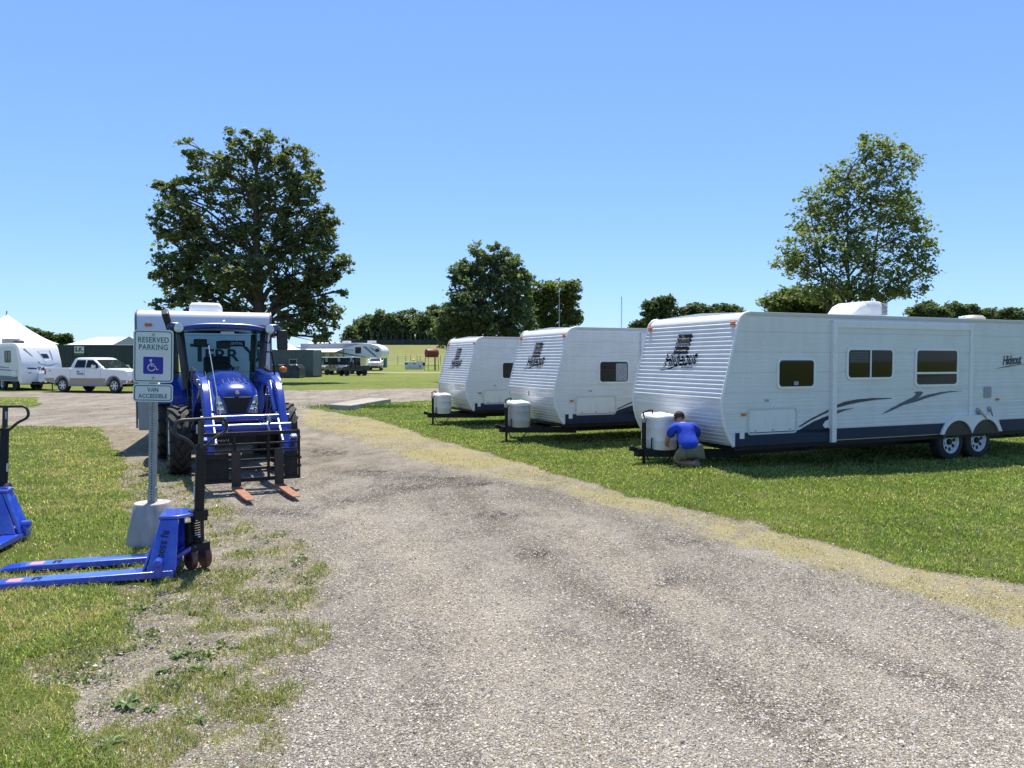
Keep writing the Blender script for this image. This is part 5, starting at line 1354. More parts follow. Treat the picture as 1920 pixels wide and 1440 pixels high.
sym = MB().prism(rrect(0, 0, .182, q, .012), 'y', -.0367, -.0374).xf(tilt @ Matrix.Translation((.006, 0, zb))).build('access_symbol', SBLUE, p1)
k = MB(); S = q / 32.0
def sp(x, y): return Vector(((x - 1) * S, -.0385, y * S))
k.tube([sp(-2 + 6.2 * math.cos(R(a)), -4 + 6.2 * math.sin(R(a))) for a in range(112, 345, 12)], .0052, 6)
k.tube([sp(-3, 6), sp(-2.4, -1), sp(4, -1), sp(7.5, -8), sp(10.5, -7)], .0058, 6); k.tube([sp(-2.6, 2.5), sp(3, 2.5)], .005, 6)
k.sphere(sp(-3.2, 9.3), (.0125, .002, .0125), 12, 6)
k.xf(tilt @ Matrix.Translation((.006, 0, zb))).build('wheelchair_figure', SWHITE, sym)

# ================================================================== PALLET JACKS (local +x towards the handle)
JBLUE = pm('jack_blue', (.012, .06, .50), .30, coat=.9, spec=.8, dirt=(.30, .40, .58), dscale=7, damt=.3)  # pale blue mottling stands for dust, scratches and painted-in glare
JW = pm('maroon_wheel', (.12, .036, .032), .45, dirt=(.3, .25, .2), damt=.4, dscale=12)
def pallet_jack(loc, rz, label, Lf=1.32, steer=0.0):
    J = thing('pallet_jack', label, 'pallet jack', loc, rz, 'blue pallet jacks')
    for s in (-1, 1):
        y = s * .255; w = .16
        f = MB(); x1 = -Lf
        prof = [(0, .085), (x1 + .25, .075), (x1 + .06, .066), (x1, .05), (x1, .03), (x1 + .3, .025), (0, .025)]
        f.prism(prof, 'y', y - w / 2, y + w / 2)
        fo = f.build('fork', JBLUE, J, bevel=.008)
        g = MB()
        for xx in (-1.02, -.98): g.box(xx - .01, xx + .01, y - .035, y + .035, .0775, .0795)
        g.box(-1.01, -.99, y + .02, y + .035, .0775, .0796); g.build('slot', pm('hole_black', (.004, .004, .005), .9), fo)
        MB().box(-1.20, -1.10, y - .05, y + .04, .0745, .0765).build('warning_sticker', pm('sticker_pink', (.7, .25, .25), .5), fo)
        MB().lathe([(.03, -.05), (.036, -.045), (.036, .045), (.03, .05), (.004, .05)], (-1.08, y, .036), 'y', 16).build('load_roller', JW, fo)
        # side plate: wide at the fork, narrow at the top
        sp_ = MB(); o = s * .325; inn = s * .30; tin = s * .13
        sp_.loft([[(-.20, o, .086), (.02, o, .086), (.02, inn, .086), (-.20, inn, .086)], [(-.02 - .10, s * .17, .47), (.02, s * .17, .47), (.02, tin, .47), (-.02 - .10, tin, .47)]])
        pl = sp_.build('side_plate', JBLUE, J, bevel=.006)
        MB().lathe([(.034, s * .305), (.034, s * .372), (.026, s * .382), (.003, s * .384)], (-.11, 0, .16), 'y', 18).build('pivot_boss', JBLUE, pl)
        MB().box(-.14, -.08, s * .329 - .02, s * .329 + .022, .045, .16).build('pivot_lug', JBLUE, pl, bevel=.006)
    MB().loft([[(-.24, -.295, .087), (-.24, .295, .087), (-.22, .295, .087), (-.22, -.295, .087)], [(-.12, -.13, .468), (-.12, .13, .468), (-.10, .13, .468), (-.10, -.13, .468)]]).build('back_plate', JBLUE, J, bevel=.004)
    MB().prism([(-.13, -.175), (-.13, .175), (.02, .175), (.17, .06), (.17, -.06), (.02, -.175)], 'z', .472, .50).build('top_plate', JBLUE, J, bevel=.006)
    MB().box(-.12, .02, -.29, .29, .09, .12).build('cross_bar', JBLUE, J, bevel=.006)
    # pump, steering wheels
    p = MB(); px_ = .145
    p.tube([(px_, 0, .2), (px_, 0, .46)], .052, 16); p.tube([(px_ - .02, -.055, .19), (px_ - .02, -.055, .40)], .045, 14); p.obox((px_, 0, .20), (.15, .16, .07)); p.obox((px_ + .02, 0, .48), (.10, .14, .06)); p.tube([(px_ + .05, 0, .26), (px_ + .05, 0, .44)], .018, 10)
    pu = p.build('pump', BLACK_METAL, J, bevel=.006)
    sp2 = MB(); n = 64; sp2.tube([(px_ + .055 + .03 * math.cos(k * 2 * math.pi / 9), .0 + .03 * math.sin(k * 2 * math.pi / 9) - .03, .29 + k * .0023) for k in range(n)], .006, 5); sp2.build('spring', CHROME, pu)
    lk = MB(); lk.bar((-.02, -.1, .13), (px_ - .01, -.07, .22), .04, .035); lk.bar((-.02, .1, .13), (px_ - .01, .07, .22), .04, .035); lk.build('linkage', JBLUE, J, bevel=.004)
    for s in (-1, 1):
        wl = MB().lathe([(.03, -.028), (.09, -.028), (.098, -.022), (.1, 0), (.098, .022), (.09, .028), (.03, .028)], (px_, 0, .1), 'y', 30).xf(Matrix.Translation((0, s * .058, 0))).build('steer_wheel', JW, J)
        MB().lathe([(.062, -.030), (.058, -.024), (.028, -.024), (.02, -.033), (.003, -.033)], (px_, 0, .1), 'y', 20).xf(Matrix.Translation((0, s * .058, 0)) @ Matrix.Scale(1 if s < 0 else -1, 4, (0, 1, 0))).build('wheel_hub', BLACK_METAL, wl)
    # handle shaft and loop
    hx = .185
    a, b = Vector((hx, 0, .48)), Vector((hx + .06, 0, 1.08))
    h = MB(); h.bar(a, b, .075, .05, up=(1, 0, 0)); h.obox((hx, 0, .47), (.09, .12, .10))
    hd = h.build('handle_shaft', BLACK_METAL, J, bevel=.012)
    MB().obox((a + (b - a) * .55)[:], (.002, .03, .10), (0, R(5.7), 0)).xf(Matrix.Translation((-.0, 0, 0))).build('label', pm('label_white', (.5, .52, .5), .5), hd)
    MB().bar((hx - .0, -.0395, .64), (hx + .0077, -.0395, .72), .003, .028, up=(1, 0, 0)).build('label', pm('label_white', (.5, .52, .5), .5), hd)
    top = 1.29
    lp = [(hx + .055, 0, 1.04), (hx + .065, -.12, 1.13), (hx + .068, -.205, 1.18), (hx + .074, -.215, 1.24), (hx + .078, -.18, top), (hx + .08, -.08, top + .005), (hx + .08, .08, top + .005), (hx + .078, .18, top), (hx + .074, .215, 1.24), (hx + .068, .205, 1.18), (hx + .065, .12, 1.13)]
    # rounded loop through the control points
    P = [Vector(q) for q in lp]; pts = []
    for i in range(len(P)):
        p0, p1, p2, p3 = P[i - 1], P[i], P[(i + 1) % len(P)], P[(i + 2) % len(P)]
        for t in (0, .25, .5, .75):
            pts.append(.5 * ((2 * p1) + (p2 - p0) * t + (2 * p0 - 5 * p1 + 4 * p2 - p3) * t * t + (3 * p1 - p0 - 3 * p2 + p3) * t ** 3))
    ml = MB().tube(pts, .0135, 10, closed=True); 
    ml.bar((hx + .058, 0, 1.05), (hx + .08, 0, top), .03, .05, up=(1, 0, 0))
    ml.build('handle_loop', BLACK_PLASTIC, J, smooth=60)
    MB().box(hx + .025, hx + .055, -.025, -.022, 1.17, 1.245).build('control_label', pm('label_grey', (.45, .45, .4), .5), hd)
    if steer:
        Rm = Matrix.Translation((px_, 0, 0)) @ Matrix.Rotation(steer, 4, 'Z') @ Matrix.Translation((-px_, 0, 0))
        def turn(o):
            o.data.transform(Rm)
            for c in o.children: turn(c)
        for o in J.children:
            if o.name.split('.')[0] in ('pump', 'steer_wheel', 'handle_shaft', 'handle_loop'): turn(o)
    return J
jr = math.atan2(.267, .964)
J1 = pallet_jack((-2.84, 6.33, float(ground_z(np.array([-2.84]), np.array([6.33]))[0])), jr, 'blue pallet jack lettered RJ 5500 lying beside the concrete sign base', 1.42, R(-62))
# lettering stencilled up the near side plate
upv = Vector((.0, 0, 0))
sl_up = Vector((.065, .155, .384)).normalized(); nrm = Vector((0, -1, .404)).normalized(); nrm = (nrm - sl_up * nrm.dot(sl_up)).normalized(); rt = sl_up.cross(nrm) 
ctr = Vector((-.085, -.2450, .285)) + nrm * .006
# reading direction runs down the plate
Mx = Matrix(((-sl_up.x, -rt.x * -1, nrm.x, ctr.x), (-sl_up.y, -rt.y * -1, nrm.y, ctr.y), (-sl_up.z, -rt.z * -1, nrm.z, ctr.z), (0, 0, 0, 1)))
text('lettering', 'RJ 5500', .062, pm('stencil_navy', (.01, .014, .07), .5), J1, Mx, bold=.002, sx=1.05, spacing=1.1)
j2 = at(30, 1010)
J2 = pallet_jack((-5.13, 7.35, float(ground_z(np.array([-5.13]), np.array([7.35]))[0])), math.atan2(.98, -.16), 'blue pallet jack cut by the left edge with its forks toward the camera', 1.22)

# ================================================================== CONCRETE SLAB
c0 = at(700, 757)
a_, b_, c_ = at(615, 767), at(668, 768), at(732, 752)
SLB = MB(); pa = [at(616, 766), at(657, 768.5), at(733, 754.5), at(690, 752.5)]
zt = .16
vs_ = [(p.x, p.y, -.05) for p in pa] + [(p.x, p.y, zt) for p in pa]
SLB.add(vs_, [(0, 1, 2, 3), (4, 5, 6, 7), (0, 1, 5, 4), (1, 2, 6, 5), (2, 3, 7, 6), (3, 0, 4, 7)])
cen = sum((Vector((p.x, p.y, 0)) for p in pa), Vector()) / 4
SLB.xf(Matrix.Translation(-cen))
o = SLB.build('concrete_slab', pm('old_concrete', (.33, .30, .25), .9, var=.2, vscale=2, bump=.4, dirt=(.2, .18, .15), damt=.4), None, bevel=.02)
o.location = cen; tag(o, 'flat weathered concrete slab lying in the grass beside the cross road', 'slab')
n = 1500; xs = rng.normal(cen.x + .5, 1.1, n); ysx = rng.normal(cen.y - 1.1, .28, n)
blades('tall_weed', xs, ysx, .16 * (.4 + rng.random(n)), np.full(n, .02), np.array([.10, .16, .04]) * (.6 + .8 * rng.random((n, 1))), 'tall unmown weeds round the concrete slab', lean=.5)

# ================================================================== KNEELING MAN
def skin_mesh(name, verts, edges, radii, mat, parent, sub=2, root=0):
    me = bpy.data.meshes.new(name); me.from_pydata(verts, edges, [])
    o = bpy.data.objects.new(name, me); COL.objects.link(o)
    sk = o.modifiers.new('skin', 'SKIN'); sk.use_smooth_shade = True; sk.branch_smoothing = .6
    for i, r in enumerate(radii):
        sv = me.skin_vertices[0].data[i]; sv.radius = r if isinstance(r, tuple) else (r, r); sv.use_root = (i == root)
    ss = o.modifiers.new('sub', 'SUBSURF'); ss.levels = ss.render_levels = sub
    me.materials.append(mat); o.parent = parent
    return o
pb = at_y(1287, 870, 11.44); pz = float(ground_z(np.array([pb.x]), np.array([11.44]))[0])
MAN = thing('person', 'kneeling man in a blue T-shirt, khaki shorts and dark cap, back to the camera', 'person', (pb.x, 11.44, pz), 0)
MAN.scale = (.96, .96, .96)
SKIN = pm('skin', (.42, .24, .16), .5, var=.08, vscale=10); SHIRT = pm('blue_shirt', (.008, .055, .50), .85, var=.3, vscale=7, bump=1.0, bscale=9)
KHAKI = pm('khaki_cloth', (.16, .16, .12), .9, var=.15, vscale=10, bump=.4, bscale=18); CAPM = pm('cap_black', (.02, .02, .022), .8)
# joints: x right, y away from the camera, z up
Vb = [(.03, -.10, .235), (.01, -.06, .36), (-.01, .02, .50), (-.02, .10, .615), (-.04, .18, .675), (-.055, .24, .715), (-.06, .285, .765), (-.06, .295, .82),   # 0-7 pelvis..crown
      (-.14, .10, .64), (-.215, .12, .60), (-.255, .20, .44), (-.25, .34, .33), (-.25, .38, .30),                                                            # 8-12 left arm
      (.10, .10, .64), (.17, .12, .61), (.235, .18, .46), (.16, .40, .36), (.13, .44, .34),                                                                   # 13-17 right arm
      (-.06, -.06, .21), (-.13, .20, .085), (-.02, -.06, .065), (.10, -.22, .075), (.11, -.25, .02),                                                           # 18-22 left leg, folded under
      (.11, -.05, .24), (.25, .30, .34), (.24, .26, .20), (.23, .24, .06), (.23, .34, .03)]                                                                    # 23-27 right leg, knee up
Eb = [(0, 1), (1, 2), (2, 3), (3, 4), (4, 5), (5, 6), (6, 7), (3, 8), (8, 9), (9, 10), (10, 11), (11, 12), (3, 13), (13, 14), (14, 15), (15, 16), (16, 17),
      (0, 18), (18, 19), (19, 20), (20, 21), (21, 22), (0, 23), (23, 24), (24, 25), (25, 26), (26, 27)]
Rb = [(.15, .12), (.155, .12), (.16, .12), (.14, .11), .06, .055, (.075, .09), (.055, .07), .07, .06, .043, .03, .032, .07, .06, .043, .03, .032, .09, .062, .05, .04, .04, .09, .062, .05, .04, .04]
skin_mesh('body', Vb, Eb, Rb, SKIN, MAN)
for s, w_, d_ in ((-1, Vector((-.25, .38, .30)), Vector((.15, .8, -.55))), (1, Vector((.13, .44, .34)), Vector((-.6, .7, -.3)))):     # hands: palm, four fingers and a thumb
    d_ = d_.normalized(); side = d_.cross(Vector((0, 0, 1))).normalized(); dn = d_.cross(side)
    vv, ee, rr = [w_, w_ + d_ * .05], [(0, 1)], [(.03, .018), (.034, .018)]
    for k_, ln in enumerate((.062, .075, .07, .055)):
        b0 = w_ + d_ * .075 + side * (k_ - 1.5) * .02; i0 = len(vv)
        vv += [b0, b0 + d_ * ln * .5 + dn * .008, b0 + d_ * ln * .8 + dn * .03]; ee += [(1, i0), (i0, i0 + 1), (i0 + 1, i0 + 2)]; rr += [.010, .009, .008]
    i0 = len(vv); vv += [w_ + d_ * .035 + side * .036 * -s, w_ + d_ * .075 + side * .055 * -s + dn * .012]; ee += [(0, i0), (i0, i0 + 1)]; rr += [.011, .009]
    skin_mesh('hand', vv, ee, rr, SKIN, MAN, 1)
# shirt: torso shell with two short sleeves
Vs = [(.035, -.135, .27), (.015, -.085, .37), (-.008, .0, .50), (-.02, .09, .61), (-.035, .15, .665), (-.135, .09, .635), (-.215, .12, .585), (-.240, .17, .44), (.10, .09, .635), (.175, .12, .59), (.220, .17, .45)]
Es = [(0, 1), (1, 2), (2, 3), (3, 4), (3, 5), (5, 6), (6, 7), (3, 8), (8, 9), (9, 10)]
Rs = [(.19, .135), (.19, .14), (.20, .145), (.172, .13), (.075, .07), .10, .088, .078, .10, .088, .078]
skin_mesh('shirt', Vs, Es, Rs, SHIRT, MAN)
Vk = [(.035, -.11, .225), (.0, -.09, .23), (-.065, -.05, .20), (-.115, .12, .115), (.09, -.08, .24), (.17, .10, .295), (.235, .26, .325)]
skin_mesh('shorts', Vk, [(0, 1), (1, 2), (2, 3), (0, 4), (4, 5), (5, 6)], [(.165, .125), (.13, .12), .115, .09, .115, .105, .09], KHAKI, MAN)
skin_mesh('shoe', [(.115, -.225, .115), (.115, -.25, .055), (.11, -.235, .005)], [(0, 1), (1, 2)], [(.045, .035), (.05, .035), (.045, .03)], pm('shoe_grey', (.14, .135, .13), .8), MAN, 2)
skin_mesh('shoe', [(.23, .22, .045), (.23, .30, .035), (.23, .38, .028)], [(0, 1), (1, 2)], [(.04, .04), (.045, .035), (.04, .028)], pm('shoe_grey', (.14, .135, .13), .8), MAN, 2)
skin_mesh('sock', [(.105, -.215, .085), (.09, -.19, .08)], [(0, 1)], [.047, .046], pm('sock_grey', (.3, .3, .3), .9), MAN, 1)
cp = MB(); rr_ = []
hc = Vector((-.06, .288, .795)); tl = Matrix.Rotation(R(-32), 4, 'X')
for k in range(7):
    ph = R(90) * k / 6; r_ = math.cos(ph); rr_.append([hc + tl @ Vector((.088 * max(r_, .03) * math.cos(q), .105 * max(r_, .03) * math.sin(q), -.012 + .085 * math.sin(ph))) for q in [2 * math.pi * j / 24 for j in range(24)]])
cap = cp.loft(rr_).build('cap', CAPM, MAN, smooth=60)
MB().loft([[hc + tl @ Vector((.07 * math.cos(R(a)), .09 * math.sin(R(a)) + o_, z_)) for a, o_, z_ in [(20, 0, -.01), (55, 0, -.008), (90, 0, -.006), (125, 0, -.008), (160, 0, -.01)]], [hc + tl @ Vector((.075 * math.cos(R(a)), .09 * math.sin(R(a)) + .07 * math.sin(R(a)), -.03)) for a in (20, 55, 90, 125, 160)]], closed=False).build('cap_brim', CAPM, cap, smooth=60)
hr = MB(); rr_ = []
for k in range(4):
    zz = -.015 - k * .018; rr_.append([hc + tl @ Vector(((.082 - .006 * k) * math.cos(q), (.098 - .005 * k) * math.sin(q), zz)) for q in [R(180 + 180 * j / 12) for j in range(13)]])
hr.loft(rr_, closed=False).build('hair', pm('hair_brown', (.045, .028, .018), .7), MAN, smooth=60)
for s in (-1, 1): MB().sphere(hc + tl @ Vector((s * .083, .0, -.035)), (.012, .022, .032)).build('ear', SKIN, MAN)
fc = MB(); fc.sphere(hc + tl @ Vector((0, .098, -.06)), (.014, .02, .022)); fc.build('nose', SKIN, MAN)
for s in (-1, 1): MB().sphere(hc + tl @ Vector((s * .032, .082, -.035)), (.014, .010, .008)).build('eye', pm('eye_white', (.6, .6, .6), .3), MAN)
MB().sphere(hc + tl @ Vector((0, .085, -.095)), (.026, .010, .006)).build('mouth', pm('lip', (.35, .13, .1), .5), MAN)
# ================================================================== PICKUP TRUCKS
TWHITE = pm('truck_white', (.78, .78, .78), .25, coat=.5); TAN = pm('truck_tan', (.33, .27, .19), .35, coat=.3, dirt=(.25, .22, .18), damt=.3)
def pickup(loc, rz, label, decal=True):
    T = thing('pickup_truck', label, 'pickup truck', loc, rz, 'white pickup trucks')
    xr, xf_ = 0.0, 3.68; hw = .98
    def arch(x): return [(x + .50 * math.cos(R(a)), .40 + .50 * math.sin(R(a))) for a in range(185, -6, -19)]
    prof = [(-1.22, .62), (-.52, .52)] + arch(xr)[1:-1] + [(.52, .45), (3.16, .45)] + arch(xf_)[1:-1] + [(4.2, .48), (4.58, .52), (4.66, .74), (4.64, .95), (4.58, 1.18), (4.40, 1.245), (3.2, 1.30), (2.72, 1.32), (.62, 1.33), (.60, 1.36), (-1.24, 1.36), (-1.26, 1.0)]
    MB().prism(prof, 'y', -hw, hw).build('body', TWHITE, T, bevel=.045, segs=3, smooth=40)
    # two-tone lower panels and flares
    for s in (-1, 1):
        y = s * hw
        low = [(-1.2, .64), (-.55, .55), (-.55, .80), (-1.2, .80)]; lo2 = [(.56, .465), (3.12, .465), (3.12, .80), (.56, .80)]; lo3 = [(4.2, .50), (4.5, .54), (4.56, .72), (4.22, .72)]
        m = MB()
        for q in (low, lo2, lo3): m.prism(q, 'y', y + s * .006, y - s * .004)
        m.build('lower_panel', TAN, T, bevel=.004)
        for x in (xr, xf_):
            a = arch(x); o = [(x + .575 * math.cos(R(q)), .40 + .56 * math.sin(R(q))) for q in range(185, -6, -19)]
            m = MB(); n = len(a)
            m.add([(p[0], y + s * .035, p[1]) for p in a] + [(p[0], y + s * .012, p[1]) for p in o] + [(p[0], y - s * .02, p[1]) for p in o] + [(p[0], y - s * .02, p[1]) for p in a],
                  [(i, i + 1, n + i + 1, n + i) for i in range(n - 1)] + [(n + i, n + i + 1, 2 * n + i + 1, 2 * n + i) for i in range(n - 1)] + [(i, i + 1, 3 * n + i + 1, 3 * n + i) for i in range(n - 1)])
            m.build('wheel_flare', TAN, T, smooth=40)
            wheel(T, (x, s * .82, .40), .40, .27, 'alloy', out=s)
            MB().prism([(x + .49 * math.cos(R(q)), .40 + .49 * math.sin(R(q))) for q in range(0, 181, 15)], 'y', s * .60, s * .60 + s * .02).build('wheel_well', BLACK_PLASTIC, T)
    # cab
    def ring(z, x0, x1, w): return [(x0, -w, z), (x1, -w, z), (x1 + .04, -w * .5, z), (x1 + .04, w * .5, z), (x1, w, z), (x0, w, z)]
    MB().loft([ring(1.30, .56, 3.02, .95), ring(1.50, .62, 2.69, .889), ring(1.86, .78, 2.10, .78), ring(1.93, .92, 1.92, .70), ring(1.945, 1.1, 1.8, .5)]).build('cab', TWHITE, T, bevel=.03, segs=3, smooth=45)
    for s in (-1, 1):
        def sd(x, z): return (x, s * (np.interp(z, [1.30, 1.86], [.95, .78]) + .014), z)
        for nm, q in (('rear_window_glass', [(.86, 1.38), (1.62, 1.38), (1.62, 1.80), (.98, 1.80)]), ('door_window', [(1.70, 1.38), (2.62, 1.38), (2.44, 1.60), (2.10, 1.80), (1.70, 1.80)])):
            m = MB(); m.add([sd(*p) for p in q], [tuple(range(len(q)))]); m.build(nm, GLASS_DARK, T, smooth=0)
        m = MB()
        for x in (.62, 1.66, 2.78): m.box(x - .006, x + .006, s * hw - .001, s * hw + s * .003, .82, 1.30)
        m.build('door_seam', BLACK_PLASTIC, T)
        m = MB()
        for x in (.78, 1.86): m.obox((x, s * (hw + .012), 1.16), (.17, .025, .035))
        m.build('door_handle', CHROME, T)
        mr_ = MB().obox((2.48, s * 1.16, 1.42), (.12, .22, .22)).build('side_mirror', CHROME, T, bevel=.03, segs=3)
        MB().bar((2.48, s * .9, 1.36), (2.48, s * 1.1, 1.38), .06, .04).build('mirror_arm', BLACK_PLASTIC, mr_)
        MB().tube([(.6, s * .98, .40), (3.1, s * .98, .40)], .045, 8).build('running_board', GREY_METAL, T)
        MB().box(4.38, 4.60, s * .68, s * .955, .96, 1.15).build('headlight', pm('lamp_glass', (.42, .46, .5), .08, metal=.5), T, bevel=.03)
        MB().box(-1.272, -1.14, s * .86, s * .988, .98, 1.28).build('tail_light', RED_LENS, T, bevel=.02)
    def ws(z, y): return (np.interp(z, [1.30, 1.86], [3.06, 2.14]) + .03, y, z)
    m = MB(); m.add([ws(1.36, -.84), ws(1.36, .84), ws(1.82, .70), ws(1.82, -.70)], [(0, 1, 2, 3)]); m.build('windscreen', pm('windscreen_glass', (.02, .03, .03), .03, spec=.8), T, smooth=0)
    g = MB().box(4.58, 4.672, -.62, .62, .84, 1.19).build('grille', CHROME, T, bevel=.02)
    m = MB()
    for k in range(4): m.box(4.66, 4.68, -.56, .56, .87 + k * .08, .91 + k * .08)
    m.build('grille_slot', BLACK_PLASTIC, g)
    MB().box(4.42, 4.74, -.96, .96, .50, .73).build('bumper', TAN, T, bevel=.05, segs=3)
    MB().box(4.70, 4.752, -.55, .55, .53, .66).build('bumper_intake', BLACK_PLASTIC, T, bevel=.02)
    for s in (-1, 1): MB().lathe([(.06, 4.735), (.05, 4.75), (.004, 4.751)], (0, s * .76, .62), 'x', 14).build('fog_lamp', BLACK_METAL, T)
    MB().box(-1.40, -1.2, -.9, .9, .52, .68).build('rear_bumper', CHROME, T, bevel=.03)
    MB().box(-1.15, .55, -.86, .86, 1.361, 1.366).build('bed_opening', BLACK_PLASTIC, T)
    MB().box(-.9, 4.2, -.6, .6, .34, .52).build('chassis', BLACK_METAL, T)
    if decal:
        d = MB().box(1.05, 1.62, -hw - .006, -hw - .002, .93, 1.24).build('door_magnet', pm('magnet_white', (.66, .67, .68), .5), T)
        text('lettering', 'MIS', .10, INK, d, Matrix(((1, 0, 0, 1.2), (0, 0, -1, -hw - .0075), (0, 1, 0, 1.16), (0, 0, 0, 1))), bold=.003)
        text('lettering', 'Camping', .13, INK, d, Matrix(((1, 0, 0, 1.33), (0, 0, -1, -hw - .0075), (0, 1, 0, 1.05), (0, 0, 0, 1))), bold=.003, shear=.2)
        text('bed_lettering', '4x4', .10, pm('decal_red', (.4, .08, .08), .5), T, Matrix(((1, 0, 0, -.85), (0, 0, -1, -hw - .0075), (0, 1, 0, 1.2), (0, 0, 0, 1))), bold=.003)
    return T
rw = at(117, 735.5)
h_ = R(-18)
fwd, lft = Vector((math.cos(h_), math.sin(h_), 0)), Vector((-math.sin(h_), math.cos(h_), 0))
o_ = Vector((rw.x, rw.y, 0)) + lft * .95
pickup((o_.x, o_.y, gz(o_.x, o_.y)), h_, 'white pickup truck with tan lower panels towing a trailer on the gravel')
q = at_y(697, 690, 112); pickup((q.x, q.y + 4, gz(q.x, q.y + 4)), R(-84), 'white pickup truck seen head-on under the nose of the fifth wheel trailer', False)

# ================================================================== YUKON TRAILER at the left edge
yh = R(-37); yf, yl = Vector((math.cos(yh), math.sin(yh), 0)), Vector((-math.sin(yh), math.cos(yh), 0))
yc_ = at_y(40, 690, 43.0)
Y = thing('travel_trailer', 'white and blue moulded travel trailer at the left edge, hitched behind the pickup truck', 'travel trailer', (yc_.x, yc_.y, 0), yh)
YP = [(-7.5, .55), (-.42, .55), (-.30, .36), (-.05, .42), (.0, 1.35), (-.12, 1.75), (-.48, 2.50), (-.62, 2.66), (-.86, 2.76), (-1.2, 2.80), (-7.5, 2.80)]
MB().prism(YP, 'y', 0.0, 2.18).build('body', FIBERGLASS, Y, bevel=.06, segs=3, smooth=40)
MB().prism([(-7.49, .56), (-.60, .56), (-.50, .8), (-.30, 1.35), (-.75, 2.46), (-.95, 2.62), (-7.49, 2.62)], 'y', -.006, .02).build('side_panel', pm('side_grey', (.60, .62, .63), .35), Y, smooth=0)
MB().prism([(-7.49, .58), (-.56, .58), (-.50, .84), (-7.49, .92)], 'y', -.012, -.004).build('skirt', pm('royal_blue', (.02, .035, .16), .35), Y, smooth=0)
for a in ([(-7.4, 1.28), (-.62, 1.14), (-.62, 1.20), (-7.4, 1.36)], [(-7.4, 1.45), (-1.8, 1.32), (-1.8, 1.36), (-7.4, 1.62)]): MB().prism(a, 'y', -.012, -.004).build('stripe', pm('royal_blue', (.02, .035, .16), .35), Y, smooth=0)
window(Y, -1.95, 2.0, .8, .62, -.006, bar='v', frame=BLACK_PLASTIC)
hatch(Y, -1.1, 1.02, .7, .34, -.006)
for y in (.30, 1.92): MB().obox((-.565, y, 2.55), (.05, .12, .05), (0, R(-28), 0)).build('marker_lamp', pm('orange_lens', (.65, .13, .03), .25), Y)
fslope = (Vector((-.48, 0, 2.50)) - Vector((-.12, 0, 1.75))).normalized(); fn = Vector((fslope.z, 0, -fslope.x))
def yface(y, z, off=.012):
    x = np.interp(z, [.42, 1.35, 1.75, 2.50], [-.05, 0, -.12, -.48]); return Vector((x, y, z)) + fn * off
def ypoly(name, pts, mt, off=.012):
    m = MB(); a = [yface(*p, off) for p in pts]; b = [yface(*p, off - .008) for p in pts]; n = len(a)
    m.add([tuple(v) for v in a + b], [tuple(range(n)), tuple(range(n, 2 * n))[::-1]] + [(i, (i + 1) % n, n + (i + 1) % n, n + i) for i in range(n)]); return m.build(name, mt, Y, smooth=0)
SLATE = pm('slate_grey', (.28, .33, .42), .4); YB = pm('royal_blue', (.02, .035, .16), .35)
ypoly('swoosh', [(.28, 2.45), (.34, 2.47), (1.02, 1.62), (.95, 1.60)], pm('slate_dark', (.12, .14, .2), .4))
ypoly('swoosh', [(.95, 1.60), (1.4, 1.50), (1.95, 1.60), (1.6, 1.44), (1.4, 1.41), (1.15, 1.47)], SLATE)
ypoly('crest', [(1.0, 2.36), (1.62, 2.40), (1.62, 1.80), (1.45, 1.62), (1.28, 1.72)], pm('crest_white', (.82, .83, .84), .3), .014)
ypoly('rental_sticker', [(1.12, 2.16), (1.48, 2.16), (1.56, 1.90), (1.24, 1.90)], pm('sticker_navy', (.012, .014, .045), .35), .019)
ypoly('stripe', [(.28, 1.36), (.80, 1.33), (.80, 1.25), (.34, 1.27)], YB, .02)
ypoly('swoosh', [(1.62, 2.42), (1.70, 2.3), (1.74, 1.9), (1.70, 1.7), (1.68, 1.9), (1.64, 2.2)], SLATE)
text('lettering', 'Yukon', .27, INK, Y, Matrix(((0, 0, 1, .012), (1, 0, 0, .84), (0, 1, 0, 1.28), (0, 0, 0, 1))), bold=.01, align='LEFT')
MB().box(-.03, .012, .35, .52, 1.02, 1.10).build('label_plate', pm('label_grey', (.45, .45, .4), .5), Y)
pr = MB(); pr.loft([[(.10, .75, .50), (.62, .75, .50), (.62, 1.85, .50), (.10, 1.85, .50)], [(.06, .85, 1.05), (.55, .95, 1.12), (.55, 1.65, 1.12), (.06, 1.75, 1.05)]]).build('propane_cover', FIBERGLASS, Y, bevel=.06, segs=3)
m = MB(); m.bar((-.2, .5, .48), (1.35, 1.22, .48), .08, .12); m.bar((-.2, 1.75, .48), (1.35, 1.22, .48), .08, .12); m.tube([(1.0, 1.22, .1), (1.0, 1.22, .9)], .035, 8); m.build('tongue', BLACK_METAL, Y)
MB().box(-7.3, -.5, .3, 1.9, .36, .55).build('chassis', BLACK_METAL, Y)
for x in (-3.0, -3.8):
    for y, s in ((.14, -1), (2.04, 1)): wheel(Y, (x, y, .36), .36, .22, 'trailer', out=s)
wheel(Y, (-1.35, .2, .33), .33, .2, 'dark', out=-1)
MB().lathe([(.30, 2.80), (.27, 2.92), (.16, 2.98), (.01, 3.0)], (-1.7, .5, 0), 'z', 20).build('roof_vent', pm('vent_dark', (.06, .055, .05), .4), Y)
MB().box(-4.9, -4.0, .7, 1.4, 2.80, 3.12).build('air_conditioner', pm('unit_grey', (.25, .24, .22), .5), Y, bevel=.03)

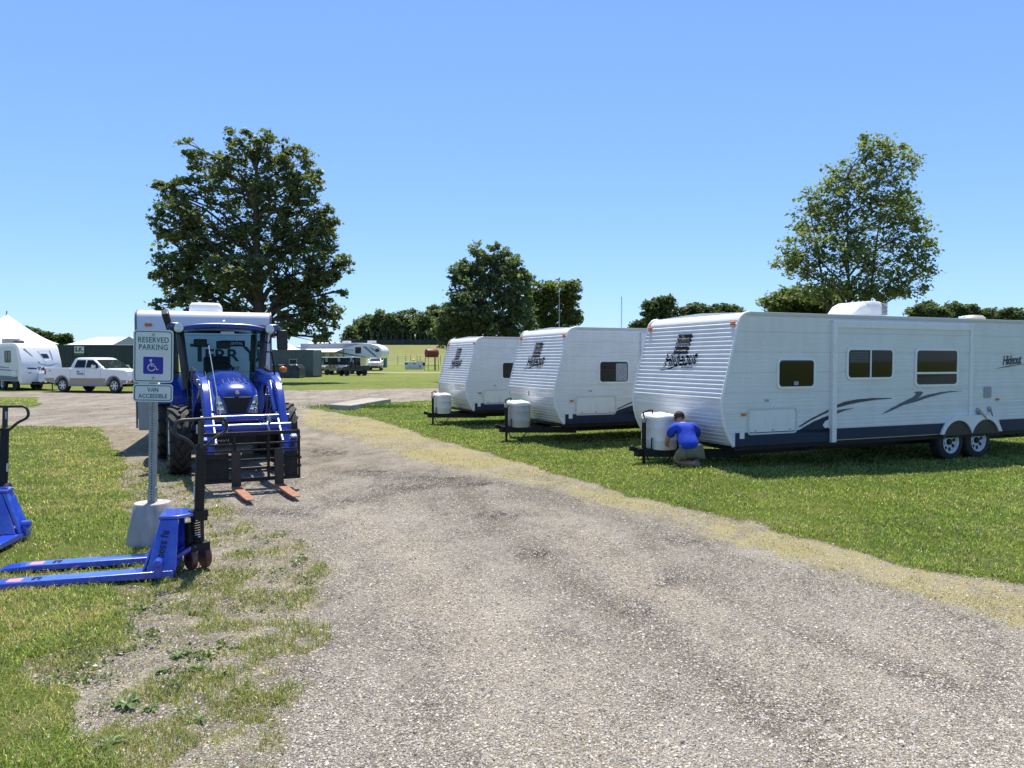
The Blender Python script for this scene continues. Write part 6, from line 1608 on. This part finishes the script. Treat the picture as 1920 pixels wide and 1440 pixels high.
# ================================================================== TENTS
def peak_tent(px, peak_py, eave_py, right_px, Yd, label, rz=R(38), hw=None):
    c = at_y(px, 700, Yd); zp = at_y(px, peak_py, Yd).z; ze = at_y(px, eave_py, Yd).z
    T = thing('tent', label, 'tent', (c.x, Yd, 0), rz)
    h = hw or abs(at_y(right_px, 700, Yd).x - c.x) / 1.37
    rings = []
    for t in np.linspace(0, 1, 9):
        r = h * (1 - t) + .04; z = ze + (zp - ze) * (t ** 1.35 * .9 + t * .1)
        n = 8; pts = []
        for a, b in (((1, 1), (-1, 1)), ((-1, 1), (-1, -1)), ((-1, -1), (1, -1)), ((1, -1), (1, 1))):
            for k in range(n): pts.append((r * (a[0] + (b[0] - a[0]) * k / n), r * (a[1] + (b[1] - a[1]) * k / n), z - .10 * (zp - ze) * math.sin(math.pi * k / n) * t * (1 - t)))
        rings.append(pts)
    MB().loft(rings).build('canopy', CANVAS, T, smooth=25)
    MB().tube([(0, 0, zp - .1), (0, 0, zp + .25)], .05, 6).build('mast_tip', GREY_METAL, T)
    m = MB()
    for k in range(4):
        a, b = [((1, 1), (-1, 1)), ((-1, 1), (-1, -1)), ((-1, -1), (1, -1)), ((1, -1), (1, 1))][k]
        m.add([(a[0] * h, a[1] * h, ze), (b[0] * h, b[1] * h, ze), (b[0] * h, b[1] * h, ze - .35), (a[0] * h, a[1] * h, ze - .35)], [(0, 1, 2, 3)])
    m.build('valance', CANVAS, T, smooth=0)
    for x, y in ((1, 1), (-1, 1), (-1, -1), (1, -1)): MB().tube([(x * h, y * h, 0), (x * h, y * h, ze)], .04, 6).build('leg', GREY_METAL, T)
    return T
peak_tent(15, 589, 645, 116, 58, 'white tent with a tall pointed peak behind the trailer at the left edge')
peak_tent(540, 643, 658, 578, 95, 'small white tent whose top shows over the grey container behind the huge tree', R(20))
def ridge_tent(a_px, b_px, ridge, eave, Yd, label):
    p0, p1 = at_y(a_px, 700, Yd), at_y(b_px, 700, Yd); zr, ze = at_y(a_px, ridge, Yd).z, at_y(a_px, eave, Yd).z
    L = p1.x - p0.x; D = 6.0
    T = thing('tent', label, 'tent', (p0.x, Yd, 0), R(0))
    m = MB(); m.add([(0, 0, ze), (L, 0, ze), (L, D, ze), (0, D, ze), (1.6, D / 2, zr), (L - 1.7, D / 2, zr)], [(0, 1, 5, 4), (1, 2, 5), (2, 3, 4, 5), (3, 0, 4)]); m.build('canopy', CANVAS, T, smooth=0)
    m = MB(); m.add([(L * .66, -.35, ze), (L + .4, -.35, ze), (L * .66 + (L * .34 + .4) * .55, -.35, zr - .02), (L * .66, 2.2, ze), (L + .4, 2.2, ze), (L * .66 + (L * .34 + .4) * .55, 2.6, zr - .02)], [(0, 1, 2), (0, 2, 5, 3), (1, 4, 5, 2)]); m.build('gable', pm('canvas_grey', (.42, .45, .48), .8), T, smooth=0)
    m = MB(); m.box(-.02, L + .3, -.38, -.36, ze - .28, ze); m.build('valance', CANVAS, T)
    for x in (0, L / 3, 2 * L / 3, L):
        for y in (0, D): MB().tube([(x, y, 0), (x, y, ze)], .04, 6).build('leg', GREY_METAL, T)
ridge_tent(125, 264, 630.5, 646, 76, 'wide white flat-ridged tent behind the dark green shipping container')
ridge_tent(556, 640, 641, 650, 125, 'distant white tent roof behind the fifth wheel trailer')

# ================================================================== SHIPPING CONTAINERS
def container(x0px, x1px, Yd, rz, L, H, mat, label, end_right=True):
    p = at_y(x1px if end_right else x0px, 700, Yd); C_ = thing('shipping_container', label, 'shipping container', (p.x, p.y, gz(p.x, p.y)), rz)
    s = -1 if end_right else 1
    def corr(n0, n1, y):
        pts = []; x = n0; k = 0
        while x < n1 - .05:
            pts += [(x, y), (x + .07, y), (x + .105, y + .036), (x + .175, y + .036)]; x += .21
        return pts + [(n1, y)]
    top = corr(.08, L - .08, 0)
    m = MB(); n = len(top); m.add([(s * q[0], q[1], .12) for q in top] + [(s * q[0], q[1], H - .08) for q in top], [(i, i + 1, n + i + 1, n + i) for i in range(n - 1)]); m.build('side_wall', mat, C_, smooth=0)
    m = MB(); n = len(top); m.add([(s * q[0], 2.44 - q[1], .12) for q in top] + [(s * q[0], 2.44 - q[1], H - .08) for q in top], [(i, i + 1, n + i + 1, n + i) for i in range(n - 1)]); m.build('side_wall', mat, C_, smooth=0)
    m = MB()
    for x in (.02, L - .10):
        for y in (-.02, 2.36): m.box(min(s * x, s * (x + .1)), max(s * x, s * (x + .1)), y, y + .1, 0, H)
    for z in (.0, H - .1):
        for y in (-.019, 2.361): m.box(min(s * .121, s * (L - .101)), max(s * .121, s * (L - .101)), y, y + .098, z, z + .12 if z < 1 else H - .002)
    m.build('frame', mat, C_, bevel=.008)
    m = MB(); m.box(min(s * .03, s * (L - .03)), max(s * .03, s * (L - .03)), .08, 2.36, H - .06, H - .03); m.build('roof', mat, C_)
    e = MB(); x = s * .04
    e.box(min(x, x + s * .03), max(x, x + s * .03), .08, 2.36, .1, H - .1); e.build('end_wall', mat, C_)
    m = MB(); x = s * (L - .04); m.box(min(x, x + s * .03), max(x, x + s * .03), .08, 2.36, .1, H - .1); m.build('door', mat, C_)
    return C_
CG1 = pm('container_green', (.022, .040, .036), .55, var=.2, vscale=1.5, dirt=(.09, .08, .07), damt=.3); CG2 = pm('container_grey', (.11, .145, .145), .55, var=.15, vscale=1.2, dirt=(.16, .13, .1), damt=.3)
k1 = container(105, 262, 54, R(0), 12.2, 2.88, CG1, 'dark green shipping container behind the pickup truck', False)
px_ = at_y(151, 655, 54).x - k1.location.x
sg = MB().box(px_ - .42, px_ + .28, -.05, -.035, 2.30, 2.78).build('company_sign', pm('sign_white2', (.62, .66, .64), .5), k1)
text('lettering', 'S.K.', .40, pm('sign_dkgreen', (.01, .05, .03), .5), sg, Matrix(((1, 0, 0, px_ - .07), (0, 0, -1, -.053), (0, 1, 0, 2.54), (0, 0, 0, 1))), bold=.02)
MB().box(px_ - .42, px_ + .30, -.05, -.037, 2.12, 2.29).build('sign_strip', pm('strip_green', (.03, .10, .02), .5), k1)
k2 = container(500, 588, 78, R(-6), 12.2, 2.88, CG2, 'grey green shipping container with a small window, beyond the tractor mirror', True)
fr_ = MB().ring(rrect(-2.2, 1.62, .9, .58, .02), rrect(-2.2, 1.62, .74, .42, .02), 'y', -.05, .0).build('window', pm('frame_grey', (.4, .42, .42), .5), k2)
MB().box(-2.57, -1.83, -.03, -.02, 1.41, 1.83).build('pane', GLASS_DARK, fr_)
# tarpaulin covered load
p = at_y(567, 706, 75)
TC = thing('covered_trailer', 'low load wrapped in a crumpled dark tarpaulin beside the grey container', 'covered load', (p.x, p.y, gz(p.x, p.y)), R(-3))
rings = []
for i, t in enumerate(np.linspace(0, 1, 22)):
    x = -6.2 * t; hh = (1.32 - .25 * (t < .03) + .10 * math.sin(i * 1.9) * .4); ww = .95 + .05 * math.sin(i * 2.3)
    rings.append([(x + .04 * math.sin(i + k), (-ww if k < 5 else ww) * (1.0 + .05 * math.sin(i * 1.3 + k * 2)) * (1 if k in (0, 9) else .97 - .03 * (k % 5)), z * hh + .03 * math.sin(i * 2.1 + k)) for k, z in enumerate((.04, .35, .7, .93, 1.0, 1.0, .93, .7, .35, .04))])
MB().loft(rings).build('tarpaulin', pm('tarp_dark', (.03, .042, .042), .28, var=.4, vscale=2.5, bump=.8, bscale=3), TC, smooth=60)
MB().box(-6.1, -.1, -.8, .8, .0, .12).build('trailer_bed', BLACK_METAL, TC)

# ================================================================== FIFTH WHEEL with awning
ph = R(-14); pf = at_y(716, 660, 96)
N0 = Vector((pf.x, pf.y, gz(pf.x, pf.y) + .25)); fwd = Vector((math.cos(ph), math.sin(ph), 0))
FW = thing('fifth_wheel_trailer', 'long white fifth wheel trailer with an open awning, far behind the utility vehicles', 'fifth wheel trailer', N0 - fwd * 11.6, ph)
FP = [(0, .55), (8.2, .55), (8.35, 1.75), (9.0, 1.85), (11.1, 1.75), (11.5, 2.1), (11.6, 2.6), (11.4, 3.05), (10.9, 3.4), (10.0, 3.62), (8.8, 3.72), (0, 3.72)]
MB().prism(FP, 'y', 0, 2.45).build('body', pm('camper_white', (.72, .73, .74), .3, var=.03), FW, bevel=.05, segs=3, smooth=40)
MB().prism([(0.02, 3.05), (6.2, 3.05), (8.6, 3.62), (8.0, 3.66), (.02, 3.66)], 'y', -.012, .0).build('grey_band', pm('band_grey', (.30, .32, .36), .4), FW, smooth=0)
for q in ([(5.0, 2.5), (8.2, 1.95), (9.6, 1.95), (8.0, 2.15), (5.4, 2.66)], [(8.9, 3.3), (9.4, 3.25), (10.9, 2.0), (10.6, 1.95)], [(9.8, 3.2), (10.2, 3.1), (10.8, 2.7), (10.5, 2.7)], [(5.2, 3.0), (7.6, 2.72), (7.7, 2.80), (5.4, 3.02)]): MB().prism(q, 'y', -.013, -.001).build('swoosh', pm('swoosh_slate', (.16, .2, .25), .4), FW, smooth=0)
window(FW, 8.3, 2.78, .75, .75, 0, bar='v', frame=BLACK_PLASTIC)
window(FW, 2.6, 1.9, .9, .8, 0, frame=BLACK_PLASTIC)
MB().box(4.2, 4.9, -.02, -.002, .7, 2.65).build('door', pm('door_grey', (.4, .41, .42), .4), FW, bevel=.01)
MB().box(.4, 3.6, -.014, -.003, .6, 2.8).build('slide_room', pm('slide_tan', (.42, .41, .38), .4), FW)
MB().prism(rrect(10.95, 2.75, .55, .42, .18), 'y', -.02, .0).build('emblem', pm('emblem_blue', (.02, .03, .12), .4), FW)
aw = MB(); aw.add([(1.2, -.02, 3.02), (6.3, -.02, 3.02), (6.3, -2.5, 2.55), (1.2, -2.5, 2.55), (1.2, -.02, 2.97), (6.3, -.02, 2.97), (6.3, -2.5, 2.5), (1.2, -2.5, 2.5)], [(0, 1, 2, 3), (4, 7, 6, 5), (0, 3, 7, 4), (1, 5, 6, 2), (2, 6, 7, 3)])
awn = aw.build('awning', CANVAS, FW, smooth=0)
for x in (1.25, 6.25):
    MB().bar((x, -.05, 1.2), (x, -2.48, 2.5), .05, .05).build('awning_arm', BLACK_METAL, awn); MB().bar((x, -.04, 1.0), (x, -.04, 3.0), .05, .05).build('awning_post', BLACK_METAL, awn)
for x in (1.6, 2.6): 
    for y, s in ((.2, -1), (2.25, 1)): wheel(FW, (x, y, .12), .37, .24, 'dark', out=s)
for x in (5.6, 9.2): MB().box(x, x + .95, .8, 1.6, 3.721, 4.02).build('air_conditioner', WHITE_PLASTIC, FW, bevel=.05)
m = MB()
for y in (.3, 2.1): m.bar((8.0, y, -.2), (8.0, y, .6), .08, .08)
m.build('landing_leg', BLACK_METAL, FW)

# ================================================================== UTILITY VEHICLES
def utv(px, py, Yd, rz, label, paint, L=3.7, roofm=None):
    p = at_y(px, py, Yd); U = thing('utility_vehicle', label, 'utility vehicle', (p.x, p.y, gz(p.x, p.y)), rz, 'utility vehicles parked by the fifth wheel trailer'); U.scale = (1, 1.05, 1.1)
    hw = .75; wb = L * .62; x0 = L * .2
    for x in (0, wb):
        for s in (-1, 1): wheel(U, (x, s * .66, .33), .33, .25, 'dark', out=s)
    MB().prism([(-.6, .50), (wb - .45, .42), (wb + .35, .50), (wb + .62, .62), (wb + .60, .85), (wb + .30, 1.0), (wb - .35, 1.10), (wb - .40, .78), (.60, .78), (.58, 1.05), (-.70, 1.05)], 'y', -hw, hw).build('body', paint, U, bevel=.04, segs=3)
    MB().box(-.66, .56, -.66, .66, 1.051, 1.06).build('cargo_bed', BLACK_PLASTIC, U)
    for x in ([.75] if L < 3.3 else [.75, 1.45]):
        MB().box(x, x + .5, -.62, .62, .74, .92).build('seat', SEAT_MAT, U, bevel=.04); MB().obox((x - .02, 0, 1.18), (.10, 1.2, .5), (0, R(-10), 0)).build('seat_back', SEAT_MAT, U, bevel=.04)
    xw, xb = wb - .45, .55
    for s in (-1, 1):
        for a, b in (((xw + .05, s * .70, 1.05), (xw - .35, s * .66, 1.88)), ((xb, s * .70, 1.0), (xb + .05, s * .66, 1.88)), (((xw + xb) / 2, s * .72, .8), ((xw + xb) / 2, s * .66, 1.88))): MB().bar(a, b, .09, .09).build('cage_post', BLACK_METAL, U)
        MB().box(.62, xw - .05, s * .70, s * .745, .79, 1.12).build('door', paint, U, bevel=.02)
        MB().box(wb + .50, wb + .625, s * .40, s * .66, .80, .90).build('headlight', pm('lamp_glass', (.42, .46, .5), .08, metal=.5), U, bevel=.02)
    MB().box(xb - .1, xw - .2, -.74, .74, 1.88, 1.95).build('roof', roofm or FIBERGLASS, U, bevel=.03)
    MB().add([(xw + .04, -.64, 1.10), (xw + .04, .64, 1.10), (xw - .33, .60, 1.84), (xw - .33, -.60, 1.84)], [(0, 1, 2, 3)]).build('windscreen', CG, U, smooth=0)
    MB().box(xb - .02, xb + .03, -.66, .66, 1.0, 1.86).build('cab_back', BLACK_PLASTIC, U)
    MB().box(wb + .60, wb + .612, -.36, .36, .70, .86).build('grille', BLACK_PLASTIC, U)
    MB().tube([(xw - .25 + .04 * math.cos(q), .3 + .17 * math.sin(q), 1.15 + .15 * math.cos(q)) for q in [2 * math.pi * k / 16 for k in range(16)]], .016, 6, closed=True).build('steering_wheel', BLACK_PLASTIC, U)
    MB().box(wb + .60, wb + .68, -.55, .55, .48, .66).build('bumper', BLACK_METAL, U, bevel=.02)
    return U
UDK = pm('utv_black', (.012, .014, .02), .35, coat=.3); UTN = pm('utv_tan', (.22, .18, .12), .3, coat=.4)
utv(630, 700, 91, R(-118), 'white roofed utility vehicle with a tan nose facing the camera', UTN, 3.8)
utv(653, 700, 95, R(-122), 'pale roofed utility vehicle half hidden behind the tan one and the black one', UDK, 3.8)
utv(678, 703, 86, R(-142), 'black utility vehicle with a long bed at the right end of the row', UDK, 3.5)

# ================================================================== FIELD FURNITURE
p = at_y(718.5, 689, 135)
PP = thing('portable_toilet', 'green portable toilet beside the nose of the fifth wheel trailer', 'portable toilet', (p.x, 135, gz(p.x, 135)), R(-8))
TEAL = pm('teal_plastic', (.01, .13, .12), .5)
MB().box(-.58, .58, -.58, .58, .02, 2.1).build('cabin', TEAL, PP, bevel=.04)
MB().prism([(-.62, 2.101), (.62, 2.101), (.5, 2.25), (.2, 2.34), (-.2, 2.34), (-.5, 2.25)], 'y', -.62, .62).build('roof', pm('toilet_roof', (.5, .62, .6), .5), PP, bevel=.02)
MB().box(-.42, .42, -.605, -.582, .15, 1.98).build('door', pm('teal_door', (.012, .16, .145), .5), PP, bevel=.01)
MB().box(.22, .40, -.615, -.606, 1.55, 1.75).build('sticker', pm('magnet_white', (.66, .67, .68), .5), PP)
p = at_y(777, 694, 120)
BX = thing('fuel_trailer', 'long white fuel box with a yellow cap beside the red tank on legs', 'fuel box', (p.x, 120, gz(p.x, 120)), R(-4))
MB().box(-1.45, 1.45, -.6, .6, .05, 1.25).build('tank_box', pm('box_white', (.62, .64, .66), .5, dirt=(.3, .3, .3), dscale=2.5, damt=.4), BX, bevel=.04)
MB().sphere((-.15, 0, 1.42), (.28, .28, .27)).build('cap', pm('yellow_plastic', (.65, .47, .03), .45), BX)
MB().box(-1.44, -.95, -.612, -.601, .8, 1.02).build('label', INK, BX); MB().box(-.15, .35, -.612, -.601, .82, .98).build('label', pm('label_slate', (.15, .18, .2), .5), BX)
MB().box(.9, 1.15, -.62, -.601, .42, .62).build('valve', BLACK_METAL, BX)
m = MB(); m.box(.4, .75, -.3, .3, 1.251, 1.36); m.box(.95, 1.4, -.3, .3, 1.251, 1.34); m.build('hatch_cover', BLACK_METAL, BX); MB().box(1.46, 1.7, -.4, .4, .6, 1.1).build('hose_reel', BLACK_METAL, BX)
p = at_y(809.5, 695, 114)
RT = thing('fuel_tank', 'dark red fuel tank raised on thin legs in the field', 'fuel tank', (p.x, 114, gz(p.x, 114)), R(32))
REDT = pm('tank_red', (.17, .022, .018), .5, dirt=(.08, .03, .02), damt=.4)
MB().lathe([(.02, -1.02), (.45, -.99), (.60, -.93), (.64, -.88), (.64, .88), (.60, .93), (.45, .99), (.02, 1.02)], (0, 0, 2.62), 'x', 28).build('tank', REDT, RT, smooth=40)
for x in (-.8, .8):
    for s in (-1, 1): MB().bar((x * 1.1, s * .62, 0), (x, s * .5, 2.35), .06, .06).build('leg', pm('leg_green', (.03, .055, .045), .5), RT)
m = MB()
for s in (-1, 1): m.bar((-.86, s * .6, .7), (.86, s * .6, .7), .03, .05)
m.build('brace', pm('leg_green', (.03, .055, .045), .5), RT)
MB().box(.1, .22, -.75, -.68, .0, 2.35).build('filler_pipe', pm('leg_green', (.03, .055, .045), .5), RT)
m = MB()
for s in (-.2, .1): m.bar((.35, s - .45, 0), (.35, s - .45, 2.5), .05, .05)
for k in range(8): m.bar((.35, -.65, .25 + k * .28), (.35, -.35, .25 + k * .28), .03, .03)
m.build('ladder', pm('leg_green', (.03, .055, .045), .5), RT)
# wire fence in the field
FPX0 = [722, 746, 761, 770, 782, 788, 826, 842, 864, 890]
Yf = 160
F1 = thing('wire_fence', 'thin wire fence with dark steel posts crossing the field behind the fuel tank', 'fence', (at_y(720, 690, Yf).x, Yf, 0), 0)
ox = F1.location.x
DGR = pm('post_dark', (.03, .035, .03), .7)
for px in FPX0:
    x = at_y(px, 690, Yf).x; z0 = gz(x, Yf); MB().bar((x - ox, 0, z0 - .1), (x - ox, 0, z0 + 2.0), .08, .08).build('post', DGR, F1)
xa, xb = at_y(715, 690, Yf).x, at_y(905, 690, Yf).x
for hh in (.5, 1.0, 1.5, 1.95): MB().tube([(xa - ox, 0, gz(xa, Yf) + hh), (xb - ox, 0, gz(xb, Yf) + hh)], .012, 4).build('wire', GREY_METAL, F1)
# dark screen fence along the top of the hill
Yh = 246
F2 = thing('screen_fence', 'dark mesh screened fence along the top of the grassy bank', 'fence', (at_y(650, 640, Yh).x, Yh, 0), 0)
ox = F2.location.x; xa, xb = at_y(640, 640, Yh).x, at_y(960, 640, Yh).x
n = 40; pts = np.linspace(xa, xb, n)
m = MB()
for i in range(n - 1):
    x0, x1 = pts[i], pts[i + 1]; z0, z1 = gz(x0, Yh), gz(x1, Yh)
    m.add([(x0 - ox, -.02, z0 + .05), (x1 - ox, -.02, z1 + .05), (x1 - ox, -.02, z1 + 1.75), (x0 - ox, -.02, z0 + 1.75), (x0 - ox, .02, z0 + .05), (x1 - ox, .02, z1 + .05), (x1 - ox, .02, z1 + 1.75), (x0 - ox, .02, z0 + 1.75)], [(0, 1, 2, 3), (4, 7, 6, 5), (3, 2, 6, 7)])
m.build('screen', pm('screen_mesh', (.022, .030, .038), .8, var=.6, vscale=.7), F2, smooth=0)
for i in range(0, n, 2):
    x = pts[i]; MB().bar((x - ox, -.06, gz(x, Yh)), (x - ox, -.06, gz(x, Yh) + 1.95), .07, .07).build('post', pm('post_grey', (.12, .13, .13), .6), F2)
# far camper on the bank, lattice mast
p = at_y(658, 640, 235)
CB = thing('billboard', 'small dark board standing on the bank left of the wood', 'board', (p.x, 235, gz(p.x, 235)), 0)
MB().box(-1.7, 1.7, -.05, .05, 1.2, 1.9).build('panel', pm('board_dark', (.05, .05, .055), .6), CB)
for x in (-1.4, 1.4): MB().tube([(x, 0, 0), (x, 0, 1.2)], .05, 6).build('post', DGR, CB)
p = at_y(1165, 640, 320); zt_ = at_y(1165, 556, 320).z
MS = thing('radio_mast', 'thin radio mast on the horizon between the two front trailers', 'mast', (p.x, 320, gz(p.x, 320)), 0)
m = MB(); hM = zt_ - gz(p.x, 320)
for k in range(3):
    q = k * 2.094; m.tube([(.35 * math.cos(q), .35 * math.sin(q), 0), (.12 * math.cos(q), .12 * math.sin(q), hM)], .06, 4)
for k in range(22):
    z = hM * k / 22; m.tube([(.33 * math.cos(k), .33 * math.sin(k), z), (.30 * math.cos(k + 2.1), .30 * math.sin(k + 2.1), z + hM / 22)], .035, 4)
m.build('lattice', GREY_METAL, MS)
# leaf litter on the cross road
lv_ = at(192, 768)
o = MB().loft([[(.0, 0, .01), (.16, .05, .05), (.30, .0, .02), (.14, -.06, .015)], [(.02, 0, .015), (.16, .05, .055), (.28, .0, .025), (.14, -.06, .02)]]).build('dead_leaf', pm('leaf_brown', (.22, .09, .04), .8), None)
o.location = (lv_.x, lv_.y, gz(lv_.x, lv_.y)); tag(o, 'curled brown dead leaf lying on the gravel crossing', 'leaf')
